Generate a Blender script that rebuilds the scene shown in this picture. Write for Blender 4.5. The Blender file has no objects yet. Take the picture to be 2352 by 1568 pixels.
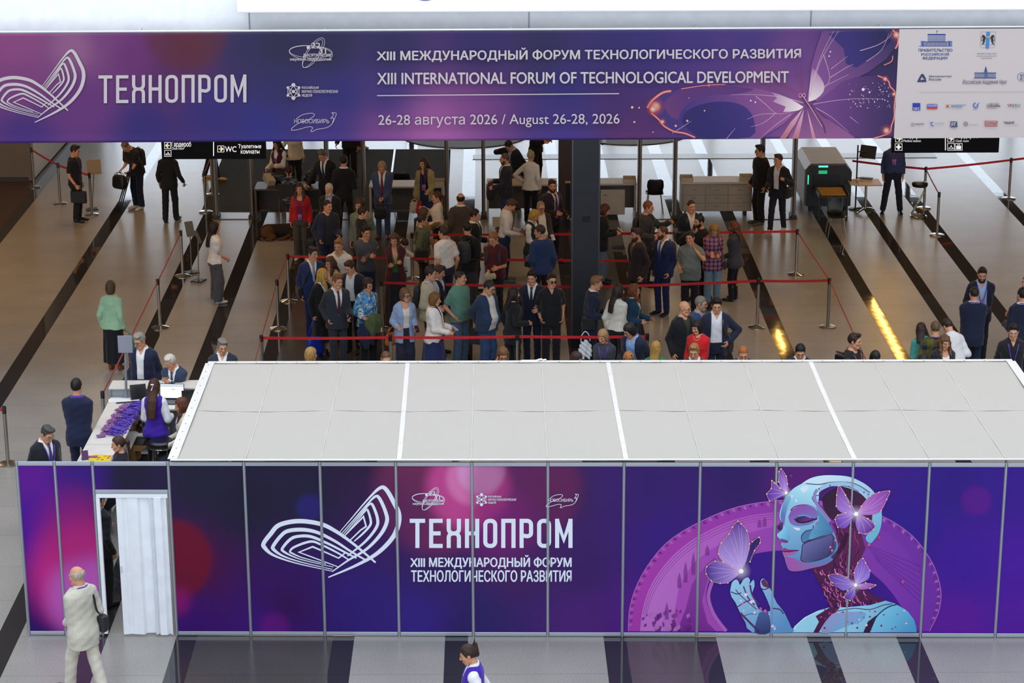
import bpy, bmesh, math, random
import numpy as np
from mathutils import Matrix, Vector
from mathutils.geometry import tessellate_polygon
random.seed(7); RNG = np.random.default_rng(7)
SC = bpy.context.scene; COL = SC.collection
PI = math.pi
# ------------------------------------------------------------------ camera
FPX, PITCH, ROLL, CAMH = 5137.0, math.radians(17.378), math.radians(-0.2235), 12.78
CX, CY = 1176.0, 784.0
cam = bpy.data.cameras.new('camera'); co = bpy.data.objects.new('camera', cam); COL.objects.link(co)
cam.sensor_fit = 'HORIZONTAL'; cam.sensor_width = 36.0; cam.lens = FPX/2352*36.0
cam.clip_start = 0.5; cam.clip_end = 300
_fw = Vector((0, math.cos(PITCH), -math.sin(PITCH))); _up = Vector((0, math.sin(PITCH), math.cos(PITCH))); _rt = Vector((1, 0, 0))
_c, _s = math.cos(ROLL), math.sin(ROLL)
_R = Matrix((( _rt*_c + _up*_s), (-_rt*_s + _up*_c), -_fw)).transposed()
_rt2 = _rt*_c - (-_up)*0*0
co.matrix_world = Matrix.Translation((0, 0, CAMH)) @ _R.to_4x4()
SC.camera = co
# ------------------------------------------------------------------ light and exposure
SC.view_settings.view_transform = 'Standard'; SC.view_settings.look = 'None'; SC.view_settings.gamma = 1.0
SC.view_settings.use_curve_mapping = False
SC.view_settings.exposure = 0.0
SC.render.film_transparent = False
try:
    SC.cycles.use_denoising = True; SC.cycles.max_bounces = 7; SC.cycles.diffuse_bounces = 3; SC.cycles.glossy_bounces = 3
    SC.cycles.transparent_max_bounces = 12; SC.cycles.sample_clamp_indirect = 6.0; SC.cycles.caustics_reflective = False; SC.cycles.caustics_refractive = False
except Exception: pass
wd = bpy.data.worlds.new('overcast_sky'); SC.world = wd; wd.use_nodes = True
_bg = wd.node_tree.nodes['Background']; _wn = wd.node_tree.nodes; _wl = wd.node_tree.links
_bg.inputs['Color'].default_value = (0.84, 0.93, 1.04, 1)
_wt = _wn.new('ShaderNodeTexCoord')
def _dot(v):
    n = _wn.new('ShaderNodeVectorMath'); n.operation = 'DOT_PRODUCT'; n.inputs[1].default_value = v; _wl.new(_wt.outputs['Generated'], n.inputs[0]); return n.outputs['Value']
def _rng(sock, a, b, lo, hi):
    n = _wn.new('ShaderNodeMapRange'); n.interpolation_type = 'SMOOTHSTEP'
    for i, v in enumerate((a, b, lo, hi)): n.inputs[i+1].default_value = v
    _wl.new(sock, n.inputs[0]); return n.outputs[0]
def _mth(op, a, b):
    n = _wn.new('ShaderNodeMath'); n.operation = op
    for k, v in ((0, a), (1, b)):
        if isinstance(v, float): n.inputs[k].default_value = v
        else: _wl.new(v, n.inputs[k])
    return n.outputs[0]
_front = _rng(_dot((0, -0.995, 0.10)), 0.45, 1.0, 0.0, 1.65)          # glazed front of the atrium behind the camera
_zen = _rng(_dot((0, 0, 1)), 0.42, 0.90, 0.0, 1.75)                    # skylights over the atrium
_far = _mth('MULTIPLY', _rng(_dot((0, 1, 0)), 0.55, 0.9, 0.0, 5.0), _rng(_dot((0, 0, 1)), 0.05, 0.45, 1.0, 0.0))   # bright forecourt sky seen through the doors
_wl.new(_mth('ADD', _mth('ADD', _mth('ADD', _front, _zen), _far), 0.26), _bg.inputs['Strength'])
def area(name, loc, rot, sx, sy, power, color):
    l = bpy.data.lights.new(name, 'AREA'); l.shape = 'RECTANGLE'; l.size = sx; l.size_y = sy; l.energy = power; l.color = color
    o = bpy.data.objects.new(name, l); COL.objects.link(o); o.location = loc; o.rotation_euler = rot; return o
WARM = (1.0, 0.60, 0.27)
for i, (x, y, p) in enumerate([(-14.5, 44, 380), (-4.5, 42, 110), (4.5, 42, 110), (14, 44, 240), (-9, 52, 110), (0, 51, 55), (9, 52, 85)]):
    area('ceiling_lamp_light', (x, y, 6.25), (0, 0, 0), 2.6, 2.6, p, WARM)
area('bulkhead_fill_light', (0, 29.5, 15.5), (math.radians(55), 0, 0), 34, 3.0, 900, (0.95, 0.98, 1.0))  # unseen fill light, added to brighten the upper bulkhead and the banner
# ------------------------------------------------------------------ pixels of the photo to points of the place
def ray(px, py):
    u, w = px - CX, py - CY
    c, s = math.cos(ROLL), math.sin(ROLL)
    u, w = c*u + s*w, -s*u + c*w
    return np.array([u, FPX*math.cos(PITCH) - w*math.sin(PITCH), -FPX*math.sin(PITCH) - w*math.cos(PITCH)])
def G(px, py, z=0.0):
    d = ray(px, py); t = (z - CAMH)/d[2]
    return np.array([d[0]*t, d[1]*t, z])
def GY(px, py, Y):
    d = ray(px, py); t = Y/d[1]
    return np.array([d[0]*t, Y, CAMH + d[2]*t])
def proj(P):
    P = np.asarray(P, float); x, y, z = P[..., 0], P[..., 1], P[..., 2] - CAMH
    zc = y*math.cos(PITCH) - z*math.sin(PITCH); v = -(y*math.sin(PITCH) + z*math.cos(PITCH))
    u = x/zc*FPX; w = v/zc*FPX; c, s = math.cos(ROLL), math.sin(ROLL)
    return np.stack([CX + c*u - s*w, CY + s*u + c*w], -1)
class Plane:
    """a vertical plane in the place; maps pixels of the photo onto it"""
    def __init__(s, o, ang):
        s.o = np.array([o[0], o[1], 0.0]); s.t = np.array([math.cos(ang), math.sin(ang), 0.0]); s.n = np.array([math.sin(ang), -math.cos(ang), 0.0]); s.ang = ang
    def hit(s, px, py, off=0.0):
        d = ray(px, py); e = np.array([0, 0, CAMH]); o = s.o + s.n*off
        return e + d*(np.dot(o - e, s.n)/np.dot(d, s.n))
    def uz(s, px, py):
        p = s.hit(px, py); return np.dot(p - s.o, s.t), p[2]
    def at(s, u, z, off=0.0): return s.o + s.t*u + s.n*off + np.array([0, 0, z])
# ------------------------------------------------------------------ materials
def lin(c):
    if isinstance(c, str):
        c = c.lstrip('#'); c = [int(c[i:i+2], 16)/255 for i in (0, 2, 4)]
    elif max(c) > 1.0: c = [v/255 for v in c]
    return tuple((v/12.92 if v <= 0.04045 else ((v + 0.055)/1.055)**2.4) for v in c[:3])
_M = {}
def mat(color, rough=0.7, metal=0.0, kind='plain', spec=0.5, emit=0.0, c2=None, scale=1.0):
    key = (str(color), rough, metal, kind, spec, emit, str(c2), scale)
    if key in _M: return _M[key]
    m = bpy.data.materials.new(kind + '_' + str(len(_M))); m.use_nodes = True; nt = m.node_tree; N = nt.nodes; L = nt.links
    b = N['Principled BSDF']; c = lin(color)
    b.inputs['Base Color'].default_value = (*c, 1); b.inputs['Roughness'].default_value = rough; b.inputs['Metallic'].default_value = metal
    b.inputs['Specular IOR Level'].default_value = spec
    if emit: b.inputs['Emission Color'].default_value = (*c, 1); b.inputs['Emission Strength'].default_value = emit
    tc = N.new('ShaderNodeTexCoord')
    def noise(sc, det=3.0, vec=None):
        n = N.new('ShaderNodeTexNoise'); n.inputs['Scale'].default_value = sc; n.inputs['Detail'].default_value = det
        L.new(vec if vec is not None else tc.outputs['Object'], n.inputs['Vector']); return n
    def mix(fac, a, bcol):
        x = N.new('ShaderNodeMix'); x.data_type = 'RGBA'
        if fac is not None: L.new(fac, x.inputs['Factor'])
        for sock, v in ((x.inputs[6], a), (x.inputs[7], bcol)):
            if isinstance(v, tuple): sock.default_value = (*v[:3], 1)
            else: L.new(v, sock)
        return x
    def ramp(fac, stops, interp='LINEAR'):
        r = N.new('ShaderNodeValToRGB'); L.new(fac, r.inputs['Fac']); r.color_ramp.interpolation = interp
        el = r.color_ramp.elements
        while len(el) < len(stops): el.new(0.5)
        for e, (p, col) in zip(el, stops): e.position = p; e.color = (*col[:3], 1)
        return r
    def bump(h, st, dist=0.01):
        bn = N.new('ShaderNodeBump'); bn.inputs['Strength'].default_value = st; bn.inputs['Distance'].default_value = dist
        L.new(h, bn.inputs['Height']); L.new(bn.outputs['Normal'], b.inputs['Normal'])
    d = lambda k: tuple(min(1, v*k) for v in c)
    if kind == 'cloth':
        n = noise(14, 4); r = ramp(n.outputs['Fac'], [(0.3, d(0.93)), (0.7, d(1.06))]); L.new(r.outputs['Color'], b.inputs['Base Color'])
        n2 = noise(9, 3); bump(n2.outputs['Fac'], 0.55, 0.02)
        b.inputs['Sheen Weight'].default_value = 0.15
    elif kind == 'hair':
        mp = N.new('ShaderNodeMapping'); mp.inputs['Scale'].default_value = (90, 90, 7); L.new(tc.outputs['Object'], mp.inputs['Vector'])
        n = noise(1.0, 3, mp.outputs['Vector']); r = ramp(n.outputs['Fac'], [(0.3, d(0.6)), (0.7, d(1.45))]); L.new(r.outputs['Color'], b.inputs['Base Color']); bump(n.outputs['Fac'], 0.6, 0.01)
    elif kind == 'granite':
        n = noise(260*scale, 2); n2 = noise(1.1, 4); n3 = noise(70*scale, 2)
        r = ramp(n.outputs['Fac'], [(0.32, d(0.62)), (0.5, d(1.0)), (0.68, d(1.4))])
        r3 = ramp(n3.outputs['Fac'], [(0.35, (0.8, 0.8, 0.8)), (0.65, (1.18, 1.18, 1.18))])
        r2 = ramp(n2.outputs['Fac'], [(0.3, (0.93, 0.93, 0.93)), (0.7, (1.05, 1.05, 1.05))])
        m1 = N.new('ShaderNodeMix'); m1.data_type = 'RGBA'; m1.blend_type = 'MULTIPLY'; m1.inputs['Factor'].default_value = 1
        L.new(r.outputs['Color'], m1.inputs[6]); L.new(r2.outputs['Color'], m1.inputs[7])
        m2 = N.new('ShaderNodeMix'); m2.data_type = 'RGBA'; m2.blend_type = 'MULTIPLY'; m2.inputs['Factor'].default_value = 1
        L.new(m1.outputs[2], m2.inputs[6]); L.new(r3.outputs['Color'], m2.inputs[7])
        # joints of the slabs
        sx = N.new('ShaderNodeSeparateXYZ'); L.new(tc.outputs['Object'], sx.inputs[0])
        mo = N.new('ShaderNodeMath'); mo.operation = 'PINGPONG'; mo.inputs[1].default_value = 0.6; L.new(sx.outputs['Y'], mo.inputs[0])
        lt = N.new('ShaderNodeMath'); lt.operation = 'LESS_THAN'; lt.inputs[1].default_value = 0.004; L.new(mo.outputs[0], lt.inputs[0])
        m3 = mix(lt.outputs[0], m2.outputs[2], d(0.55)); L.new(m3.outputs[2], b.inputs['Base Color'])
        rr = N.new('ShaderNodeMapRange'); L.new(n2.outputs['Fac'], rr.inputs[0]); rr.inputs[3].default_value = rough*0.92; rr.inputs[4].default_value = rough*1.1; L.new(rr.outputs[0], b.inputs['Roughness'])
        nb = noise(2.2, 2); bump(nb.outputs['Fac'], 0.05, 0.02)
    elif kind in ('plaid', 'floral', 'camo', 'tweed', 'stripe', 'carpet', 'wood', 'brushed'):
        k2 = lin(c2) if c2 else d(0.4)
        if kind == 'plaid':
            sx = N.new('ShaderNodeSeparateXYZ'); L.new(tc.outputs['Object'], sx.inputs[0]); outs = []
            for ax in ('X', 'Z'):
                w = N.new('ShaderNodeMath'); w.operation = 'PINGPONG'; w.inputs[1].default_value = 0.042*scale; L.new(sx.outputs[ax], w.inputs[0])
                g = N.new('ShaderNodeMath'); g.operation = 'LESS_THAN'; g.inputs[1].default_value = 0.017*scale; L.new(w.outputs[0], g.inputs[0]); outs.append(g)
            ad = N.new('ShaderNodeMath'); ad.operation = 'ADD'; L.new(outs[0].outputs[0], ad.inputs[0]); L.new(outs[1].outputs[0], ad.inputs[1])
            ml = N.new('ShaderNodeMath'); ml.operation = 'MULTIPLY'; ml.inputs[1].default_value = 0.5; L.new(ad.outputs[0], ml.inputs[0])
            x = mix(ml.outputs[0], c, k2); L.new(x.outputs[2], b.inputs['Base Color'])
        elif kind == 'floral':
            v = N.new('ShaderNodeTexVoronoi'); v.inputs['Scale'].default_value = 26*scale; L.new(tc.outputs['Object'], v.inputs['Vector'])
            sp = N.new('ShaderNodeSeparateColor'); L.new(v.outputs['Color'], sp.inputs[0])
            r = ramp(sp.outputs[0], [(0.0, c), (0.38, k2), (0.6, lin('c9d6dd')), (0.78, lin('b9a96a')), (0.9, lin('3f86b8'))], 'CONSTANT'); L.new(r.outputs['Color'], b.inputs['Base Color'])
        elif kind == 'camo':
            mp = N.new('ShaderNodeMapping'); mp.inputs['Scale'].default_value = (9, 9, 22); L.new(tc.outputs['Object'], mp.inputs['Vector'])
            n = noise(1.2, 2, mp.outputs['Vector']); r = ramp(n.outputs['Fac'], [(0.0, lin('1a2026')), (0.42, lin('36424c')), (0.52, c), (0.62, k2)], 'CONSTANT'); L.new(r.outputs['Color'], b.inputs['Base Color'])
        elif kind == 'tweed':
            n = noise(120, 2); r = ramp(n.outputs['Fac'], [(0.35, c), (0.65, k2)]); L.new(r.outputs['Color'], b.inputs['Base Color']); bump(n.outputs['Fac'], 0.3, 0.004)
        elif kind == 'stripe':
            w = N.new('ShaderNodeTexWave'); w.inputs['Scale'].default_value = 14*scale; w.bands_direction = 'DIAGONAL'; L.new(tc.outputs['Object'], w.inputs['Vector'])
            r = ramp(w.outputs['Fac'], [(0.0, c), (0.5, k2)], 'CONSTANT'); L.new(r.outputs['Color'], b.inputs['Base Color'])
        elif kind == 'carpet':
            mp = N.new('ShaderNodeMapping'); mp.inputs['Scale'].default_value = (6, 60, 1); L.new(tc.outputs['Object'], mp.inputs['Vector'])
            n = noise(1.0, 4, mp.outputs['Vector']); r = ramp(n.outputs['Fac'], [(0.3, d(0.7)), (0.7, d(1.3))]); L.new(r.outputs['Color'], b.inputs['Base Color']); bump(n.outputs['Fac'], 0.4, 0.01)
        elif kind == 'wood':
            mp = N.new('ShaderNodeMapping'); mp.inputs['Scale'].default_value = (3, 30, 40); L.new(tc.outputs['Object'], mp.inputs['Vector'])
            n = noise(1.0, 4, mp.outputs['Vector']); r = ramp(n.outputs['Fac'], [(0.3, d(0.75)), (0.7, d(1.2))]); L.new(r.outputs['Color'], b.inputs['Base Color'])
        elif kind == 'brushed':
            mp = N.new('ShaderNodeMapping'); mp.inputs['Scale'].default_value = (200, 200, 3); L.new(tc.outputs['Object'], mp.inputs['Vector'])
            n = noise(1.0, 2, mp.outputs['Vector']); bump(n.outputs['Fac'], 0.12, 0.002)
    elif kind == 'plain':
        n = noise(5, 3); r = ramp(n.outputs['Fac'], [(0.3, d(0.95)), (0.7, d(1.04))]); L.new(r.outputs['Color'], b.inputs['Base Color'])
    elif kind in ('print', 'skin'):
        a = N.new('ShaderNodeAttribute'); a.attribute_name = 'Col'; L.new(a.outputs['Color'], b.inputs['Base Color'])
        if kind == 'print' and scale == 2.0:       # inks that let the paper show
            t = N.new('ShaderNodeBsdfTransparent'); ms = N.new('ShaderNodeMixShader'); L.new(a.outputs['Alpha'], ms.inputs[0]); L.new(t.outputs[0], ms.inputs[1]); L.new(b.outputs[0], ms.inputs[2])
            L.new(ms.outputs[0], N['Material Output'].inputs['Surface'])
        if kind == 'skin':
            n = noise(60, 2); bump(n.outputs['Fac'], 0.08, 0.003)
    elif kind == 'glass':
        b.inputs['Transmission Weight'].default_value = 0.9; b.inputs['IOR'].default_value = 1.1; b.inputs['Alpha'].default_value = 0.45
    elif kind == 'fabric':
        mp = N.new('ShaderNodeMapping'); mp.inputs['Scale'].default_value = (120, 120, 120); L.new(tc.outputs['Object'], mp.inputs['Vector'])
        n = noise(1.0, 2, mp.outputs['Vector']); r = ramp(n.outputs['Fac'], [(0.3, d(0.96)), (0.7, d(1.03))]); L.new(r.outputs['Color'], b.inputs['Base Color'])
        n2 = noise(0.8, 2); bump(n2.outputs['Fac'], 0.12, 0.05)
    _M[key] = m; return m
# ------------------------------------------------------------------ meshes
def mk(name, V, F, m=None, parent=None, smooth=False, col=None, mats=None, midx=None):
    me = bpy.data.meshes.new(name)
    V = np.asarray(V, float).reshape(-1, 3)
    if isinstance(F, np.ndarray) and F.ndim == 2:
        nf, k = F.shape; me.vertices.add(len(V)); me.vertices.foreach_set('co', V.ravel().astype(np.float32))
        me.loops.add(nf*k); me.loops.foreach_set('vertex_index', F.ravel().astype(np.int32))
        me.polygons.add(nf); me.polygons.foreach_set('loop_start', np.arange(0, nf*k, k, dtype=np.int32)); me.update(calc_edges=True)
    else:
        me.from_pydata([tuple(v) for v in V], [], [tuple(int(i) for i in f) for f in F]); me.update()
    if smooth: me.polygons.foreach_set('use_smooth', np.ones(len(me.polygons), dtype=bool))
    for x in (mats or ([m] if m else [])): me.materials.append(x)
    if midx is not None: me.polygons.foreach_set('material_index', np.asarray(midx, dtype=np.int32))
    if col is not None:
        ca = me.color_attributes.new('Col', 'FLOAT_COLOR', 'POINT'); c4 = np.ones((len(V), 4), np.float32); c4[:, :np.asarray(col).shape[1]] = col
        ca.data.foreach_set('color', c4.ravel())
    o = bpy.data.objects.new(name, me); COL.objects.link(o)
    if parent is not None: o.parent = parent
    return o
def thing(name, label, cat, loc=(0, 0, 0), rz=0.0, group=None):
    o = bpy.data.objects.new(name, None); COL.objects.link(o); o.location = tuple(loc); o.rotation_euler = (0, 0, rz); o.empty_display_size = 0.1
    return tag(o, label, cat, group)
def tag(o, label, cat, group=None):
    o['label'] = label; o['category'] = cat
    if group: o['group'] = group
    return o
def struct(o, label=None):
    o['kind'] = 'structure'
    if label: o['label'] = label
    return o
class MB:
    """collects shapes of one part"""
    def __init__(s): s.V = []; s.F = []; s.n = 0; s.sm = []
    def add(s, V, F, M=None):
        V = np.asarray(V, float).reshape(-1, 3)
        if M is not None: V = V @ np.array(M.to_3x3()).T + np.array(M.translation)
        s.F += [tuple(int(i) + s.n for i in f) for f in F]; s.V.append(V); s.n += len(V); return s
    def box(s, c, d, b=0.004, rz=0.0, M=None):
        hx, hy, hz = d[0]/2, d[1]/2, d[2]/2; b = min(b, hx*.49, hy*.49, hz*.49)
        V = []; ids = {}
        for sx in (-1, 1):
            for sy in (-1, 1):
                for sz in (-1, 1):
                    ids[(sx, sy, sz)] = len(V); V += [(sx*hx, sy*(hy-b), sz*(hz-b)), (sx*(hx-b), sy*hy, sz*(hz-b)), (sx*(hx-b), sy*(hy-b), sz*hz)]
        F = []
        I = lambda a, k: ids[a] + k
        for k, (u, v) in enumerate(((1, 2), (0, 2), (0, 1))):
            for sg in (-1, 1):
                q = []
                for (a, e) in ((-1, -1), (1, -1), (1, 1), (-1, 1)):
                    t = [0, 0, 0]; t[k] = sg; t[u] = a; t[v] = e; q.append(I(tuple(t), k))
                F.append(q)
        for k in range(3):
            u, v = [i for i in range(3) if i != k]
            for a in (-1, 1):
                for e in (-1, 1):
                    t0 = [0, 0, 0]; t0[u] = a; t0[v] = e; t1 = list(t0); t0[k] = -1; t1[k] = 1
                    F.append([I(tuple(t0), u), I(tuple(t1), u), I(tuple(t1), v), I(tuple(t0), v)])
        for t in ids: F.append([I(t, 0), I(t, 1), I(t, 2)])
        V = np.array(V); fixed = []
        for f in F:
            p = V[list(f)]; nrm = np.cross(p[1]-p[0], p[2]-p[0]); fixed.append(f if np.dot(nrm, p.mean(0)) > 0 else f[::-1])
        c0, s0 = math.cos(rz), math.sin(rz); R = np.array([[c0, -s0, 0], [s0, c0, 0], [0, 0, 1]])
        V = V @ R.T + np.array(c); return s.add(V, fixed, M)
    def tube(s, pts, r, n=10, cap=True, M=None):
        pts = [np.asarray(p, float) for p in pts]; V = []; F = []; m = len(pts); rr = r if isinstance(r, (list, tuple)) else [r]*m; up = None
        for i, p in enumerate(pts):
            t = pts[min(i+1, m-1)] - pts[max(i-1, 0)]; t = t/(np.linalg.norm(t)+1e-9)
            if up is None: up = np.array([0, 0, 1.]) if abs(t[2]) < 0.9 else np.array([1., 0, 0])
            a = np.cross(t, up); a /= np.linalg.norm(a)+1e-9; bb = np.cross(a, t); up = bb
            for k in range(n): V.append(p + rr[i]*(math.cos(2*PI*k/n)*a + math.sin(2*PI*k/n)*bb))
        for i in range(m-1):
            for k in range(n): F.append((i*n+k, i*n+(k+1) % n, (i+1)*n+(k+1) % n, (i+1)*n+k))
        if cap: F.append(tuple(range(n))); F.append(tuple((m-1)*n+k for k in range(n))[::-1])
        return s.add(V, [f[::-1] for f in F], M)
    def lathe(s, prof, n=24, c=(0, 0, 0), M=None):
        V = []; F = []; m = len(prof)
        for (r, z) in prof:
            for k in range(n): V.append((c[0]+r*math.cos(2*PI*k/n), c[1]+r*math.sin(2*PI*k/n), c[2]+z))
        for i in range(m-1):
            for k in range(n): F.append((i*n+k, i*n+(k+1) % n, (i+1)*n+(k+1) % n, (i+1)*n+k))
        F.append(tuple(range(n))[::-1]); F.append(tuple((m-1)*n+k for k in range(n)))
        return s.add(V, F, M)
    def prism(s, poly, z0, z1, M=None):
        n = len(poly); V = [(x, y, z0) for x, y in poly] + [(x, y, z1) for x, y in poly]
        F = [tuple(range(n))[::-1], tuple(range(n, 2*n))] + [(i, (i+1) % n, n+(i+1) % n, n+i) for i in range(n)]
        return s.add(V, F, M)
    def ribbon(s, pts, side, w, th=0.002):
        """flat band along pts; side gives the width direction per point"""
        V = []; F = []; m = len(pts)
        for i, p in enumerate(pts):
            p = np.asarray(p, float); sd = np.asarray(side[i] if isinstance(side, list) else side, float); sd = sd/np.linalg.norm(sd)
            t = np.asarray(pts[min(i+1, m-1)], float) - np.asarray(pts[max(i-1, 0)], float); nn = np.cross(t, sd); nn = nn/(np.linalg.norm(nn)+1e-9)*th/2
            V += [p - sd*w/2 - nn, p + sd*w/2 - nn, p + sd*w/2 + nn, p - sd*w/2 + nn]
        for i in range(m-1):
            for k in range(4): F.append((4*i+k, 4*i+(k+1) % 4, 4*i+4+(k+1) % 4, 4*i+4+k))
        F += [(3, 2, 1, 0), tuple(4*(m-1)+k for k in range(4))]
        return s.add(V, F)
    def build(s, name, m, parent=None, smooth=False):
        V = np.vstack(s.V); o = mk(name, V, s.F, m, parent)
        if smooth:
            me = o.data; me.polygons.foreach_set('use_smooth', np.ones(len(me.polygons), dtype=bool))
            try: me.set_sharp_from_angle(angle=math.radians(40))
            except Exception: pass
        return o
def bez(p, n=8):
    """smooth curve through points (Catmull-Rom)"""
    p = [np.asarray(q, float) for q in p]; out = []
    for i in range(len(p)-1):
        a, b, c, d = p[max(i-1, 0)], p[i], p[i+1], p[min(i+2, len(p)-1)]
        for k in range(n):
            t = k/n; out.append(0.5*((2*b) + (-a+c)*t + (2*a-5*b+4*c-d)*t*t + (-a+3*b-3*c+d)*t**3))
    out.append(p[-1]); return out
# ------------------------------------------------------------------ flat printed graphics, drawn in pixels of the photo and laid on a plane
_TX = {}
def glyphs(txt, shear=0.0):
    """outlines of a line of lettering: a list of (points, triangles), one per inked shape with its holes cut out"""
    k = (txt, shear)
    if k not in _TX:
        cu = bpy.data.curves.new('t', 'FONT'); cu.body = txt; cu.size = 1.0; cu.shear = shear; cu.resolution_u = 4; cu.fill_mode = 'NONE'
        o = bpy.data.objects.new('t', cu); COL.objects.link(o); dg = bpy.context.evaluated_depsgraph_get(); dg.update()
        me = bpy.data.meshes.new_from_object(o.evaluated_get(dg))
        V = np.array([v.co[:2] for v in me.vertices]); nb = {}
        for e in me.edges: a, b = e.vertices; nb.setdefault(a, []).append(b); nb.setdefault(b, []).append(a)
        bpy.data.objects.remove(o); bpy.data.curves.remove(cu); bpy.data.meshes.remove(me)
        loops, seen = [], set()
        for v0 in nb:
            if v0 in seen: continue
            lp = [v0]; seen.add(v0); cur, prev = v0, None
            while True:
                nx = [n for n in nb[cur] if n != prev and (n not in seen or (n == v0 and len(lp) > 2))]
                nx = [n for n in nx if n != v0] or nx
                if not nx or nx[0] == v0: break
                prev, cur = cur, nx[0]; lp.append(cur); seen.add(cur)
            if len(lp) > 2: loops.append(V[sorted(lp)] if sorted(lp) == list(range(min(lp), min(lp)+len(lp))) else V[lp])
        ar = lambda P: 0.5*float(np.sum(P[:, 0]*np.roll(P[:, 1], -1)-np.roll(P[:, 0], -1)*P[:, 1]))
        def inside(p, P):
            x, y = P[:, 0], P[:, 1]; x2, y2 = np.roll(x, -1), np.roll(y, -1); c = (y > p[1]) != (y2 > p[1]); xi = x+(p[1]-y)*(x2-x)/np.where(y2 == y, 1e-9, y2-y); return bool(np.sum(c & (p[0] < xi)) % 2)
        cont = []
        for i, P in enumerate(loops):
            c = [j for j, q in enumerate(loops) if j != i and abs(ar(q)) > abs(ar(P)) and np.mean([inside(p, q) for p in P]) > 0.6]; cont.append(min(c, key=lambda j: abs(ar(loops[j]))) if c else None)
        hole = [c is not None and ar(loops[c])*ar(P) < 0 for P, c in zip(loops, cont)]; res = []
        for i, P in enumerate(loops):
            if hole[i]: continue
            hs = [q for j, q in enumerate(loops) if hole[j] and cont[j] == i]
            polys = [[Vector((x, y, 0)) for x, y in q] for q in [P]+hs]; res.append((np.vstack([P]+hs), tessellate_polygon(polys)))
        _TX[k] = (res, V.min(0), V.max(0))
    return _TX[k]
class Art:
    """ink on a plane; every shape gets its own hair-thin layer"""
    def __init__(s, plane, off): s.pl = plane; s.off = off; s.V = []; s.F = []; s.C = []; s.n = 0; s.k = 0
    step = 0.00004
    def _add(s, P, F, C, hold=False):
        o = s.off + s.k*s.step; s.k += 0 if hold else 1
        s.V += [s.pl.hit(x, y, o) for x, y in P]; s.C += C; s.F += [tuple(i + s.n for i in f) for f in F]; s.n += len(P)
    def c4(s, c, a=1.0): return (*lin(c), a)
    def poly(s, P, c, a=1.0, smooth=0):
        if smooth: P = [tuple(q) for q in bez(list(P)+[P[0]], smooth)[:-1]]
        if isinstance(c, list): C = [s.c4(c[i*len(c)//len(P)], a) for i in range(len(P))]
        else: C = [s.c4(c, a)]*len(P)
        T = tessellate_polygon([[Vector((x, y, 0)) for x, y in P]]); s._add(P, T, C); return s
    def grad(s, P, c0, c1, p0, p1, smooth=0, a=1.0):
        """polygon shaded from colour c0 at p0 to c1 at p1, cut up so the shading is even"""
        if smooth: P = [tuple(q) for q in bez(list(P)+[P[0]], smooth)[:-1]]
        bm = bmesh.new(); vs = [bm.verts.new((x, y, 0)) for x, y in P]
        for t in tessellate_polygon([[Vector((x, y, 0)) for x, y in P]]):
            try: bm.faces.new([vs[i] for i in t])
            except Exception: pass
        bmesh.ops.subdivide_edges(bm, edges=bm.edges[:], cuts=3, use_grid_fill=True); bm.verts.index_update()
        Q = [(v.co.x, v.co.y) for v in bm.verts]; F = [tuple(v.index for v in f.verts) for f in bm.faces]; bm.free()
        a0, a1 = np.array(lin(c0)), np.array(lin(c1)); d = np.array(p1, float)-np.array(p0, float); L2 = d @ d
        C = []
        for q in Q:
            t = min(1, max(0, float((np.array(q)-np.array(p0)) @ d/L2))); C.append((*(a0*(1-t)+a1*t), a))
        s._add(Q, F, C); return s
    def line(s, P, w, c, a=1.0, smooth=0, closed=False, taper=False, w1=None):
        P = [np.array(p, float) for p in P]; wl = None
        if closed: P = P+[P[0]]
        if smooth: P = bez(P, smooth)
        if len(P[0]) == 3: wl = [float(p[2]) for p in P]; P = [p[:2] for p in P]
        n = len(P); A = []
        for i in range(n):
            t0 = P[i]-P[i-1] if i > 0 else (P[i]-P[n-2] if closed else P[1]-P[0]); t1 = P[i+1]-P[i] if i < n-1 else (P[1]-P[0] if closed else t0)
            t0 = t0/(np.linalg.norm(t0)+1e-9); t1 = t1/(np.linalg.norm(t1)+1e-9); t = t0+t1; t = t/(np.linalg.norm(t)+1e-9); nn = np.array([-t[1], t[0]])
            sc = 1/max(0.5, float(abs(nn @ np.array([-t1[1], t1[0]]))))
            f = i/(n-1); ww = wl[i]*w if wl else w*(1-f)+w1*f if w1 is not None else w
            ww = (ww if not taper else ww*max(0.08, math.sin(PI*min(1, f*0.9+0.1))))/2*sc; A += [tuple(P[i]+nn*ww), tuple(P[i]-nn*ww)]
        s._add(A, [(2*i, 2*i+1, 2*i+3, 2*i+2) for i in range(n-1)], [s.c4(c, a)]*len(A)); return s
    def disc(s, x, y, rx, c, ry=None, a=1.0, n=20, c_out=None, a_out=None, rot=0.0):
        ry = ry or rx; cr, sr = math.cos(rot), math.sin(rot)
        P = [(x, y)] + [(x + rx*math.cos(2*PI*i/n)*cr - ry*math.sin(2*PI*i/n)*sr, y + rx*math.cos(2*PI*i/n)*sr + ry*math.sin(2*PI*i/n)*cr) for i in range(n)]
        s._add(P, [(0, 1+i, 1+(i+1) % n) for i in range(n)], [s.c4(c, a)] + [s.c4(c_out or c, a if a_out is None else a_out)]*n); return s
    def ell(s, x, y, rx, ry, rot, w, c, a=1.0, a0=0, a1=360, n=48):
        cr, sr = math.cos(rot), math.sin(rot); P = []
        for i in range(n+1):
            t = math.radians(a0+(a1-a0)*i/n); u, v = rx*math.cos(t), ry*math.sin(t); P.append((x+u*cr-v*sr, y+u*sr+v*cr))
        return s.line(P, w, c, a)
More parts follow.
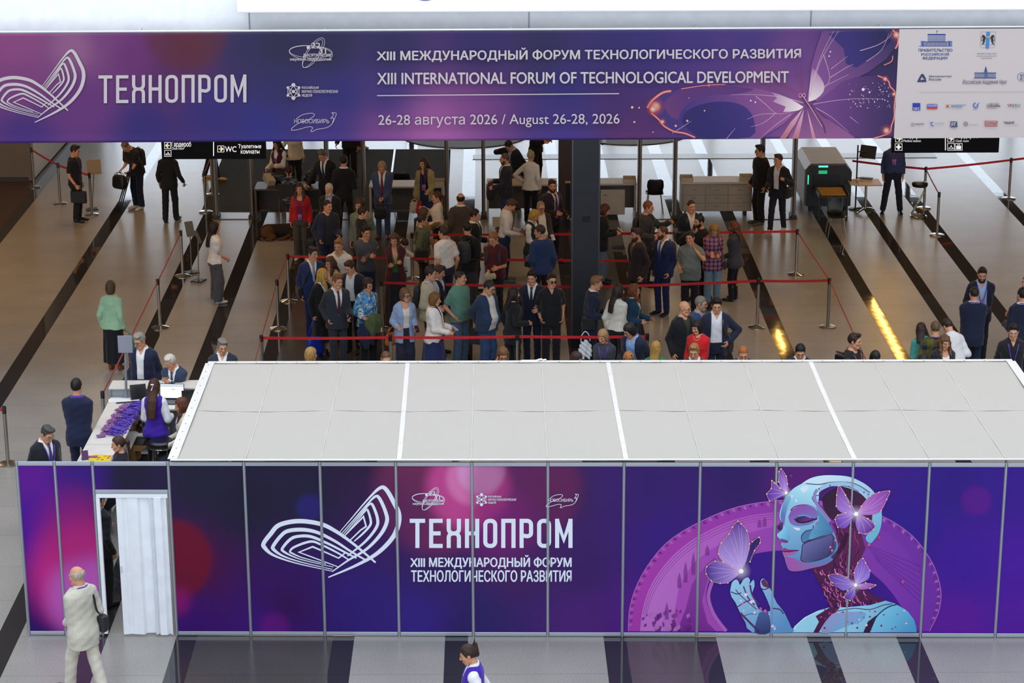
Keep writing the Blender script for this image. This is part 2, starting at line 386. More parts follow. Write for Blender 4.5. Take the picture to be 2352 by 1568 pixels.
    def text(s, txt, x0, yt, x1, yb, c, bold=0.0, dy=0.0, shear=0.0, a=1.0):
        """fills the box x0..x1, yt..yb with the lettering; dy tilts the line"""
        R_, mn, mx = glyphs(txt, shear); e = bold*1.1*abs(yb-yt); k0 = s.k
        for ox, oy in (((-e, 0), (e, 0), (0, -e*0.7), (0, e*0.7)) if bold else ((0, 0),)):
            for i, (V, F) in enumerate(R_):
                s.k = k0+i % 3; P = []
                for v in V:
                    u, w = (v-mn)/(mx-mn); P.append((x0+e+(x1-x0-2*e)*u+ox, yb-e*.7+(yt-yb+1.4*e)*w + dy*u + oy))
                s._add(P, F, [s.c4(c, a)]*len(P))
            k0 += 3
        s.k = k0; return s
    def build(s, name, parent=None, alpha=False, rough=0.6, emit=0.0):
        return mk(name, np.array(s.V), s.F, mat('ffffff', rough, 0, 'print', 0.3, emit, None, 2.0 if alpha else 1.0), parent, col=np.array(s.C))
# ================================================================== the hall
STA = math.radians(-0.636)
def lane(xp, y): return xp + math.tan(STA)*y
FLO0, FLO1 = 14.0, 72.0
BLACK = [(-11.17,-10.88),(-8.85,-8.55),(-6.65,-6.35),(-5.45,-5.16),(-4.23,-3.95),(-2.12,-1.83),(-0.61,-0.30),(1.52,1.82),(2.75,3.03),(4.25,4.57),(5.45,5.76),(7.60,7.86),(8.85,9.10),(10.04,10.35),(12.24,12.52)]
SLATE = [(-3.95,-2.12),(1.82,2.75)]
m_gran = mat('95918c', 0.26, 0, 'granite', 0.5); m_blk = mat('302e31', 0.045, 0, 'granite', 0.55); m_slate = mat('4a4745', 0.20, 0, 'granite', 0.5); m_brn = mat('4a3a33', 0.35, 0, 'granite', 0.4)
edges = sorted(set([-26.0, 26.0] + [e for b in BLACK+SLATE for e in b])); V = []; F = []; mi = []
for i, e in enumerate(edges): V += [(lane(e, FLO0), FLO0, 0), (lane(e, FLO1), FLO1, 0), (lane(e, FLO0), FLO0, -0.3), (lane(e, FLO1), FLO1, -0.3)]
for i in range(len(edges)-1):
    a, b = 4*i, 4*i+4; mid = (edges[i]+edges[i+1])/2
    F.append((a, b, b+1, a+1)); F.append((a+2, a+3, b+3, b+2))
    k = 1 if any(l < mid < h for l, h in BLACK) else 2 if any(l < mid < h for l, h in SLATE) else 3 if mid < -11.2 else 0
    mi += [k, k]
struct(mk('floor', V, F, mats=[m_gran, m_blk, m_slate, m_brn], midx=mi))
# rear hall: ceiling, bulkhead over the banner, side walls, glazed front of the building
YB = 36.35
m_white = mat('f2f4f7', 0.45, 0, 'plain'); m_ceil = mat('e6e0d6', 0.8); m_wallb = mat('6b5c4f', 0.6); m_gwall = mat('c9ccd0', 0.5)
struct(MB().box((0, (YB+0.2+71)/2, 6.75), (50, 71-YB-0.2, 0.5), 0.01).build('ceiling', m_ceil))
bw = MB(); bw.box((0, YB+0.3, 10.95), (50, 0.35, 10.7), 0.01)
struct(bw.build('wall_bulkhead', m_white))
struct(MB().box((-24.8, 55, 3.2), (0.4, 32, 6.4), 0.01).build('wall_left', m_wallb)); struct(MB().box((24.8, 55, 3.2), (0.4, 32, 6.4), 0.01).build('wall_right', m_wallb))
g0 = G(0, 418); g1 = G(75, 417); yw = (g0[1]+g1[1])/2
struct(MB().box(((g1[0]-24.6)/2, yw+0.15, 3.2), (24.6+g1[0], 0.3, 6.36), 0.01).build('wall_corner', m_wallb))
struct(MB().box((g1[0]-0.1, yw+5.2, 3.2), (0.2, 9.7, 6.36), 0.01).build('wall_passage', m_gwall))
struct(MB().box(((g1[0]-24.6)/2, yw-0.015, 0.06), (24.4+g1[0], 0.03, 0.12), 0.005).build('baseboard_corner', mat('2c211d', 0.5)))
# glazing at the far end: mullions and a dark lintel, daylight comes in through it
YG = 66.0
m_frame = mat('33363a', 0.4, 0.6)
fr = MB()
for x in np.arange(-24, 25, 3.0): fr.box((x, YG, 1.7), (0.14, 0.16, 3.4), 0.01)
fr.box((0, YG, 3.45), (50, 0.2, 0.22), 0.01); fr.box((0, YG, 0.08), (50, 0.2, 0.16), 0.01)
w1 = fr.build('window_1', m_frame); struct(w1)
struct(MB().box((0, YG+0.1, 5.0), (50, 0.3, 2.9), 0.01).build('wall_lintel', mat('4a4743', 0.7)))
gl = MB().box((0, YG+0.03, 1.7), (49.6, 0.012, 3.3), 0.002).build('window_pane', mat('eef4f8', 0.05, 0, 'glass'), w1)
# daylight outside: the bright forecourt
struct(mk('ground_outside', [(-40, YG+0.3, -0.02), (40, YG+0.3, -0.02), (40, 110, -0.02), (-40, 110, -0.02)], [(0, 1, 2, 3)], mat('c9ccd0', 0.9)))
# threshold strip and round mats before the doors
a0 = G(1372, 364); struct(MB().box((5, a0[1]+0.2, 0.006), (12, 0.55, 0.012), 0.003).build('trim_1', mat('8a8d90', 0.35, 0.5)))
for (px, py, rx) in ((1065, 341, 1.75), (1452, 334, 1.65)):
    c = G(px, py); n = 40
    o = MB().lathe([(rx, 0), (rx, 0.015), (rx-0.02, 0.02), (0.01, 0.02)], 48, (c[0], c[1]+rx, 0.0)).build('door_mat', mat('4a413a', 0.6, 0, 'carpet'))
    tag(o, 'round brown mat under the banner on the pale floor, ' + ('left of the grey column' if px < 1300 else 'right of the grey column'), 'mat', 'round mats by the doors')
# the dark runner carpet
q = [G(462, 487), G(1029, 487), G(1035, 343), G(518, 343)]
V = [(*p[:2], 0.0005) for p in q] + [(*p[:2], 0.004) for p in q]
cp = mk('runner_carpet', V, [(4, 5, 6, 7), (0, 1, 5, 4), (1, 2, 6, 5), (2, 3, 7, 6), (3, 0, 4, 7)], mat('34352f', 0.95, 0, 'carpet', 0.2)); tag(cp, 'large dark grey carpet on the floor behind the security desks', 'carpet')
# column
cb = [G(1312, 798), G(1375, 796)]; cw = cb[1][0]-cb[0][0]; cx = (cb[0][0]+cb[1][0])/2; cy = (cb[0][1]+cb[1][1])/2
col = thing('column', 'square dark grey clad column rising through the queue to the banner', 'column', (cx, cy+cw/2, 0)); col['kind'] = 'structure'
MB().box((0, 0, 3.25), (cw-0.02, cw, 6.5), 0.006).build('shaft', mat('3d3f44', 0.35, 0.35), col)
for sx in (-1, 1):
    MB().box((sx*(cw/2-0.012), -cw/2+0.01, 3.25), (0.03, 0.03, 6.5), 0.003).build('corner_trim', mat('6d7076', 0.3, 0.7), col)
MB().box((0, -cw/2-0.006, 0.1), (cw+0.02, 0.02, 0.2), 0.004).build('plinth', mat('26272a', 0.4, 0.3), col)
s0 = GY(1347, 503, cy)
so = MB().box((s0[0]-cx, -cw/2-0.012, s0[2]), (0.13, 0.03, 0.10), 0.004); so.build('socket_box', mat('141416', 0.4), col)
for dz in (3.0, 1.5): MB().box((0, -cw/2-0.0005, dz), (cw-0.07, 0.004, 0.006), 0.001).build('panel_joint', mat('232428', 0.5), col)
# dark cladding box behind the column
k0 = G(1283, 505); kw = 0.46
kb = MB().box((k0[0]+kw/2, k0[1]+0.3, 3.2), (kw, 0.5, 6.3), 0.008).build('pillar', mat('3a2c26', 0.5)); struct(kb, 'dark brown pillar behind the grey column')
# ------------------------------------------------------------------ bulkhead seams and the lightbox
for i, px in enumerate((573, 1215, 1862)):
    p = GY(px, 60, YB+0.12); struct(MB().box((p[0], YB+0.118, 10.95), (0.016, 0.02, 10.6), 0.002).build('trim_%d' % (i+2), mat('9aa0a8', 0.5)))
l0 = GY(545, 30, YB-0.45); l1 = GY(2352, 14, YB-0.45)
lb = thing('lightbox_sign', 'long white illuminated box sign above the purple banner', 'sign', ((l0[0]+14)/2, YB-0.2, l0[2]))
MB().box((0, 0, 2.0), (14-l0[0], 0.5, 4.0), 0.02).build('housing', mat('e9ecf2', 0.4, 0, 'plain', 0.5, 0.35), lb)
pc = GY(976, -41, YB-0.46); A = MB()
A.lathe([(0.30, 0), (0.30, 0.012), (0.24, 0.012), (0.24, 0)], 40, (0, 0, 0), Matrix.Translation((pc[0]-lb.location.x, -0.252, pc[2]-lb.location.z)) @ Matrix.Rotation(PI/2, 4, 'X')); A.build('emblem_ring', mat('6a5a8a', 0.5), lb)
# slim warm lamps on the ceiling near the glass; the polished black bands mirror them
_k = 1+6.4/CAMH
for (pa, pb) in (((2006, 690), (2074, 826)), ((1785, 757), (1801, 797)), ((1529, 765), (1541, 830)), ((1519, 690), (1521, 705))):
    a, b2 = G(*pa)*_k, G(*pb)*_k; d = b2-a; L_ = float(np.hypot(d[0], d[1])); c = (a+b2)/2
    o = MB().box((0, 0, 0), (L_, 0.08, 0.07), 0.01).build('ceiling_light', mat('ffc766', 0.5, 0, 'plain', 0.5, 24.0)); o.location = (c[0], c[1], 6.455); o.rotation_euler = (0, 0, math.atan2(d[1], d[0]))
    tag(o, 'slim warm ceiling light hidden above the banner over the far floor', 'lamp', 'warm ceiling lights')
# ================================================================== exhibition booth: panel wall, folding door, lettering
WP = Plane((-5.534, 27.637), -0.0152)
PH = 2.5
booth = thing('exhibition_booth', 'long booth wall of purple printed panels in silver frames below the white canopy', 'booth', tuple(WP.at(6, 0)), WP.ang)
_bi = Matrix.Rotation(-WP.ang, 4, 'Z') @ Matrix.Translation(-Vector(WP.at(6, 0)))
def keep(o, root):
    """parent o under root and keep it where it stands"""
    o.parent = root; bpy.context.view_layer.update(); o.matrix_parent_inverse = Matrix.Translation(root.location).inverted() if root.rotation_euler.z == 0 else (Matrix.Translation(root.location) @ Matrix.Rotation(root.rotation_euler.z, 4, 'Z')).inverted()
    return o
m_alu = mat('b4b9c2', 0.32, 0.75, 'brushed')
POSTS = [-1, -0.5, 0, 1, 2, 3, 4, 5, 6, 7, 8, 9, 10, 11, 12, 13]
bp = lambda u, z, off=0.0: tuple(WP.at(u, z, off))
for u in POSTS:
    b = MB(); oct_ = [(0.021*math.cos(PI/8+k*PI/4), 0.021*math.sin(PI/8+k*PI/4)) for k in range(8)]
    b.prism(oct_, 0.012, PH, Matrix.Translation(WP.at(u, 0)) @ Matrix.Rotation(WP.ang, 4, 'Z'))
    for dx in (-0.008, 0.008): b.box(tuple(WP.at(u+dx, 1.25, 0.0205)), (0.004, 0.006, 2.47), 0.001, WP.ang)
    b.lathe([(0.016, 0), (0.016, 0.02)], 10, tuple(WP.at(u, 0)))
    keep(b.build('post', m_alu), booth)
def rail(u0, u1, z, h=0.055):
    b = MB(); b.box(bp((u0+u1)/2, z), (u1-u0-0.04, 0.03, h), 0.003, WP.ang); b.box(bp((u0+u1)/2, z, 0.016), (u1-u0-0.04, 0.004, h*0.2), 0.001, WP.ang); keep(b.build('rail', m_alu), booth)
# the printed background: soft discs of light on violet, navy and charcoal
BASE = [((60,1090),'5e1a8c'),((90,1200),'4a1590'),((100,1430),'2f1160'),((200,1100),'3a1a78'),((170,1440),'3a1270'),((290,1095),'211f31'),((460,1100),'232236'),((440,1300),'4a1440'),((430,1430),'3a1268'),((560,1150),'211f34'),((700,1120),'242038'),((650,1400),'35144f'),((620,1440),'3f1878'),((830,1100),'2e1e3c'),((820,1400),'321f70'),((960,1420),'34227a'),((1000,1300),'35205a'),((1090,1420),'2f2360'),((1180,1300),'39235c'),((1300,1120),'3f2250'),((1330,1300),'3c2160'),((1340,1430),'4a2270'),((1420,1110),'3b2268'),((1480,1100),'362064'),((1520,1250),'3a1f78'),((1500,1430),'5a1f90'),((1700,1100),'33205f'),((1830,1110),'5a2170'),((1700,1300),'3d1d86'),((1900,1350),'3a1c84'),((2000,1100),'3d1e80'),((2090,1200),'341f86'),((2200,1110),'331f7c'),((2230,1300),'3f1c90'),((2200,1430),'5a1c92'),((2330,1110),'3a1e86'),((2330,1300),'4a1d96'),((2330,1440),'521d94')]
SPOTS = [(190,1320,165,'c02a80',0.95,0.55),(205,1370,125,'b45ab4',0.9,0.5),(170,1215,130,'9c1f66',0.55,0.7),(395,1285,105,'6f1428',0.8,0.25),(405,1380,50,'8c1468',0.7,0.8),(1000,1130,170,'7a2f55',0.75,0.35),(1075,1120,115,'c4488e',0.85,0.35),(1085,1100,70,'dd82b4',0.6,0.3),(1105,1080,62,'d49ac8',0.6,0.25),(1205,1120,150,'7a2a58',0.45,0.3),(1150,1215,120,'b0288a',0.5,0.9),(710,1165,40,'2f2a86',0.45,0.5),(630,1440,45,'6a1478',0.6,0.6),(2243,1150,42,'641c86',0.55,0.4),(1180,1260,150,'4a205c',0.5,0.6),(880,1200,160,'3c1d55',0.4,0.7)]
def field(px, py, base, spots, p=2.4):
    B = np.array([b[0] for b in base], float); Cc = np.array([lin(b[1]) for b in base])
    d = (px[:, None]-B[None, :, 0])**2 + ((py[:, None]-B[None, :, 1])*1.0)**2 + 900.
    w = 1/d**(p/2*1.3); c = (w @ Cc)/w.sum(1, keepdims=True)
    for x, y, r, col_, a, soft in spots:
        q = np.sqrt((px-x)**2+(py-y)**2)/r; t = np.clip((1-q)/soft, 0, 1); t = t*t*(3-2*t)*a
        c = c*(1-t[:, None]) + np.array(lin(col_))[None]*t[:, None]
    return c
m_print = mat('ffffff', 0.5, 0, 'print', 0.12)
def panel(u0, u1, z0, z1, nx=34, nz=80):
    us = np.linspace(u0, u1, nx); zs = np.linspace(z0, z1, nz); U, Z = np.meshgrid(us, zs)
    P = WP.o[None] + WP.t[None]*U.ravel()[:, None] + np.array([0, 0, 1.])[None]*Z.ravel()[:, None] + WP.n[None]*0.003
    px = proj(P); c = field(px[:, 0], px[:, 1], BASE, SPOTS)
    idx = np.arange(nx*nz).reshape(nz, nx); F = np.stack([idx[:-1, :-1], idx[:-1, 1:], idx[1:, 1:], idx[1:, :-1]], -1).reshape(-1, 4)
    n0 = len(P); back = [WP.at(u, z, -0.003) for u, z in ((u0, z0), (u1, z0), (u1, z1), (u0, z1))]
    Fl = [tuple(f) for f in F] + [(n0+3, n0+2, n0+1, n0)]
    o = mk('panel', np.vstack([P, back]), Fl, m_print, None, col=np.vstack([c, np.full((4, 3), 0.5)])); return keep(o, booth)
for i in range(len(POSTS)-1):
    u0, u1 = POSTS[i], POSTS[i+1]
    rail(u0, u1, PH-0.03)
    if u0 == 0:
        rail(u0, u1, 2.075, 0.06); panel(u0+0.02, u1-0.02, 2.10, PH-0.055, 40, 18); continue
    rail(u0, u1, 0.036); panel(u0+0.02, u1-0.02, 0.06, PH-0.055, 18 if u1-u0 < 0.9 else 34)
# short return walls and corner posts that carry the canopy
for (px, py) in ((478, 832), (2325, 828)):
    p = G(px, py, 2.5); b = MB(); b.tube([(p[0], p[1]-0.05, 0), (p[0], p[1]-0.05, 2.48)], 0.022, 8); keep(b.build('post', m_alu), booth)
# ---- folding door
fd = thing('folding_door', 'white accordion folding door half open in the booth wall', 'door', bp(0.6, 0), WP.ang)
m_wp = mat('eceef3', 0.45)
b = MB(); b.box(bp(0.5, 2.02), (0.95, 0.06, 0.05), 0.004, WP.ang); keep(b.build('track', m_wp), fd)
b = MB(); b.box(bp(0.045, 1.02), (0.05, 0.05, 1.98), 0.004, WP.ang); keep(b.build('jamb', m_wp), fd)
us = [0.285, 0.36, 0.395, 0.44, 0.565, 0.60, 0.705, 0.735, 0.765, 0.79, 0.815, 0.88, 0.905, 0.955]; dep = [0.01, 0.012, -0.012, 0.012, 0.012, -0.03, -0.05, 0.04, -0.02, 0.035, 0.03, 0.035, -0.02, 0.03]
lo = MB(); V = []; F = []
for k, (u, d) in enumerate(zip(us, dep)):
    for z in (0.02 + (0.006 if k % 2 else 0), 2.0): V += [WP.at(u, z, d+0.006), WP.at(u, z, d-0.006)]
for k in range(len(us)-1):
    a, c = 4*k, 4*k+4
    F += [(a, c, c+2, a+2), (a+1, a+3, c+3, c+1), (a+2, c+2, c+3, a+3), (a, a+1, c+1, c)]
F += [(0, 2, 3, 1), (4*len(us)-4, 4*len(us)-3, 4*len(us)-1, 4*len(us)-2)]
lo.add(V, F); keep(lo.build('leaf', m_wp), fd)
b = MB(); b.box(bp(0.30, 0.98, 0.028), (0.022, 0.03, 0.10), 0.006, WP.ang); keep(b.build('handle', mat('d8dade', 0.3)), fd)
# ---- the winged emblem and lettering, shared by the wall and the banner
def ribbon_wing(A, T, c, wscale):
    """nested bands of the emblem, traced as centre lines with widths; T maps booth wall pixels to pixels on the plane"""
    B = [[(597,680,5),(350,625,8),(200,572,16),(140,520,28),(135,490,28),(180,430,30),(240,368,30),(370,342,30),(520,362,28),(620,410,24),(720,480,18),(800,545,15),(890,622,12)],
         [(600,668,5),(400,622,7),(270,580,12),(203,535,22),(200,508,24),(250,442,24),(300,408,26),(400,400,26),(500,420,22),(620,480,18),(720,545,14),(835,612,11)],
         [(605,652,4),(420,610,6),(330,580,9),(266,545,17),(262,523,18),(310,468,20),(360,446,20),(450,446,20),(560,490,16),(650,535,14),(760,592,10)],
         [(555,632,5),(400,590,7),(332,562,11),(312,546,13),(345,515,15),(450,480,16),(520,500,14),(640,560,12),(712,606,9)],
         [(570,722,8),(760,640,18),(900,560,26),(1000,460,30),(1042,370,32),(1046,290,32),(1012,215,30),(962,130,28),(920,118,22),(840,192,12),(720,332,7),(640,425,5)],
         [(597,683,7),(700,610,12),(830,530,18),(925,430,24),(966,345,26),(957,280,24),(918,192,22),(888,176,17),(830,232,10),(730,347,7),(648,440,5)],
         [(700,577,9),(820,480,16),(895,385,20),(902,322,20),(872,238,18),(850,228,13),(800,282,9),(660,447,5)],
         [(745,478,8),(800,430,13),(852,372,16),(856,332,16),(838,272,14),(824,270,10),(760,347,7),(680,442,5)]]
    f = lambda q: (*T(560+q[0]/2.94, 1080+q[1]/2.94), q[2]/2.94)
    for b in B: A.line([f(q) for q in b], wscale, c, smooth=6)
    for b in ([(640,652,6),(480,592,8),(372,552,10),(465,515,12),(560,556,10),(640,592,9),(690,552,9)], [(715,474,8),(790,402,10),(826,378,11),(808,312,11),(720,402,7),(668,456,5)]): A.line([f(q) for q in b], wscale, c)
def techno(A, x0, yt, x1, yb, c, w, dy=0.0):
    """the narrow custom capitals ТЕХНОПРОМ"""
    LT = {'T': 1.08, 'E': .95, 'X': 1.0, 'H': 1.0, 'O': .98, 'P2': 1.0, 'R': .95, 'M': 1.22}
    seq = ['T', 'E', 'X', 'H', 'O', 'P2', 'R', 'O', 'M']; gap = 0.28
    tot = sum(LT[k] for k in seq) + gap*(len(seq)-1); un = (x1-x0)/tot; x = x0; hw = w/2
    for k in seq:
        W = LT[k]*un; l, r, t, b = x+hw, x+W-hw, yt+hw, yb-hw; m = (t+b)/2; rad = (r-l)*0.42
        D = lambda P, cl=False: A.line([(px, py + dy*(px-x0)/(x1-x0)) for px, py in P], w, c, closed=cl)
        arc = lambda cx, cy, a0, a1, rx=rad, ry=rad: [(cx+rx*math.cos(math.radians(a0+(a1-a0)*i/6)), cy+ry*math.sin(math.radians(a0+(a1-a0)*i/6))) for i in range(7)]
        if k == 'T': D([(l-hw, t), (r+hw, t)]); D([((l+r)/2, t), ((l+r)/2, b+hw)])
        elif k == 'E': D([(r+hw, t), (l, t), (l, b), (r+hw, b)]); D([(l, m), (r, m)])
        elif k == 'H': D([(l, t-hw), (l, b+hw)]); D([(r, t-hw), (r, b+hw)]); D([(l, m), (r, m)])
        elif k == 'P2': D([(l, b+hw), (l, t), (r, t), (r, b+hw)])
        elif k == 'O': D(arc(l+rad, t+rad, 180, 270)+arc(r-rad, t+rad, 270, 360)+arc(r-rad, b-rad, 0, 90)+arc(l+rad, b-rad, 90, 180), True)
        elif k == 'R': D([(l, b+hw), (l, t-hw)]); D([(l, t)]+arc(r-rad, t+rad, 270, 360)+arc(r-rad, m+hw-rad*0.6, 0, 90, rad, rad*0.8)+[(l, m+hw)])
        elif k == 'M':
            for q in (l, r): D([(q, b+hw), (q, t-hw)])
            D([(l, t-hw*.3), ((l+r)/2, m+(b-m)*0.5), (r, t-hw*.3)])
        elif k == 'X':
            D([(l, t-hw), (l, m-rad*1.3)]+arc(l+rad, m-rad*1.0, 180, 90)+arc(r-rad, m-rad*1.0, 90, 0)+[(r, t-hw)])
            D([(l, b+hw), (l, m+rad*1.3)]+arc(l+rad, m+rad*1.0, 180, 270)+arc(r-rad, m+rad*1.0, 270, 360)+[(r, b+hw)])
        x += W + gap*un
def decade(A, x, y, s, c):
    """two crossed orbits with 22 / 31 and the two lines of lettering"""
    A.ell(x, y, 50*s, 17*s, 0.10, 1.0, c); A.ell(x, y-3*s, 49*s, 14*s, 0.04, 0.9, c)
    A.ell(x+6*s, y-1*s, 40*s, 15*s, -0.98, 1.0, c); A.ell(x+4*s, y+1*s, 38*s, 11*s, -0.98, 0.9, c)
    A.disc(x-6*s, y-13*s, 4*s, c); A.text('22', x+1*s, y-24*s, x+22*s, y-11*s, c, 0.03); A.text('31', x+19*s, y-11*s, x+35*s, y+1*s, c, 0.03)
    A.text('десятилетие', x-18*s, y+1*s, x+47*s, y+10*s, c, 0.025); A.text('науки и технологий', x-48*s, y+10*s, x+47*s, y+19*s, c, 0.025)
def sciweek(A, x, y, s, c):
    pts = [(0, -15), (0, 15), (-13, -9), (13, -9), (-13, 9), (13, 9)]; P = [(x+a*s, y+b*s) for a, b in pts]
    for i, j in ((0, 2), (0, 3), (1, 4), (1, 5), (2, 4), (3, 5), (2, 5), (3, 4), (0, 4), (0, 5), (1, 2), (1, 3)): A.line([P[i], P[j]], 1.3*s, c)
    for (px, py), r in zip(P, (4.5, 4.5, 3, 3, 3, 3)): A.disc(px, py, r*s, c)
    A.disc(x, y, 3.5*s, c)
    for i, t in enumerate(('РОССИЙСКАЯ', 'НАУЧНО-ТЕХНОЛОГИЧЕСКАЯ', 'НЕДЕЛЯ')):
        A.text(t, x+19*s, y+(-13+9.5*i)*s, x+(19+(39, 83, 24)[i])*s, y+(-6+9.5*i)*s, c, 0.02)
def novosib(A, x, y, s, c):
    A.text('НОВОСИБИРЬ', x-40*s, y-6*s, x+40*s, y+4*s, c, 0.0)
    P = [(-36, -6), (-20, -16), (0, -19), (6, -14), (-8, -4), (-30, 4), (-44, 14), (-46, 20), (-30, 18), (-8, 12), (2, 14), (-2, 22), (2, 23), (12, 18), (34, 14), (46, 6), (50, -8), (44, -7), (50, -16), (46, -20), (56, -19), (54, -10), (48, 4)]
    A.line([(x+a*s, y+b*s) for a, b in P], 1.1, c, smooth=5)
INK = 'dfe4f0'
A = Art(WP, 0.0045)
ribbon_wing(A, lambda x, y: (x, y), INK, 1.0); keep(A.build('emblem'), booth)['label'] = 'white winged emblem of nested bands'
A = Art(WP, 0.0045); A.step = .00025; techno(A, 941, 1191, 1315, 1258, INK, 9.4)
A.text('XIII МЕЖДУНАРОДНЫЙ ФОРУМ', 942, 1274, 1313, 1306, INK, 0.022); A.text('ТЕХНОЛОГИЧЕСКОГО РАЗВИТИЯ', 944, 1309, 1313, 1336, INK, 0.022)
decade(A, 984, 1146, 0.75, INK); sciweek(A, 1106, 1147, 0.78, INK); novosib(A, 1288, 1149, 0.72, INK)
keep(A.build('lettering'), booth)['label'] = 'white forum lettering with three small logos'
# ---- canopy
m_fab = mat('b7b0a8', 0.75, 0, 'fabric', 0.2)
bl, fl, brr, frr = G(478, 833, 2.53), G(391, 1058, 2.53), G(2325, 828, 2.53), G(2479, 1056, 2.53)
can = thing('fabric_canopy', 'wide white fabric canopy stretched flat over the booth', 'canopy', ((bl[0]+brr[0])/2, (bl[1]+fl[1])/2, 2.5))
nx, ny = 90, 40; V = []
for j in range(ny+1):
    for i in range(nx+1):
        a, b2 = i/nx, j/ny; p = (fl*(1-a)+frr*a)*(1-b2) + (bl*(1-a)+brr*a)*b2
        sag = 0.035*math.sin(PI*b2)*(0.4+0.6*abs(math.sin(PI*a*6))); V.append((p[0], p[1], 2.53-sag + 0.003*math.sin(i*1.3+j*0.7)))
idx = np.arange((nx+1)*(ny+1)).reshape(ny+1, nx+1); F = np.stack([idx[:-1, :-1], idx[:-1, 1:], idx[1:, 1:], idx[1:, :-1]], -1).reshape(-1, 4)
o = keep(mk('sheet', V, F, m_fab, smooth=True), can); sm = o.modifiers.new('s', 'SOLIDIFY'); sm.thickness = 0.004; sm.offset = -1
zc = lambda p, d=0.004: (p[0], p[1], 2.53+d)
def cpt(px, py, lift=0.004):
    p = G(px, py, 2.53); t = (p[1]-fl[1])/(bl[1]-fl[1]); a = (p[0]-fl[0])/(frr[0]-fl[0]); t = min(1, max(0, t))
    return np.array([p[0], p[1], 2.53 - 0.035*math.sin(PI*t)*(0.4+0.6*abs(math.sin(PI*a*6))) + lift])
m_hem = mat('d9d4cd', 0.6, 0, 'plain', 0.3)
for P, w in (([(478, 833), (1400, 831), (2325, 828)], 0.09), ([(391, 1057), (1400, 1057), (2479, 1055)], 0.05), ([(482, 835), (396, 1055)], 0.13), ([(2322, 830), (2476, 1053)], 0.13)):
    q = [cpt(*p, 0.006) for p in P]; d = q[-1]-q[0]; sd = (0, 1, 0) if abs(d[0]) > abs(d[1]) else (1, 0, 0)
    pts = [q[0]*(1-t)+q[-1]*t for t in np.linspace(0, 1, 12)]; b = MB(); b.ribbon([(p[0], p[1], 2.538) for p in pts], sd, w, 0.004); keep(b.build('hem', m_hem), can)
def seam(p0, p1, w, m_, lift=0.004):
    pts = [cpt(p0[0]+(p1[0]-p0[0])*t, p0[1]+(p1[1]-p0[1])*t, lift) for t in np.linspace(0.0, 1.0, 25)]; b = MB(); b.ribbon(pts, (1, 0, 0) if abs(p1[1]-p0[1]) > 60 else (0, 1, 0), w, 0.001); keep(b.build('seam', m_), can)
for p0, p1 in (((936, 834), (917, 1055)), ((1397, 833), (1438, 1055)), ((1862, 831), (1963, 1054))): seam(p0, p1, 0.065, m_hem)
m_lt = mat('c0b9b1', 0.7, 0, 'plain', 0.2); m_dk = mat('aeaba7', 0.7, 0, 'plain', 0.2)
for p0, p1 in (((625, 840), (565, 1050)), ((785, 838), (737, 1052)), ((1088, 836), (1082, 1053)), ((1245, 836), (1257, 1053)), ((1550, 836), (1610, 1053)), ((1710, 836), (1790, 1053)), ((2010, 834), (2135, 1052)), ((2170, 834), (2310, 1052))): seam(p0, p1, 0.018, m_lt)
seam((440, 940), (2398, 938), 0.02, m_lt); 
e0 = None
for (p, q) in [((bl*(1-t)+brr*t), (0, -0.03)) for t in np.linspace(0.01, 0.99, 40)] + [((fl*(1-t)+bl*t), (0.02, 0)) for t in np.linspace(0.03, 0.97, 13)]:
    if e0 is None: e0 = keep(MB().lathe([(0.009, 0), (0.009, 0.003), (0.004, 0.003)], 8, (0, 0, 0)).build('eyelet', mat('8a8378', 0.35, 0.8)), can); e = e0
    else: e = e0.copy(); COL.objects.link(e)
    e.location = (p[0]+q[0], p[1]+q[1], 2.541)
tp = G(1243, 829, 2.53); b = MB()
for k in range(5): b.box((tp[0]-0.06+0.03*k, tp[1]-0.02+0.01*(k % 2), 2.55+0.008*(k % 3)), (0.035, 0.03, 0.02), 0.006)
b.box((tp[0]-0.16, tp[1], 2.543), (0.28, 0.03, 0.006), 0.002); tag(b.build('crumpled_tape', mat('e8e8e6', 0.6)), 'small crumpled white tape on the back edge of the canopy', 'tape')
# ---- printed artwork of the robot profile with a ring and glowing butterflies, on the booth wall
def Z1(x, y): return (1580+x/3.92, 1060+y/3.92)
A = Art(WP, 0.0045); Q = lambda P: [Z1(*p) for p in P]
# ring: a wide tilted band, cut by the panel edge at the bottom
def ringpts(cx, cy, rx, ry, rot, a0, a1, n): return [(cx+rx*math.cos(t)*math.cos(rot)-ry*math.sin(t)*math.sin(rot), cy+rx*math.cos(t)*math.sin(rot)+ry*math.sin(t)*math.cos(rot)) for t in [math.radians(a0+(a1-a0)*i/n) for i in range(n+1)]]
YBOT = 1449.5
def clipb(P, y=YBOT):
    out = []
    for i in range(len(P)):
        a, b2 = P[i], P[(i+1) % len(P)]
        if a[1] <= y: out.append(a)
        if (a[1] <= y) != (b2[1] <= y): t = (y-a[1])/(b2[1]-a[1]); out.append((a[0]+(b2[0]-a[0])*t, y))
    return out
OUT = [(1443,1449),(1446,1400),(1460,1350),(1490,1295),(1535,1243),(1600,1202),(1680,1168),(1760,1152),(1850,1148),(1950,1162),(2030,1187),(2095,1230),(2140,1290),(2160,1350),(2157,1400),(2135,1449)]
MID = [(1470,1449),(1475,1405),(1490,1355),(1520,1305),(1565,1258),(1620,1222),(1690,1192),(1760,1178),(1850,1174),(1940,1186),(2010,1208),(2065,1246),(2105,1300),(2122,1355),(2122,1405),(2105,1449)]
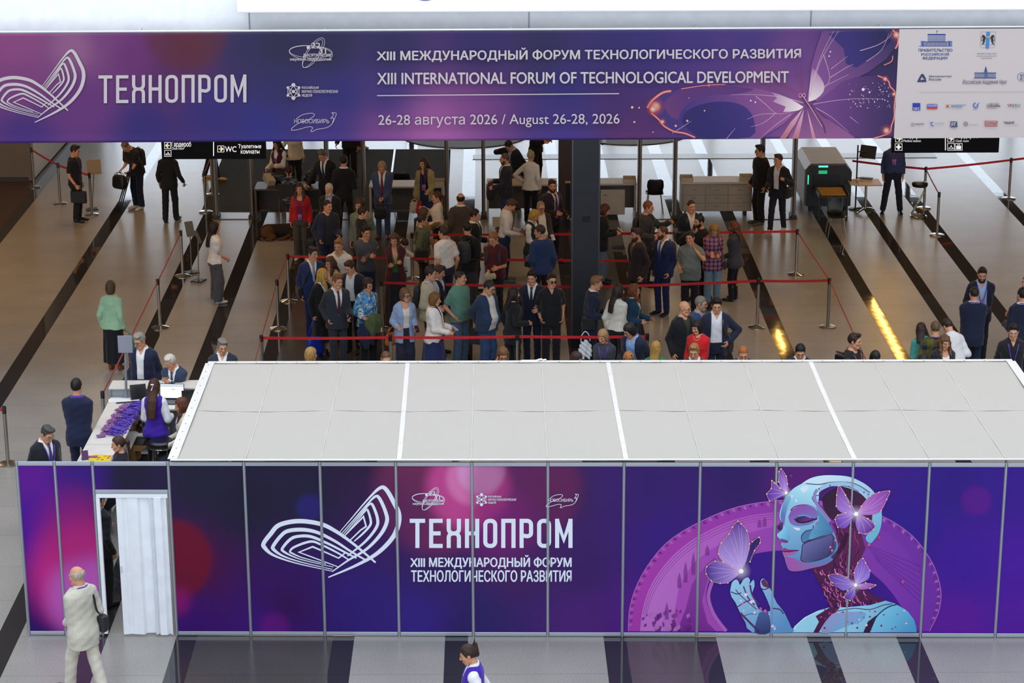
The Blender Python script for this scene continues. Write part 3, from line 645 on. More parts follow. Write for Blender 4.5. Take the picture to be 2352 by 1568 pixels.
INN = [(1665,1449),(1635,1410),(1622,1370),(1632,1330),(1665,1300),(1720,1275),(1790,1264),(1880,1268),(1960,1290),(2020,1330),(2062,1380),(2080,1420),(2085,1449)]
so_ = lambda P, n=6: [tuple(q) for q in bez(P, n)]
def band(a, b2, c0, c1, p0, p1): A.grad(so_(a)+so_(b2)[::-1], c0, c1, p0, p1)
band(OUT, INN, 'a83aa6', '6a2b9c', (1500, 1400), (2150, 1300))
band(MID, INN, 'b24fb4', '722fa2', (1500, 1420), (2120, 1330))
A.grad(so_(MID[:9])+[(1850,1205),(1760,1212),(1690,1232),(1630,1262),(1590,1296),(1560,1345),(1550,1400),(1556,1449)], 'c070c6', 'a848b0', (1500, 1440), (1850, 1190))
for off, w in ((4, 1.2), (9, 1.0), (14, 0.9)):
    A.line([(x+off*0.55, y+off) for x, y in so_(MID[1:10])], w, '8a2f94', 0.8)
import random as _r; _r.seed(3)
pts = so_(OUT, 12)
for i in range(4, len(pts)-6, 2):     # carved rim
    a, b2 = np.array(pts[i]), np.array(pts[i+1]); n = np.array([-(b2-a)[1], (b2-a)[0]]); n = n/np.linalg.norm(n)
    k = 5+3*_r.random(); A.poly([tuple(a+n*2), tuple(b2+n*2), tuple(b2+n*k+n*4), tuple(a+n*k)], '7c2a8c' if i % 4 else 'c06ac4', 0.75)
A.line(so_(OUT), 1.6, 'c77acb', 0.8)
for P in ([(1555,1449),(1575,1400),(1590,1340),(1620,1300),(1640,1280),(1652,1290),(1625,1330),(1612,1380),(1625,1430),(1645,1449)],): A.grad(P, '7a2a8e', '8d3f9f', (1560, 1440), (1640, 1290))
for _ in range(40):
    x, y = 1470+_r.random()*110, 1400+_r.random()*46; s = 4+_r.random()*9
    A.poly(clipb([(x, y), (x+s, y-s*0.5), (x+s*1.1, y+s*0.4), (x+s*0.2, y+s)]), _r.choice(['7d2c8f', '93409f', 'c87ccc', '6a2480']), 0.7)
for x, y, h in ((1556, 1330, 40), (1570, 1310, 55), (1588, 1290, 60), (1527, 1400, 45), (1620, 1262, 26), (1740, 1200, 22), (1752, 1196, 26), (1700, 1215, 18)): A.poly([(x, y), (x+5, y-h*0.4), (x+9, y), (x+9, y+h*0.5), (x, y+h*0.5)], '8a3a9c', 0.55)
for k in range(7): A.line([(1990+4*k, 1250+6*k), (2115, 1300+14*k)], 0.9, '4d2088', 0.6)
A.line([(1668, 1449), (1640, 1411), (1627, 1370), (1637, 1332)], 8, 'c56fca', 0.75, smooth=5)
# neck of wires
NECK = Q([(1110,960),(1300,880),(1340,640),(1300,560),(1420,520),(1560,640),(1600,780),(1560,860),(1500,960),(1530,1080),(1640,1180),(1780,1250),(1430,1300),(1280,1300),(1220,1180),(1160,1050)])
A.grad(NECK, '45123f', '5f1c55', Z1(1200, 1250), Z1(1500, 650))
for _ in range(90):
    t = _r.random(); y = 900+t*390; xl = 1130+(y-950)*0.42 if y > 950 else 1300; xr = 1540 if y < 1100 else 1560+(y-1100)*1.2
    x = xl+_r.random()*(xr-xl-30); L_ = 30+_r.random()*50
    A.line(Q([(x, y), (x+L_*0.3*(_r.random()-0.3), y+L_*0.6), (x+L_*0.6, y+L_)]), 1.2+_r.random()*1.6, _r.choice(['a33a7c', 'cf5fa0', '2a0a28', '7a2a6a', 'e58ac0']), 0.9)
for _ in range(50):
    x, y = 1310+_r.random()*230, 560+_r.random()*330; A.line(Q([(x, y), (x+20*(_r.random()-0.5), y+50), (x-20+40*_r.random(), y+95)]), 1.4, _r.choice(['8a2a66', 'b8468c', '2c0c2a', '6a2058']), 0.9)
# back of the head shell and skull opening
A.grad(Q([(1020,200),(1100,150),(1200,125),(1320,122),(1450,135),(1560,180),(1640,235),(1700,310),(1740,420),(1745,540),(1720,640),(1680,700),(1640,735),(1600,690),(1640,600),(1660,500),(1640,400),(1560,300),(1440,235),(1300,220),(1200,260),(1150,300)]), 'cfe6ee', '6fb2d2', Z1(1250, 120), Z1(1720, 640), 4)
A.grad(Q([(1215,330),(1260,285),(1330,250),(1420,240),(1520,265),(1600,330),(1650,420),(1650,520),(1600,600),(1500,600),(1400,560),(1300,520),(1240,450),(1215,390)]), '2c0c2c', '4a1548', Z1(1250, 300), Z1(1550, 550), 4)
A.line(Q([(1060,195),(1180,205),(1290,185),(1440,185),(1540,215),(1640,280)]), 2.2, '4a3a6c', smooth=5)
A.line(Q([(1140,290),(1230,220),(1330,200),(1450,205),(1560,250),(1640,330),(1670,420)]), 9, '9fc2dc', smooth=5); A.line(Q([(1200,320),(1260,258),(1340,226),(1440,224),(1540,268)]), 1.6, '3d3a66', smooth=5)
for x, y in ((1180, 245), (1280, 215), (1450, 225), (1585, 275), (1625, 295), (1187, 410), (1270, 560)): A.disc(*Z1(x, y), 1.7, '3a2450')
# face
FACE = Q([(1150,230),(1060,195),(1010,205),(940,250),(890,310),(850,380),(825,460),(830,520),(860,560),(850,610),(805,650),(812,680),(845,715),(835,745),(850,770),(842,790),(850,810),(858,835),(870,865),(885,920),(910,975),(960,985),(1040,970),(1110,955),(1230,920),(1310,870),(1345,800),(1350,740),(1330,670),(1300,610),(1280,560),(1230,480),(1170,400),(1150,320)])
A.grad(FACE, 'a5d8ea', '4a7fb6', Z1(950, 250), Z1(1150, 950), 3)
A.grad(Q([(1010,205),(1150,215),(1180,300),(1150,400),(1050,380),(940,400),(860,480),(840,440),(880,330),(940,250)]), 'b8e4f0', '7fbdd8', Z1(1000, 210), Z1(950, 450), 4)
A.grad(Q([(930,440),(990,400),(1080,395),(1160,440),(1170,500),(1110,560),(1000,580),(930,560),(905,500)]), '9a4fb6', '8a7cc8', Z1(1000, 430), Z1(1050, 560), 4, 0.75)
A.line(Q([(925,440),(960,405),(1030,388),(1100,395),(1150,425)]), 3.4, '8c2f7a', smooth=5, w1=1.2)
A.grad(Q([(965,520),(1000,490),(1060,485),(1110,505),(1150,515),(1090,545),(1020,550),(980,545)]), '3a1a4c', '6a2f7c', Z1(1000, 500), Z1(1060, 545), 4)
A.line(Q([(960,515),(1000,545),(1060,545),(1120,525),(1165,512)]), 3.2, '1d0d2c', smooth=5); A.line(Q([(990,492),(1050,482),(1110,503)]), 3, '6fa0e0', 0.9, smooth=5)
A.grad(Q([(805,580),(840,550),(868,560),(862,600),(830,615),(812,605)]), '2c1238', '6b3a80', Z1(815, 600), Z1(860, 560), 3)
A.grad(Q([(860,560),(900,620),(925,680),(900,715),(860,700),(812,680),(805,650),(850,610)]), '86cfe6', '6aa6cf', Z1(830, 640), Z1(910, 690), 3)
A.grad(Q([(835,690),(870,700),(905,715),(890,730),(850,725)]), '8b3f8c', '5a3a78', Z1(840, 690), Z1(900, 730), 3)
A.grad(Q([(842,790),(870,775),(910,790),(995,795),(960,812),(900,818),(855,812)]), 'a13a86', '7a2f72', Z1(850, 790), Z1(990, 800), 3)
A.grad(Q([(855,815),(900,820),(990,800),(960,835),(900,850),(868,842)]), 'c0509c', '9a6cb4', Z1(860, 815), Z1(950, 840), 3)
A.line(Q([(850,808),(920,806),(1000,798)]), 2, '3d123f', smooth=4)
A.grad(Q([(870,850),(960,870),(1020,900),(1110,920),(1230,900),(1310,830),(1345,760),(1340,830),(1310,880),(1230,930),(1110,960),(1000,985),(920,980),(890,930)]), 'b45aae', '6a86bc', Z1(900, 950), Z1(1330, 800), 3, 0.85)
A.grad(Q([(1030,750),(1080,720),(1200,680),(1290,655),(1325,690),(1335,760),(1300,830),(1230,870),(1130,890),(1020,890),(1025,830)]), '6f6ea4', '3f3d6e', Z1(1060, 720), Z1(1200, 880), 4)
A.line(Q([(1030,750),(1080,720),(1200,685),(1300,655),(1300,760),(1240,860),(1100,900),(1020,888),(1025,820),(1030,750)]), 2.0, '4a1d4c', smooth=4)
A.grad(Q([(1020,660),(1080,620),(1280,620),(1290,650),(1080,712),(1040,725)]), '4f7fae', '4a5b94', Z1(1050, 640), Z1(1280, 640), 3)
A.line(Q([(1290,630),(1200,672),(1080,712),(1040,730),(1022,680),(1060,625),(1120,610),(1130,570)]), 1.8, '2d1638', smooth=4)
A.line(Q([(1185,300),(1120,320),(1150,380),(1200,440),(1260,520),(1290,600)]), 1.8, '513a78', smooth=4); A.line(Q([(1165,250),(1140,300),(1160,380),(1230,470),(1280,540)]), 7, '9a8cc4', 0.8, smooth=4)
for x, y in ((1157, 550), (1285, 770), (1300, 800), (1330, 710)): A.disc(*Z1(x, y), 3, 'b0507c'); A.disc(*Z1(x-3, y-3), 1.2, 'f3d8ea')
for P in ([(1010,240),(1060,215),(1085,240),(1040,280)], [(930,300),(950,305),(930,330)], [(970,330),(985,350),(970,365)], [(940,590),(1010,600),(990,620)]): A.poly(Q(P), 'eaf6fb', 0.85, 3)
# shoulder, chest and hand
SH = [(930,1535),(960,1480),(1050,1400),(1170,1340),(1280,1310),(1430,1310),(1640,1290),(1780,1250),(1860,1275),(1960,1330),(2030,1410),(2055,1480),(2060,1535)]
A.grad(Q(SH), '9cd4e8', '4a93c0', Z1(1500, 1280), Z1(1900, 1530), 0)
A.grad(Q([(1640,1535),(1660,1450),(1720,1370),(1800,1310),(1880,1290),(1980,1345),(2040,1430),(2058,1535)]), '7cc4e0', '4d9cc8', Z1(1750, 1320), Z1(2000, 1520), 0)
A.poly(Q([(1280,1310),(1370,1310),(1320,1370),(1230,1450),(1180,1535),(1130,1535),(1180,1440),(1150,1390)]), '531447', 0.95); A.poly(Q([(1640,1535),(1690,1420),(1700,1380),(1620,1440),(1580,1535)]), '2f1238', 0.95)
A.grad(Q([(1230,1450),(1320,1360),(1480,1350),(1600,1360),(1560,1440),(1430,1480),(1300,1535),(1200,1535)]), '9a9ccc', '6fa8d0', Z1(1300, 1360), Z1(1400, 1530), 3)
A.line(Q([(1340,1345),(1500,1320),(1640,1330),(1760,1290),(1840,1280)]), 2, '3f3a6a', smooth=4); A.line(Q([(1660,1450),(1720,1370),(1800,1310),(1880,1285)]), 2.6, '1f2a50', smooth=4)
A.line(Q([(950,1520),(1000,1450),(1090,1385),(1200,1340)]), 2.2, 'd7f0f8', 0.9, smooth=4)
for _ in range(34):
    x, y = 1180+_r.random()*800, 1330+_r.random()*190; A.disc(*Z1(x, y), 0.9+_r.random()*2.2, _r.choice(['d86cb0', 'f2c6e4', '7a2a5c', '9c3f7c']))
ARM = Q([(380,1170),(395,1090),(430,1060),(455,1075),(470,1110),(500,1060),(540,1040),(560,1070),(550,1110),(590,1060),(600,1120),(580,1180),(600,1240),(640,1330),(700,1345),(735,1345),(740,1310),(690,1190),(655,1120),(655,1070),(680,1050),(710,1080),(735,1130),(760,1180),(800,1270),(850,1330),(890,1400),(930,1490),(940,1535),(580,1535),(520,1450),(470,1360),(430,1270),(395,1220)])
A.grad(ARM, '9ccbe4', '5c8fc0', Z1(420, 1100), Z1(800, 1530), 2)
for P, w in (([(430,1150),(470,1200),(560,1280),(620,1330)], 2), ([(440,1310),(520,1260),(560,1250)], 2.5), ([(500,1390),(560,1370),(620,1370)], 1.6), ([(470,1360),(560,1450),(640,1530)], 5), ([(760,1320),(830,1330),(860,1370)], 3), ([(660,1140),(690,1150),(740,1130)], 2.5), ([(385,1170),(440,1190),(480,1180)], 2.5), ([(560,1110),(580,1200),(640,1290)], 4), ([(500,1120),(540,1220),(600,1290)], 3)): A.line(Q(P), w, '5a2a6a', smooth=4)
A.poly(Q([(660,1075),(685,1055),(710,1085),(735,1130),(700,1130),(670,1110)]), '6a2a58', 0.9, 3)
A.grad(Q([(640,1360),(720,1350),(740,1535),(600,1535)]), '4a5a9c', '2f2a6c', Z1(660, 1380), Z1(680, 1530), 3, 0.7)
for _ in range(22):
    x, y = 430+_r.random()*430, 1180+_r.random()*330
    if x < 930-(1535-y)*1.0 or y > 1300: A.disc(*Z1(min(x, 500+(y-1180)*1.2), y), 1+_r.random()*3, _r.choice(['d86cb0', 'c05a98', 'f4d0ea']))
A.grad(Q([(1150,400),(1200,460),(1280,570),(1300,640),(1200,668),(1090,700),(1120,610),(1180,520)]), '4f86b8', '6fb4d6', Z1(1280, 600), Z1(1100, 640), 3, 0.7)
A.grad(Q([(880,300),(850,400),(835,500),(865,560),(880,480),(900,400),(930,320)]), '6f6ac0', '8fc6e0', Z1(840, 480), Z1(930, 330), 3, 0.6)
A.line(Q([(1300,870),(1400,760),(1430,640)]), 10, '3a1438', 0.6, smooth=4)
def butterfly(A, cx, cy, wings, glow=26, body=None):
    for P, c0, c1, veins in wings:
        A.grad(P, c0, c1, (cx, cy), max(P, key=lambda p: (p[0]-cx)**2+(p[1]-cy)**2), 4)
        n = len(P)
        for i in range(1, n-1):
            x, y = P[i]; A.line([(cx, cy), (cx+(x-cx)*0.55+3, cy+(y-cy)*0.5), (cx+(x-cx)*0.92, cy+(y-cy)*0.92)], 1.6, veins, 0.7, smooth=4, w1=0.4)
        A.line(P[1:-1], 1.0, 'f0a88c', 0.9, smooth=4)
        for i in range(1, n-1): A.disc(*P[i], 1.6, 'ffd9a0')
    for k in (1.0, 0.7, 0.4): A.disc(cx, cy, glow*k, 'fbe6f6', a=0.35, a_out=0.0)
    A.disc(cx, cy, glow*0.22, 'ffffff')
B = lambda P: Q(P)
butterfly(A, *Z1(480, 985), [(B([(490,990),(540,880),(555,740),(530,620),(480,560),(450,535),(400,590),(370,650),(300,730),(275,830),(330,920),(420,990)]), 'c9a8ec', '5c2a8c', 'e2c2f4'), (B([(480,1000),(400,940),(320,905),(245,895),(170,945),(165,1010),(210,1070),(290,1095),(360,1090),(430,1040)]), 'b896e4', '4a2a8e', 'e8b8e8'), (B([(500,990),(560,900),(600,800),(650,730),(640,680),(580,720),(540,840)]), '3a1f78', '2c1a60', '6a4aa0')], 24)
butterfly(A, *Z1(885, 280), [(B([(885,285),(897,200),(885,130),(840,65),(820,90),(815,180),(850,250)]), 'b88ae0', '6a3a9c', 'e0b0f0'), (B([(880,295),(830,240),(780,190),(755,170),(750,240),(710,290),(735,350),(800,335)]), 'a070d0', '5a2a94', 'e8b0e0')], 15)
butterfly(A, *Z1(1515, 470), [(B([(1520,470),(1560,400),(1640,310),(1720,275),(1815,265),(1790,340),(1740,440),(1640,480)]), 'c07ad2', '8c3aa0', 'e4a8e4'), (B([(1500,480),(1460,400),(1420,300),(1360,215),(1340,300),(1335,400),(1390,460)]), 'b48ae0', '7d3a9c', 'e4a8e4'), (B([(1490,490),(1420,460),(1350,480),(1325,520),(1350,590),(1430,590)]), 'b080dc', '6a3aa8', 'e4b8f0'), (B([(1520,490),(1620,510),(1680,560),(1670,610),(1600,650),(1540,640),(1510,560)]), 'b080dc', '5f2a8c', 'f0b8e8')], 22)
butterfly(A, *Z1(1510, 1110), [(B([(1510,1110),(1495,1000),(1530,910),(1575,870),(1600,910),(1640,980),(1620,1060)]), 'a888e4', '7a4ab0', 'e4b8f0'), (B([(1500,1115),(1430,1040),(1350,1010),(1265,1025),(1300,1090),(1400,1160)]), 'a080dc', '5a3298', 'e4b0ea'), (B([(1500,1125),(1440,1160),(1405,1220),(1460,1250),(1510,1200)]), '9a78dc', '5a3298', 'e4b0ea'), (B([(1520,1115),(1600,1090),(1690,1110),(1640,1140),(1560,1150)]), 'c07acc', '8c3a94', 'f0b8e8')], 18)
for x, y, c in ((1935, 1080, 'b04a8c'), (1720, 680, 'a04070'), (1630, 745, 'c05a7c'), (930, 125, '6a2a6c')): A.disc(*Z1(x, y), 4, c)
keep(A.build('artwork', None, True, 0.42), booth)['label'] = 'printed blue robot profile with a pink ring and butterflies'
# ================================================================== the wide banner over the hall
BPL = Plane((0.0, 36.018), 0.0076)
b0 = BPL.uz(1176, 322); bt = BPL.uz(1176, 71)
ban = thing('banner', 'very wide purple forum banner hung above the queue', 'banner', tuple(BPL.at(0, b0[1])), BPL.ang)
ZB0, ZB1 = b0[1], bt[1]
BB = [((40,100),'7a3a6a'),((180,110),'7c4a72'),((220,100),'6a3668'),((60,200),'6e3468'),((200,230),'5a2a66'),((60,300),'3a2266'),((300,130),'5e2660'),((330,290),'2a2060'),((430,110),'4e2034'),((400,180),'4a1f52'),((480,250),'2c2264'),((560,110),'28224a'),((640,110),'231f3c'),((640,200),'262252'),((600,290),'28256a'),((760,110),'221f3e'),((780,220),'282562'),((760,300),'3a2a6c'),((900,110),'26204a'),((900,230),'322864'),((880,300),'6a3a74'),((1000,300),'8a4a82'),((1080,250),'66356e'),((1100,110),'2a2052'),((1250,110),'241f46'),((1300,200),'2c2460'),((1300,300),'3a2a6c'),((1400,110),'2a2158'),((1430,230),'3c2258'),((1450,300),'4a2356'),((1480,110),'2e2360'),((1600,110),'362766'),((1620,180),'4a2c6a'),((1720,100),'3a2a68'),((1760,190),'6a3a6c'),((1840,150),'5c3670'),((1840,230),'7a4678'),((1700,300),'3a2a6a'),((1850,300),'70407a'),((1960,110),'2e2456'),((2040,110),'221d3e'),((2040,300),'3a2650')]
BS = [(1000,300,150,'8c4c84',0.5,0.9),(165,110,70,'8a5a7a',0.4,0.8),(425,70,110,'52202c',0.6,0.3)]
Us = np.linspace(-13.0, 13.0, 420); Zs = np.linspace(ZB0, ZB1, 44); U, Z = np.meshgrid(Us, Zs)
u_split = BPL.uz(2059, 190)[0]
P = BPL.o[None]+BPL.t[None]*U.ravel()[:, None]+np.array([0, 0, 1.])[None]*Z.ravel()[:, None]
P = P + BPL.n[None]*(0.012*np.sin(U.ravel()*2.1)*np.sin((Z.ravel()-ZB0)*1.4))[:, None]
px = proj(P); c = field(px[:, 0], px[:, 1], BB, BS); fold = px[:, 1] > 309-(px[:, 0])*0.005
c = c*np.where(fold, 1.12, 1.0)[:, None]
xs = px[:, 0] + (px[:, 1]-190)*0.048; wht = xs > 2059; 
idx = np.arange(P.shape[0]).reshape(U.shape); F = np.stack([idx[:-1, :-1], idx[:-1, 1:], idx[1:, 1:], idx[1:, :-1]], -1).reshape(-1, 4)
o = keep(mk('print', P, F, mat('ffffff', 0.6, 0, 'print', 0.25), None, smooth=True, col=c), ban); md = o.modifiers.new('t', 'SOLIDIFY'); md.thickness = 0.006; md.offset = -1
b = MB(); b.tube([tuple(BPL.at(-13, ZB1+0.02, -0.02)), tuple(BPL.at(13, ZB1+0.02, -0.02))], 0.022, 8); keep(b.build('top_pole', mat('c9ccd2', 0.35, 0.6)), ban)
for u in np.arange(-12, 13, 3.0):
    b = MB(); b.box(tuple(BPL.at(u, ZB1+0.03, -0.15)), (0.03, 0.26, 0.03), 0.004, BPL.ang); keep(b.build('bracket', mat('c9ccd2', 0.35, 0.6)), ban)
BI = 'b9aeb0'
A = Art(BPL, 0.018)
def TB(x, y): return (80+.705*(x-754)+.0185*(y-1327), 282+.796*(y-1327))
ribbon_wing(A, TB, BI, 0.76); keep(A.build('emblem'), ban)['label'] = 'pale winged emblem of nested bands'
A = Art(BPL, 0.018); A.step = .00025; techno(A, 226, 173, 566, 237, BI, 7.4, -2)
decade(A, 714, 122, 1.0, BI); sciweek(A, 674, 210, 1.0, BI); novosib(A, 716, 279, 1.0, BI)
A.text('XIII МЕЖДУНАРОДНЫЙ ФОРУМ ТЕХНОЛОГИЧЕСКОГО РАЗВИТИЯ', 865, 111, 1840, 143, BI, 0.022, -5)
A.text('XIII INTERNATIONAL FORUM OF TECHNOLOGICAL DEVELOPMENT', 866, 167, 1812, 194, BI, 0.022, -4)
A.line([(866, 219.5), (1422, 215)], 2.2, BI); A.text('26-28 августа 2026 / August 26-28, 2026', 869, 264, 1423, 294, BI, 0.004, -3)
keep(A.build('lettering'), ban)['label'] = 'pale forum title, date and small logos'
# butterfly print
def Z2(x, y): return (1400+x/3.459, 60+y/3.459)
A = Art(BPL, 0.014); Q = lambda P: [Z2(*p) for p in P]
def clipy(P, lo=None, hi=None):
    for lim, sg in ((lo, 1), (hi, -1)):
        if lim is None: continue
        out = []
        for i in range(len(P)):
            a, b2 = P[i], P[(i+1) % len(P)]; ia, ib = (a[1]-lim)*sg >= 0, (b2[1]-lim)*sg >= 0
            if ia: out.append(a)
            if ia != ib: t = (lim-a[1])/(b2[1]-a[1]); out.append((a[0]+(b2[0]-a[0])*t, lim))
        P = out
    return P
LW = [(300,650),(340,590),(420,530),(560,490),(720,468),(900,466),(1080,480),(1250,510),(1400,560),(1520,610),(1480,680),(1380,780),(1280,840),(1200,893),(720,893),(600,850),(500,830),(430,780),(390,720),(330,690)]
A.grad(Q(LW), '8a4c80', '3a2868', Z2(1450, 620), Z2(700, 700))
A.grad(Q([(570,760),(600,690),(700,630),(850,600),(1000,610),(1100,660),(1150,760),(1120,880),(760,893),(650,840)]), '2a2260', '3a2a70', Z2(800, 760), Z2(1100, 660), 3, 0.85)
A.grad(Q([(560,500),(760,475),(950,475),(1150,500),(1000,540),(800,550),(650,600),(570,680),(540,740),(470,700),(440,600)]), '5e3474', '6f3a70', Z2(600, 550), Z2(450, 650), 3, 0.7)
UW = [(1560,600),(1590,470),(1600,330),(1640,180),(1690,36),(2250,30),(2295,60),(2290,140),(2200,260),(2050,370),(1900,440),(1780,520),(1660,590)]
A.grad(Q(UW), '7a4680', '2c2350', Z2(1600, 500), Z2(2200, 80))
A.grad(Q([(1740,60),(1900,40),(2200,40),(2240,120),(2120,230),(1960,330),(1880,300),(1860,180)]), '332a6c', '241e4c', Z2(1900, 150), Z2(2200, 80), 0, 0.8)
RW = [(1600,620),(1700,560),(1850,440),(1980,400),(2130,390),(2210,430),(2230,480),(2270,530),(2262,640),(2262,720),(2240,790),(2220,850),(2150,893),(1900,880),(1780,780),(1680,690)]
A.grad(Q(RW), '6a3a78', '30214e', Z2(1650, 640), Z2(2200, 600))
A.grad(Q([(1420,893),(1500,720),(1560,640),(1620,640),(1700,720),(1830,800),(1960,893)]), '6c3c70', '8a5482', Z2(1560, 650), Z2(1600, 890), 0, 0.9)
for P in ([(1540,650),(1440,760),(1350,893),(1400,893),(1480,770)], [(1545,660),(1500,760),(1450,893),(1500,893),(1530,760)], [(1570,660),(1600,760),(1640,893),(1610,893)]): A.grad(Q(P), 'c79aae', 'a8606c', Z2(1540, 660), Z2(1450, 890))
for P in ([(1580,600),(1590,470),(1610,340),(1640,360),(1700,450),(1700,520),(1640,580)], [(1540,640),(1420,570),(1290,525),(1330,570),(1300,600),(1400,640),(1380,680),(1500,670)]):
    A.grad(Q(P), 'e2d4d2', '9a6a92', Z2(1550, 620), P and Z2(*P[2]), 2, 0.95)
vs = [([(1540,610),(1400,570),(1180,545),(960,545)], 2), ([(1160,555),(1240,620),(1330,695),(1440,680)], 1.6), ([(1330,695),(1200,700),(1090,740)], 1.4), ([(1310,700),(1220,770),(1120,800)], 1.4), ([(1440,700),(1300,800),(1200,893)], 1.6), ([(1590,560),(1640,380),(1700,230),(1820,40)], 1.8), ([(1600,480),(1680,240),(1780,40)], 1.4), ([(1700,225),(1750,410),(1700,500)], 1.5), ([(1750,410),(1880,330),(1940,300)], 1.5), ([(1760,340),(1890,240)], 1.3), ([(1700,480),(1900,385)], 1.3), ([(1620,620),(1800,590),(2000,575),(2180,580)], 1.4), ([(1640,650),(1760,720),(1900,840)], 1.6), ([(1910,720),(1980,775)], 1.4), ([(500,850),(650,755)], 1.6), ([(930,893),(1000,810)], 1.3), ([(1990,195),(2130,150),(2220,90),(2250,30)], 1.8), ([(2040,280),(2160,190),(2220,60)], 1.4)]
for P, w in vs: A.line(Q(P), w, 'c9a6b2', 0.8, smooth=4, w1=0.5)
def spark(P, w): A.line(Q(P), w*2.4, '8c2f3c', 0.5, smooth=4); A.line(Q(P), w, 'd88a86', 0.95, smooth=4)
spark([(300,650),(340,590),(420,530),(490,515)], 4); spark([(570,498),(760,470),(920,464)], 1.6); spark([(330,690),(390,740),(430,790),(510,835),(600,852),(680,885)], 3); spark([(2130,393),(2210,430),(2230,480),(2270,530),(2262,640)], 2.4); spark([(2262,640),(2262,720),(2240,790),(2220,850),(2100,890)], 2.4); spark([(2250,30),(2290,80),(2290,140),(2270,180)], 3); spark([(2250,235),(2240,280),(2180,310)], 1.6)
for x, y, r in ((365, 640, 24), (345, 660, 16), (2280, 70, 16), (2200, 830, 16), (2190, 420, 10), (2260, 540, 9), (790, 470, 6), (420, 760, 10)):
    A.disc(*Z2(x, y), r, 'd0504a', a=0.55, a_out=0.0); A.disc(*Z2(x, y), r*0.55, 'f2c0a8', a=0.85, a_out=0.0)
_r.seed(5)
for _ in range(70): A.disc(*Z2(1900+_r.random()*330, 450+_r.random()*200), 0.4+_r.random()*1.0, 'd6b6c0')
for x, y, r in ((2015, 503, 3.4), (2065, 525, 2), (1122, 592, 1.8), (1158, 604, 1.8), (1755, 204, 1.6), (1745, 238, 1.6), (180, 645, 3), (235, 648, 2), (197, 762, 2.4), (618, 752, 2.6), (755, 672, 1.8), (630, 570, 1.2), (345, 842, 1.5), (526, 792, 2.6), (2150, 505, 1.5)): A.disc(*Z2(x, y), r, 'd99c8c' if x < 800 else 'dccad0')
A.line(Q([(1530,540),(1560,600),(1600,640),(1640,700),(1700,790),(1715,850)]), 7, '5a2f58', smooth=4, w1=3); A.line(Q([(1540,560),(1600,650),(1690,800)]), 2, 'b88a9c', smooth=4)
for x in (1515, 1545): A.ell(*Z2(x, 550), 3.4, 4.2, 0, 1.4, 'c79aae')
for P in ([(1520,540),(1420,490),(1310,445)], [(1530,535),(1500,400),(1470,270)], [(1540,530),(1535,400),(1530,280)]): A.line(Q(P), 0.9, '8a3f4c', 0.8)
keep(A.build('artwork', None, True, 0.6), ban)['label'] = 'printed violet butterfly with glowing orange edges'
# sponsors' logos on the pale end
def Z3(x, y): return (2040+x/5.808, 60+y/5.808)
A = Art(BPL, 0.017); A.step = .0001; _e = [proj(BPL.at(u, z, 0.017)) for u, z in ((BPL.uz(2065.2, 70)[0], ZB1), (12.9, ZB1), (12.9, ZB0), (BPL.uz(2052.8, 312)[0], ZB0))]; A.poly([tuple(q) for q in _e], 'bdb2b0'); Q = lambda P: [Z3(*p) for p in P]; NV = '2f3f7c'; DK = '33365c'
R = lambda x0, y0, x1, y1, c, a=1.0: A.poly(Q([(x0, y0), (x1, y0), (x1, y1), (x0, y1)]), c, a)
def T(t, x0, y0, x1, y1, c, b=0.01, sh=0): a, d = Z3(x0, y0), Z3(x1, y1); A.text(t, a[0], a[1], d[0], d[1], c, b, -0.4, sh)
R(410, 266, 858, 273, NV); R(525, 104, 768, 122, NV)
for i in range(13): R(530+i*18.5, 122, 539+i*18.5, 205, '5f6a94')
for j in range(6): R(528, 134+j*13, 766, 139+j*13, '5f6a94')
for i in range(16): R(502+i*18, 212, 512+i*18, 268, NV)
R(500, 205, 790, 214, NV)
for x in (436, 790): R(x, 200, x+62, 268, '6a749c'); R(x+20, 200, x+34, 268, NV); R(x, 200, x+62, 208, NV)
R(645, 62, 649, 104, NV); A.poly(Q([(649, 62), (664, 60), (662, 72), (649, 72)]), NV)
T('ПРАВИТЕЛЬСТВО', 404, 302, 858, 342, NV, 0.02); T('РОССИЙСКОЙ', 443, 352, 812, 394, NV, 0.02); T('ФЕДЕРАЦИИ', 460, 408, 790, 452, NV, 0.02)
A.line(Q([(1238, 76), (1435, 76), (1420, 270), (1405, 285), (1345, 288), (1323, 305), (1300, 288), (1240, 285), (1228, 270)]), 0.5, '8a8690', closed=True); A.poly(Q([(1312, 76), (1360, 76), (1345, 290), (1322, 305), (1300, 290)]), '3f78b4')
for sg in (-1, 1):
    X = lambda d: 1333+sg*d
    A.poly(Q([(X(30), 150), (X(52), 120), (X(72), 115), (X(80), 135), (X(66), 160), (X(76), 190), (X(64), 215), (X(86), 240), (X(62), 242), (X(46), 215), (X(38), 180)]), '2c2a34'); A.line(Q([(X(86), 210), (X(92), 160), (X(78), 130)]), 0.9, '2c2a34')
A.poly(Q([(1300, 150), (1316, 134), (1350, 134), (1366, 150), (1340, 156)]), 'b8963c'); A.line(Q([(1240, 248), (1425, 248)]), 0.6, '6a6874')
for i, (t, x0, x1) in enumerate((('ПРАВИТЕЛЬСТВО', 1186, 1444), ('НОВОСИБИРСКОЙ', 1176, 1446), ('ОБЛАСТИ', 1240, 1380))): T(t, x0, 360+i*31, x1, 377+i*31, '6b6268', 0)
for P in ([(383, 745), (436, 650), (452, 636), (462, 650), (412, 745)], [(452, 636), (470, 640), (508, 705), (495, 714), (470, 700), (444, 655)], [(424, 720), (500, 712), (512, 728), (505, 745), (410, 745)]): A.poly(Q(P), DK)
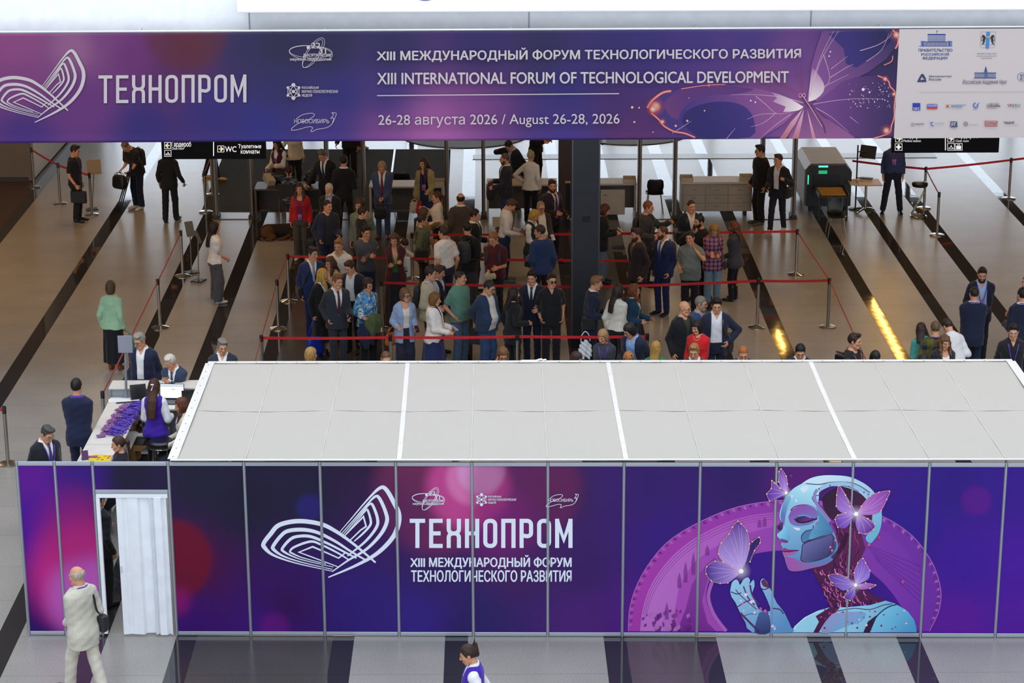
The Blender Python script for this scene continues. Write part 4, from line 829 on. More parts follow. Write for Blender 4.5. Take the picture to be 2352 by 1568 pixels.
T('Минпромторг', 548, 656, 852, 690, DK, 0.006); T('России', 546, 694, 706, 728, DK, 0.006)
R(1146, 686, 1440, 696, NV); R(1152, 620, 1440, 632, NV); A.poly(Q([(1280, 620), (1303, 530), (1326, 620)]), NV); R(1283, 600, 1322, 690, '4a5684')
for i in range(14): R(1158+i*20.5, 636, 1168+i*20.5, 686, '5b668c')
T('Российская Академия Наук', 990, 712, 1588, 790, '5a5470', 0, 0.5)
a = Z3(1782, 678); A.ell(a[0], a[1], 9.5, 9.5, 0, 0.8, NV); T('Σ', 1758, 650, 1800, 712, NV, 0.01); A.line(Q([(1800, 640), (1812, 700)]), 0.8, NV)
A.line(Q([(420, 884), (1812, 876)]), 0.6, '9a9090')
R(327, 1026, 428, 1122, '2a3590'); T('тасс', 334, 1086, 418, 1116, 'c9c2c4', 0.02); R(518, 1040, 656, 1080, '2f4fa0'); R(518, 1080, 656, 1106, 'b23a34'); T('РОССИЯ', 526, 1048, 648, 1074, 'd0c8c8', 0.02)
A.poly(Q([(760, 1040), (782, 1058), (818, 1040), (802, 1064), (820, 1095), (790, 1078), (766, 1090), (780, 1066)]), 'b8482c'); T('КОМСОМОЛЬСКАЯ', 836, 1046, 1040, 1062, '3f6aa8', 0.01); T('ПРАВДА', 836, 1064, 994, 1088, '3f6aa8', 0.02); A.line(Q([(836, 1100), (990, 1100)]), 0.5, '8a8a9a')
a = Z3(1168, 1055); A.ell(a[0], a[1], 5, 5, 0, 2.2, '2f5fae', 1, -30, 270); A.line(Q([(1180, 1050), (1218, 1020)]), 1, '2f5fae'); T('ОТС', 1134, 1098, 1196, 1118, '4a5688', 0)
T('СОВЕТСКАЯ', 1334, 1028, 1476, 1042, '2f2c34', 0.01); T('СИБИРЬ', 1314, 1046, 1496, 1082, '2f2c34', 0.01); A.line(Q([(1318, 1096), (1452, 1093)]), 0.9, 'a8524c'); T('VN', 1592, 1040, 1672, 1076, 'a03038', 0.02); T('.RU', 1674, 1040, 1760, 1076, '3a8a4c', 0.02); A.line(Q([(1590, 1084), (1752, 1084)]), 0.5, '9a9090')
T('@', 304, 1290, 350, 1336, '6a7496', 0.0); T('наука', 360, 1296, 476, 1328, '4a4a5c', 0.006); A.line(Q([(556, 1286), (606, 1286)]), 1.6, '4a6aa8'); A.line(Q([(580, 1286), (574, 1320), (606, 1338)]), 2, '4a6aa8'); T('техпросвет', 622, 1292, 752, 1308, '5f7cac', 0); A.line(Q([(622, 1322), (745, 1322)]), 0.5, '8a9ab4')
R(832, 1272, 922, 1348, '3a4560'); T('РГ', 846, 1286, 912, 1336, 'cac2c2', 0.01); a = Z3(1036, 1304); A.ell(a[0], a[1], 4.4, 4.4, 0, 1.4, '6f6a74'); T('Ф', 1022, 1288, 1050, 1320, '5a5662', 0); T('техносфера', 1068, 1314, 1198, 1330, '77707a', 0)
R(1288, 1264, 1460, 1292, 'a23c3c'); T('ЭНЕРГЕТИКА', 1296, 1268, 1452, 1288, 'cfc4c2', 0.01); T('РОССИИ', 1290, 1298, 1458, 1328, 'a23c3c', 0.02); R(1288, 1332, 1460, 1340, 'a23c3c')
for i in range(4): A.line(Q([(1536+i*10, 1278+i*9), (1580, 1278+i*9)]), 0.9, DK)
T('МИР', 1584, 1274, 1686, 1308, DK, 0.02); A.line(Q([(1680, 1320), (1742, 1322)]), 0.7, '7a7a8c')
keep(A.build('sponsor_logos'), ban)['label'] = 'rows of small logos on the pale end of the banner'
# ================================================================== figures: one continuous skin, clothes and hair as separate shells over it
def snets(D, org, h):
    S = D < 0
    c = np.zeros(tuple(n-1 for n in D.shape), np.int8); off = [(i, j, k) for i in (0, 1) for j in (0, 1) for k in (0, 1)]
    n0, n1, n2 = c.shape
    for i, j, k in off: c += S[i:n0+i, j:n1+j, k:n2+k]
    act = (c > 0) & (c < 8); I = np.argwhere(act); ids = np.full(c.shape, -1, np.int32); ids[act] = np.arange(len(I))
    cv = {o: D[I[:, 0]+o[0], I[:, 1]+o[1], I[:, 2]+o[2]] for o in off}
    acc = np.zeros((len(I), 3)); cnt = np.zeros(len(I))
    for a in off:
        for ax in range(3):
            if a[ax]: continue
            b = list(a); b[ax] = 1; b = tuple(b); da, db = cv[a], cv[b]; m = (da < 0) != (db < 0)
            t = np.where(m, da/np.where(m, da-db, 1), 0); p = np.array(a, float)[None].repeat(len(I), 0); p[:, ax] += t
            acc[m] += p[m]; cnt[m] += 1
    V = (I + acc/np.maximum(cnt, 1)[:, None])*h + np.asarray(org)
    Q = []
    for ax in range(3):
        u, v = (ax+1) % 3, (ax+2) % 3; sl0 = [slice(1, -1)]*3; sl0[ax] = slice(0, -1); sl1 = list(sl0); sl1[ax] = slice(1, None)
        A, B = S[tuple(sl0)], S[tuple(sl1)]; E = np.argwhere(A != B)
        if not len(E): continue
        e = E.copy(); e[:, u] += 1; e[:, v] += 1
        ins = A[E[:, 0], E[:, 1], E[:, 2]]
        def cell(du, dv):
            q = e.copy(); q[:, u] += du; q[:, v] += dv; return ids[q[:, 0], q[:, 1], q[:, 2]]
        q = np.stack([cell(-1, -1), cell(0, -1), cell(0, 0), cell(-1, 0)], 1); q[~ins] = q[~ins][:, ::-1]; Q.append(q)
    Q = np.vstack(Q); Q = Q[(Q >= 0).all(1)]; return V, Q
class Gr:
    def __init__(s, lo, hi, h):
        s.lo = np.array(lo, float); s.h = h; s.n = [int(math.ceil((b-a)/h))+1 for a, b in zip(lo, hi)]
        x, y, z = [s.lo[i]+h*np.arange(s.n[i]) for i in range(3)]; s.X, s.Y, s.Z = x[:, None, None], y[None, :, None], z[None, None, :]
        s.D = np.full(s.n, 9.0)
    def cap(s, a, b, r0, r1=None):
        r1 = r0 if r1 is None else r1; a = np.asarray(a, float); b = np.asarray(b, float); d = b-a; L = d @ d + 1e-9
        x, y, z = s.X-a[0], s.Y-a[1], s.Z-a[2]; t = np.clip((x*d[0]+y*d[1]+z*d[2])/L, 0, 1)
        return np.sqrt((x-t*d[0])**2+(y-t*d[1])**2+(z-t*d[2])**2) - (r0+(r1-r0)*t)
    def ell(s, c, r):
        q = np.sqrt(((s.X-c[0])/r[0])**2+((s.Y-c[1])/r[1])**2+((s.Z-c[2])/r[2])**2); return (q-1)*min(r)*np.clip(0.6+0.4*q, 0.6, 3)
    def add(s, d, k=0.02):
        if k <= 0: s.D = np.minimum(s.D, d); return s
        h = np.clip(0.5+0.5*(s.D-d)/k, 0, 1); s.D = s.D*(1-h)+d*h-k*h*(1-h); return s
    def sub(s, d, k=0.0):
        if k <= 0: s.D = np.maximum(s.D, -d); return s
        h = np.clip(0.5-0.5*(s.D+d)/k, 0, 1); s.D = s.D*(1-h)-d*h+k*h*(1-h); return s
    def cut(s, d): s.D = np.maximum(s.D, d); return s
    def mesh(s): return snets(s.D, s.lo, s.h)
# ---- head
def head_mesh(sex, age=0):
    g = Gr((-.11, -.14, -.20), (.11, .135, .15), .0058); f = sex == 'f'
    g.add(g.ell((0, .012, .032), (.0745, .095, .090))); g.add(g.ell((0, -.028, -.03), (.060, .064, .088) if not f else (.057, .062, .082)), .03)
    g.add(g.ell((0, -.066, -.098), (.030, .024, .022) if not f else (.022, .022, .019)), .03)
    for sx in (-1, 1):
        g.add(g.cap((sx*.047, -.005, -.062), (sx*.024, -.058, -.098), .022 if not f else .017), .03)
        g.add(g.cap((sx*.012, -.089, .022), (sx*.046, -.074, .018), .011 if not f else .008), .02)
        g.add(g.ell((sx*.040, -.062, -.028), (.024, .022, .022)), .02)
    g.add(g.cap((0, -.094, .006), (0, -.113, -.030), .0085, .0125), .014)
    for sx in (-1, 1):
        g.sub(g.ell((sx*.031, -.102, .004), (.016, .016, .011)), .012); g.add(g.ell((sx*.031, -.079, .003), (.0145, .0115, .0115)), .003)
        g.add(g.ell((sx*.012, -.102, -.037), (.009, .010, .008)), .006)
        g.add(g.ell((sx*.077, .012, -.006), (.011, .021, .033)), .006); g.sub(g.ell((sx*.090, .004, -.004), (.008, .011, .018)), .004)
    g.add(g.ell((0, -.094, -.064), (.023, .010, .0065)), .005); g.add(g.ell((0, -.093, -.076), (.020, .010, .0075)), .005); g.sub(g.cap((-.024, -.108, -.0695), (.024, -.108, -.0695), .004), .004)
    nr = .055 if not f else .045
    g.add(g.cap((0, .022, -.05), (0, .032, -.20), nr, nr+.006), .03)
    V, Q = g.mesh(); C = np.zeros((len(V), 3)); x, y, z = np.abs(V[:, 0]), V[:, 1], V[:, 2]
    w = {}
    w['lip'] = (x < .024) & (y < -.086) & (z > -.083) & (z < -.058)
    w['eye'] = (np.hypot(x-.031, (z-.003)*1.5) < .0135) & (y < -.07); w['iris'] = (np.hypot(x-.031, z-.003) < .0065) & (y < -.07)
    w['lid'] = (np.abs(x-.031) < .016) & (z > .008) & (z < .0155) & (y < -.065)
    w['brow'] = (x > .012) & (x < .050) & (np.abs(z-(.026-.10*np.maximum(x-.035, 0))) < .0052) & (y < -.055)
    w['cheek'] = (np.hypot(x-.040, z+.030) < .026) & (y < -.05); w['ear'] = (x > .072) & (np.abs(z) < .05); w['nose'] = (x < .018) & (y < -.100) & (z < -.02)
    return V, Q, w
HEADS = {}
def get_head(sex):
    if sex not in HEADS: HEADS[sex] = head_mesh(sex)
    return HEADS[sex]
# ---- hands (left; fingers down, thumb forward, palm inward)
def hand_mesh(pose):
    g = Gr((-.085, -.085, -.215), (.06, .065, .05), .0052)
    g.add(g.cap((0, 0, .045), (0, 0, 0), .030, .0265)); g.add(g.ell((0, .002, -.05), (.0165, .041, .052)), .02); g.add(g.ell((-.008, -.026, -.035), (.014, .017, .032)), .012)
    curl = {'relax': (20, 30, 25), 'grip': (62, 80, 50), 'hold': (35, 45, 30), 'flat': (6, 8, 6)}[pose]
    for i, (y, L, r) in enumerate(((-.029, .076, .0092), (-.0095, .085, .0095), (.0105, .079, .009), (.029, .062, .008))):
        p = np.array([0., y, -.090]); a = 0.; sp = (i-1.5)*0.06
        for seg, (fr, cu) in enumerate(zip((.45, .32, .23), curl)):
            a += math.radians(cu + (i*3 if pose != 'flat' else 0)); q = p + L*fr*np.array([-math.sin(a), sp*math.cos(a), -math.cos(a)]); g.add(g.cap(p, q, r*(1-.08*seg), r*(.92-.08*seg)), .004); p = q
    p = np.array([-.004, -.030, -.022]); dirs = {'relax': ((-.15, -.62, -.78), (-.25, -.25, -.92)), 'grip': ((-.5, -.55, -.66), (-.85, .1, -.5)), 'hold': ((-.4, -.65, -.6), (-.5, -.2, -.8)), 'flat': ((-.1, -.8, -.6), (-.1, -.55, -.8))}[pose]
    for d, L, r in zip(dirs, (.042, .036), (.0115, .0098)):
        d = np.array(d)/np.linalg.norm(d); q = p+d*L; g.add(g.cap(p, q, r, r*.9), .005); p = q
    return g.mesh()
HANDS = {}
def get_hand(pose):
    if pose not in HANDS: HANDS[pose] = hand_mesh(pose)
    return HANDS[pose]
# ---- hair
def hair_mesh(st, L=.30):
    top = .05; low = -.16
    if st in ('long', 'longf', 'wavy', 'pony'): low = -L-.06
    g = Gr((-.17, -.19, low), (.17, .24, .215), .0095)
    def capd(o, tx=0.0, cy=.012): return g.ell((0, cy, .032+tx/2), (.0745+o, .095+o, .090+o+tx/2))
    yl = np.interp(g.Y, [-.12, -.088, -.064, -.050, -.030, .0, .03, .06, .12], [.092, .084, .066, .050, -.006, -.018, -.045, -.085, -.10])
    yh = np.interp(g.Y, [-.12, -.085, -.055, -.03, .0, .03, .06, .12], [.088, .080, .062, .03, .0, -.03, -.06, -.07])
    nz = .0028*np.sin(g.X*150+g.Z*23)*np.sin(g.Y*120+g.Z*31)
    if st == 'buzz': g.add(capd(.0045, .0)); g.cut(yh-g.Z)
    elif st == 'balding': g.add(capd(.012)); g.D = g.D+nz; g.cut(yl-g.Z); g.cut(g.Z-(.062-.25*np.maximum(g.Y, 0)*0)); g.cut(-.035-g.Y)
    elif st == 'thin': g.add(capd(.007)); g.D = g.D+nz; g.cut(yh-g.Z); g.cut(-.052-g.Y-.0*g.Z)
    elif st in ('short', 'side', 'quiff', 'messy'):
        g.add(capd(.009, .012))
        if st in ('quiff', 'messy'): g.add(g.ell((0, -.052, .118), (.056, .045, .026)), .02)
        if st == 'side': g.add(g.ell((.02, -.05, .108), (.055, .048, .024)), .02); g.add(g.ell((-.03, .0, .115), (.05, .07, .022)), .02)
        g.D = g.D + nz*(2.2 if st == 'messy' else 1); g.cut((yl if st != 'quiff' else yh)-g.Z)
    elif st == 'curly':
        g.add(capd(.026, .012)); g.D = g.D+.007*np.sin(g.X*95)*np.sin(g.Y*85+1)*np.sin(g.Z*90); g.cut(np.where(np.broadcast_to(g.Y, g.D.shape) < -.05, .066, -.085)-g.Z); 
        g.sub(np.maximum(np.maximum(np.abs(g.X)-.058, g.Y+.04), g.Z-.062))
    elif st in ('bob', 'manlong', 'long', 'longf', 'wavy'):
        g.add(capd(.016, .006)); g.add(g.ell((0, .028, -.035), (.094, .088, .115) if st != 'wavy' else (.108, .098, .12)), .03)
        if st in ('long', 'longf', 'wavy'):
            w = .085 if st != 'wavy' else .10
            z0 = np.clip((-.02-g.Z)/L, 0, 1); ww = w*(1-.20*z0**2); dd = .042*(1-.35*z0); yc = np.interp(g.Z, [-.60, -.36, -.22, -.13, -.02], [.150, .150, .135, .10, .062])
            e = (np.sqrt((g.X/ww)**2+((g.Y-yc)/dd)**2)-1)*.04; g.add(np.maximum(np.maximum(e, g.Z+.0), -L-g.Z), .03)
        if st == 'longf' or st == 'wavy':
            for sx in (-1, 1):
                le = min(L, .30)+.02; g.add(g.cap((sx*.078, -.012, .0), (sx*.090, -.060, -.13), .026, .032), .02); g.add(g.cap((sx*.090, -.060, -.13), (sx*.088, -.128, -max(.2, le)), .034, .020), .02)
                if L > .38: g.add(g.cap((sx*.088, -.128, -.30), (sx*.082, -.140, -L), .030, .014), .02)
        g.D = g.D + (nz if st != 'wavy' else nz*1.5+.006*np.sin(g.Z*55+g.X*20)*np.sin(g.Y*50))
        fx = .060 if st != 'manlong' else .064
        g.sub(np.maximum(np.maximum(np.abs(g.X)-fx, g.Y+.030), g.Z-(.060 if st != 'bob' else .052)), .008)
        if st in ('bob', 'manlong'): g.cut(-(.125 if st == 'bob' else .11)-g.Z)
    elif st in ('pony', 'bun', 'topbun', 'upclip'):
        g.add(capd(.010, .004)); g.D = g.D+nz; g.cut(yl-g.Z)
        if st == 'pony':
            g.add(g.cap((0, .105, .04), (0, .15, .0), .026, .03), .015); g.add(g.cap((0, .15, .0), (0, .125, -L), .032, .014), .02); g.D = g.D+nz
        if st == 'bun': g.add(g.ell((0, .098, .072), (.044, .04, .044)), .012)
        if st == 'topbun': g.add(g.ell((0, .045, .138), (.036, .036, .032)), .012)
        if st == 'upclip':
            g.add(g.cap((0, .10, -.03), (0, .125, .10), .034, .03), .02)
            for a in (-.03, 0, .028): g.add(g.cap((a*.5, .12, .11), (a*1.6, .14, .17), .013, .005), .01)
    return g.mesh()
HAIRS = {}
def get_hair(st, L):
    k = (st, L)
    if k not in HAIRS:
        V, Q = hair_mesh(st, L); HAIRS[k] = (V, Q)
    return HAIRS[k]
def beard_mesh(full):
    g = Gr((-.085, -.135, -.15), (.085, .03, .02), .0062)
    g.add(g.ell((0, -.028, -.03), (.060+.006, .064+.006, .088+.008))); g.add(g.ell((0, -.066, -.100), (.034+full, .028+full, .026+full)), .03)
    for sx in (-1, 1): g.add(g.cap((sx*.047, -.005, -.062), (sx*.024, -.060, -.100), .026+full*.5), .02)
    lim = np.interp(np.abs(g.X), [0, .016, .03, .05, .066, .08], [-.046, -.046, -.056, -.046, -.01, .015]); g.cut(g.Z-lim); g.cut(g.Y-.004)
    g.sub(np.maximum(np.maximum(np.abs(g.X)-.021, np.abs(g.Z+.070)-.0125), g.Y+.05)); return g.mesh()
BEARDS = {}
def get_beard(f):
    if f not in BEARDS: BEARDS[f] = beard_mesh(f)
    return BEARDS[f]
def shoe_mesh(kind):
    g = Gr((-.06, -.235, -.005), (.06, .085, .15), .0085)
    g.add(g.cap((0, .035, .04), (0, -.10, .034), .040, .036)); g.add(g.ell((-.004, -.145, .030), (.044, .072, .032)), .03); g.add(g.cap((0, .028, .05), (0, .02, .13), .042, .044 if kind != 'boot' else .05), .03)
    g.cut(-.0-g.Z); g.cut(g.Z-(.10 if kind != 'boot' else .145)); V, Q = g.mesh(); return V, Q
SHOES = {}
# ---- torso profiles
TZ = np.array([.60, .74, .80, .86, .92, 1.0, 1.08, 1.16, 1.25, 1.33, 1.40, 1.445, 1.485, 1.53])
TW = {'m': [.150, .156, .165, .172, .170, .160, .153, .157, .170, .177, .168, .140, .088, .058], 'f': [.150, .162, .174, .178, .168, .146, .132, .136, .147, .154, .146, .120, .074, .048]}
TD = {'m': [.105, .108, .115, .120, .117, .107, .102, .105, .113, .117, .106, .086, .066, .056], 'f': [.105, .110, .118, .124, .116, .100, .092, .100, .118, .116, .098, .078, .058, .047]}
TC = {'m': [.012, .014, .018, .020, .016, .008, .0, -.003, -.005, .0, .010, .016, .020, .022], 'f': [.012, .014, .020, .024, .018, .008, .0, -.006, -.014, -.006, .010, .016, .020, .022]}
ARM = {'down': (.222, .0, .865), 'downf': (.215, -.10, .875), 'pocket': (.196, -.055, .945), 'front': (.055, -.215, .945), 'phone': (.085, -.30, 1.12), 'hold': (.15, -.29, 1.03), 'hip': (.215, -.06, 1.0), 'behind': (.05, .185, .93),
       'cross': (-.05, -.235, 1.15), 'cross2': (-.05, -.185, 1.19), 'ear': (.135, -.075, 1.50), 'chin': (.055, -.165, 1.39), 'neck': (.10, -.09, 1.40), 'raise': (.24, -.30, 1.33), 'bend': (.20, -.20, 1.06), 'counter': (.07, -.40, 1.10), 'desk': (.26, -.30, .93), 'up': (.10, -.02, 1.62), 'back': (.24, .16, .90), 'carry': (.13, -.25, 1.10), 'lap': (.14, -.30, .98), 'reach': (.16, -.46, 1.12)}
def rot(ax, deg): return np.array(Matrix.Rotation(math.radians(deg), 3, ax))
class Bag: pass
PEOPLE = []
HADJ = {'stout man with glasses in white T-shirt and brown jacket': -0.01, 'woman with short blond hair in dark green vest and white blouse': 0.01, 'girl in olive jacket with dark hair and a shoulder strap': 0.015, 'girl in tan jacket standing behind the girl in olive': -0.015, 'girl in pale top bowing her head while fixing her hair': -0.052, 'girl in maroon cardigan and green top with folded arms': 0.051, 'man with glasses in cream jacket with a black backpack strap': 0.04, 'man in dark blue suit behind the man in cream jacket': -0.04, 'woman with long dark hair in white knit top seen from behind': 0.042, 'woman with curly auburn hair and glasses in teal jacket': -0.042, 'man with dark hair bun and beard in black pullover': -0.022, 'girl in pink plaid shirt and jeans looking at her phone': 0.022, 'gray bearded man with glasses in denim jacket': -0.014, 'tall dark haired man in navy blazer and open white shirt': 0.014, 'woman in teal patterned dress leaning towards two men': -0.079, 'light haired man in yellow and navy plaid shirt seen from behind': 0.024, 'man in white shirt bending behind the plaid shirt man': 0.079, 'woman with curly light brown hair in dark padded jacket': 0.046}
def person(label, at, H, hd, sex='m', hair=('short', '3a2a20'), tops=(), legs=None, la='down', ra='down', face=(0, 0), lean=0, twist=0, fat=0.0, skin='c99272', shoes='17151a', stance=0, stride=0.0, drop=0.0, sit=False, foot=None, anchor=None, acc=(), beard=None, group=None, hands=('relax', 'relax'), tilt=0, L=.30, side=0, ztop=None, h=.0135):
    H = H + HADJ.get(label, 0); s = H/1.75; rng = random.Random(label); dz = drop
    lo = lambda z: z-dz
    W = np.array(TW[sex]); Dp = np.array(TD[sex]); Cc = np.array(TC[sex]); gs = np.exp(-((TZ-1.05)/.13)**2)
    W = W+fat*.040*gs; Dp = Dp+fat*.065*gs; Cc = Cc-fat*.045*gs
    pivot = np.array([0, .01, .98-dz]); Rm = rot('Z', twist) @ rot('Y', side) @ rot('X', lean)
    def bend(V):
        V = np.asarray(V, float); t = np.clip((V[:, 2]+dz-.90)/.30, 0, 1); t = t*t*(3-2*t); q = (V-pivot) @ Rm.T + pivot; return V*(1-t)[:, None]+q*t[:, None]
    def rigid(V): return (np.asarray(V, float)-pivot) @ Rm.T + pivot
    # joints
    sw = .172 if sex == 'm' else .150
    arms = {}
    for nm, sg, pz in (('L', 1, la), ('R', -1, ra)):
        S = np.array([sg*sw, .014, lo(1.375)]); T = ARM[pz] if isinstance(pz, str) else pz; T = np.array([sg*T[0], T[1], lo(T[2])], float)
        d = T-S; n = np.linalg.norm(d); a, b = .295, .262
        if n > a+b-.004: T = S+d/n*(a+b-.004); d = T-S; n = a+b-.004
        n = max(n, .12); pole = np.array([sg*.22, .9, -.35])
        if isinstance(pz, str) and pz in ('ear', 'chin', 'neck', 'up'): pole = np.array([sg*.9, -.25, -.6])
        if isinstance(pz, str) and pz == 'hip': pole = np.array([sg*1.0, .6, 0])
        if isinstance(pz, str) and pz == 'pocket': pole = np.array([sg*.30, 1.0, 0])
        u = d/np.linalg.norm(d); x = (a*a-b*b+n*n)/(2*n); hh = math.sqrt(max(0, a*a-x*x)); pole = pole-u*(pole @ u); pole /= np.linalg.norm(pole)
        arms[nm] = (S, S+u*x+pole*hh, T, sg)
    lg = {}
    for nm, sg in (('L', 1), ('R', -1)):
        Hp = np.array([sg*.088, .01, .90-dz]); fy = sg*stride/2 + (0.03*sg*(rng.random()-.5)); An = np.array([sg*(.095+stance), fy, .085])
        if sit: An = np.array([sg*.10, -.36, .085])
        d = An-Hp; n = min(np.linalg.norm(d), .835 if (sit or drop > .1) else .817); u = d/np.linalg.norm(d); An = Hp+u*n; x = n/2; sl_ = .42 if (sit or drop > .1) else .4095; hh = math.sqrt(max(0, sl_*sl_-x*x)); pole = np.array([sg*.08, -1, .25]); pole = pole-u*(pole @ u); pole /= np.linalg.norm(pole)
        lg[nm] = (Hp, Hp+u*x+pole*hh, An, sg)
    lowz = min(lg['L'][2][2], lg['R'][2][2]); upz = .085-lowz if not sit else 0.0
    def torso(g, off, z0, z1, flare=0.0):
        zz = g.Z+dz; w = np.interp(zz, TZ, W)+off + flare*np.clip((.95-zz)/.3, 0, 1.5); d = np.interp(zz, TZ, Dp)+off + flare*np.clip((.95-zz)/.3, 0, 1.5); yc = np.interp(zz, TZ, Cc)
        e = (np.abs(g.X/w)**2.5+np.abs((g.Y-yc)/d)**2.5)**(1/2.5); v = (e-1)*np.minimum(w, d)*.95
        return np.maximum(v, np.maximum(z0-zz, zz-z1))
    xs = [abs(v) for a in arms.values() for p in a[:3] for v in (p[0],)]; ys = [p[1] for a in arms.values() for p in a[:3]]
    bx = max(.30, max(xs)+.10); by0 = min(-.22, min(ys)-.10)-fat*.08; by1 = max(.22, max(ys)+.10)
    # ---- body
    ly = [p[1] for l in lg.values() for p in l[:3]]
    g = Gr((-bx, min(by0, min(ly)-.12), -.0), (bx, max(by1, max(ly)+.12), lo(1.56)), .019)
    g.add(torso(g, -.006, .80, 1.53), 0)
    for S, E, T, sg in arms.values(): g.add(g.cap(S, E, .052 if sex == 'm' else .044, .040 if sex == 'm' else .034), .03); g.add(g.cap(E, T, .041 if sex == 'm' else .034, .029 if sex == 'm' else .025), .015)
    for Hp, K, An, sg in lg.values(): g.add(g.cap(Hp, K, .080, .051), .03); g.add(g.cap(K, K*.6+An*.4+np.array([0, .015, 0]), .050, .048), .02); g.add(g.cap(K*.6+An*.4+np.array([0, .015, 0]), An, .048, .036), .02)
    V, Q = g.mesh(); V = bend(V); Vs = [V]; Qs = [Q]; sk = np.array(lin(skin)); Cs = [np.repeat(sk[None], len(V), 0)]; nb = len(V)
    # head
    hv, hq, hw = get_head(sex); Rh = rot('Z', face[0]) @ rot('X', face[1]) @ rot('Y', tilt)
    nk = np.array([0, .03, -.11]); hc = np.array([0, -.004, lo(1.625)])
    def headT(P): return rigid(((np.asarray(P, float)-nk) @ Rh.T + nk) + hc)
    # keep the base of the neck in place while the head turns
    t = np.clip((hv[:, 2]+.19)/.09, 0, 1)[:, None]; hv2 = headT(hv)*t + rigid(hv+hc)*(1-t)
    hcol = lin(hair[1]); C = np.repeat(sk[None], len(hv), 0)
    C[hw['cheek']] = sk*np.array([1.0, .86, .82]); C[hw['nose']] = sk*np.array([1.0, .88, .84]); C[hw['ear']] = sk*np.array([.98, .84, .8])
    C[hw['lip']] = sk*np.array([.86, .55, .55]) if sex == 'f' else sk*np.array([.84, .66, .62])
    C[hw['eye']] = (.55, .52, .5); C[hw['lid']] = sk*.35; C[hw['iris']] = (.03, .025, .02); C[hw['brow']] = np.array(hcol)*.6+sk*.12
    Vs.append(hv2); Qs.append(hq+nb); Cs.append(C); nb += len(hv)
    # hands
    hf = {}
    for i, (nm, (S, E, T, sg)) in enumerate(arms.items()):
        f = (T-E)/np.linalg.norm(T-E); hint = np.array([0, -1., 0]) if f[2] < -.6 else np.array([-sg*.5, -.1, 1.]) if f[1] < -.3 else np.array([-sg*.2, -.8, .6])
        pz = (la, ra)[i]
        if pz in ('hip',): hint = np.array([0, -.3, 1.])
        th = hint-f*(hint @ f); th /= np.linalg.norm(th); R = np.stack([np.cross(-th, -f), -th, -f], 1)
        hv3, hq3 = get_hand(hands[i] if pz not in ('pocket', 'hip') else 'relax'); hv3 = hv3*np.array([sg, 1, 1])*(1 if sex == 'm' else .9)
        if pz == 'pocket': hv3 = hv3*np.array([.9, .9, .8])
        R = np.stack([R[:, 0]*1.0, R[:, 1], R[:, 2]], 1); P = hv3 @ R.T + T
        tt = np.clip((T[2]+dz-.90)/.30, 0, 1); P = bend(P) if tt < .99 else rigid(P)
        Vs.append(P); Qs.append((hq3 if sg > 0 else hq3[:, ::-1])+nb); Cs.append(np.repeat(sk[None]*np.array([[1, .92, .88]]), len(P), 0)); nb += len(P)
        hf[nm] = (bend(np.array([T]))[0], f, R)
    V = np.vstack(Vs); V[:, 2] += upz
    root = mk('person', V*s, np.vstack(Qs), mat('ffffff', .5, 0, 'skin', .35), None, True, np.vstack(Cs))
    tag(root, label, 'person', group)
    def child(nm, V, Q, m, par=None):
        V = np.array(V, float); V[:, 2] += upz; return mk(nm, V*s, Q, m, par or root, True)
    def mbchild(nm, mb, m, par=None, smooth=True):
        V = np.vstack(mb.V); V[:, 2] += upz; o = mk(nm, V*s, mb.F, m, par or root); me = o.data
        if smooth: me.polygons.foreach_set('use_smooth', np.ones(len(me.polygons), dtype=bool))
        return o
    # hair, beard, glasses
    if hair[0] and hair[0] != 'bald':
        a, b = get_hair(hair[0], L); child('hair', headT(a), b, mat(hair[1], .55, 0, 'hair', .4))
    if beard:
        a, b = get_beard(.008 if beard[0] == 'full' else -.002); child('beard', headT(a), b, mat(beard[1], .7, 0, 'hair', .3))
    for ac in acc:
        if ac[0] in ('glasses', 'sunglasses'):
            mb = MB(); col_ = ac[1] if len(ac) > 1 else '2a2a2c'; r = .0028 if len(ac) < 3 else ac[2]
            for sx in (-1, 1):
                mb.tube([(sx*.031+.021*math.cos(t), -.107+.10*abs(.021*math.cos(t))*0, .0+.017*math.sin(t)) for t in np.linspace(0, 2*PI, 13)], r, 5, False)
                mb.tube([(sx*.052, -.104, .004), (sx*.078, -.05, .006), (sx*.081, .015, .004)], r*.8, 5)
                if ac[0] == 'sunglasses': mb.lathe([(.020, -.001), (.020, .001)], 12, (0, 0, 0), Matrix.Translation((sx*.031, -.107, 0)) @ Matrix.Rotation(PI/2, 4, 'X'))
            mb.tube([(-.011, -.108, .004), (.011, -.108, .004)], r, 5)
            Vg = headT(np.vstack(mb.V)); child('glasses', Vg, mb.F, mat(col_, .25, .2))
        if ac[0] == 'headglasses':
            mb = MB()
            for sx in (-1, 1):
                mb.lathe([(.024, -.002), (.024, .002)], 12, (0, 0, 0), Matrix.Translation((sx*.03, -.065, .115)) @ Matrix.Rotation(math.radians(50), 4, 'X')); mb.tube([(sx*.055, -.06, .112), (sx*.088, .0, .07), (sx*.092, .04, .03)], .003, 5)
            child('glasses', headT(np.vstack(mb.V)), mb.F, mat('2a211c', .2, .2))
        if ac[0] == 'hairclip':
            mb = MB(); mb.box((0, .118, .045), (.055, .012, .022), .004); mb.tube([(-.02, .125, .045), (.0, .128, -.02), (.012, .125, -.05)], .007, 6); child('hair_clip', headT(np.vstack(mb.V)), mb.F, mat('efe9e4', .35))
        if ac[0] == 'barrette':
            mb = MB(); mb.box((-.086, -.03, .055), (.006, .008, .05), .002, 0, Matrix.Rotation(.5, 4, 'X')); child('hair_clip', headT(np.vstack(mb.V)), mb.F, mat('d8dade', .2, .8))
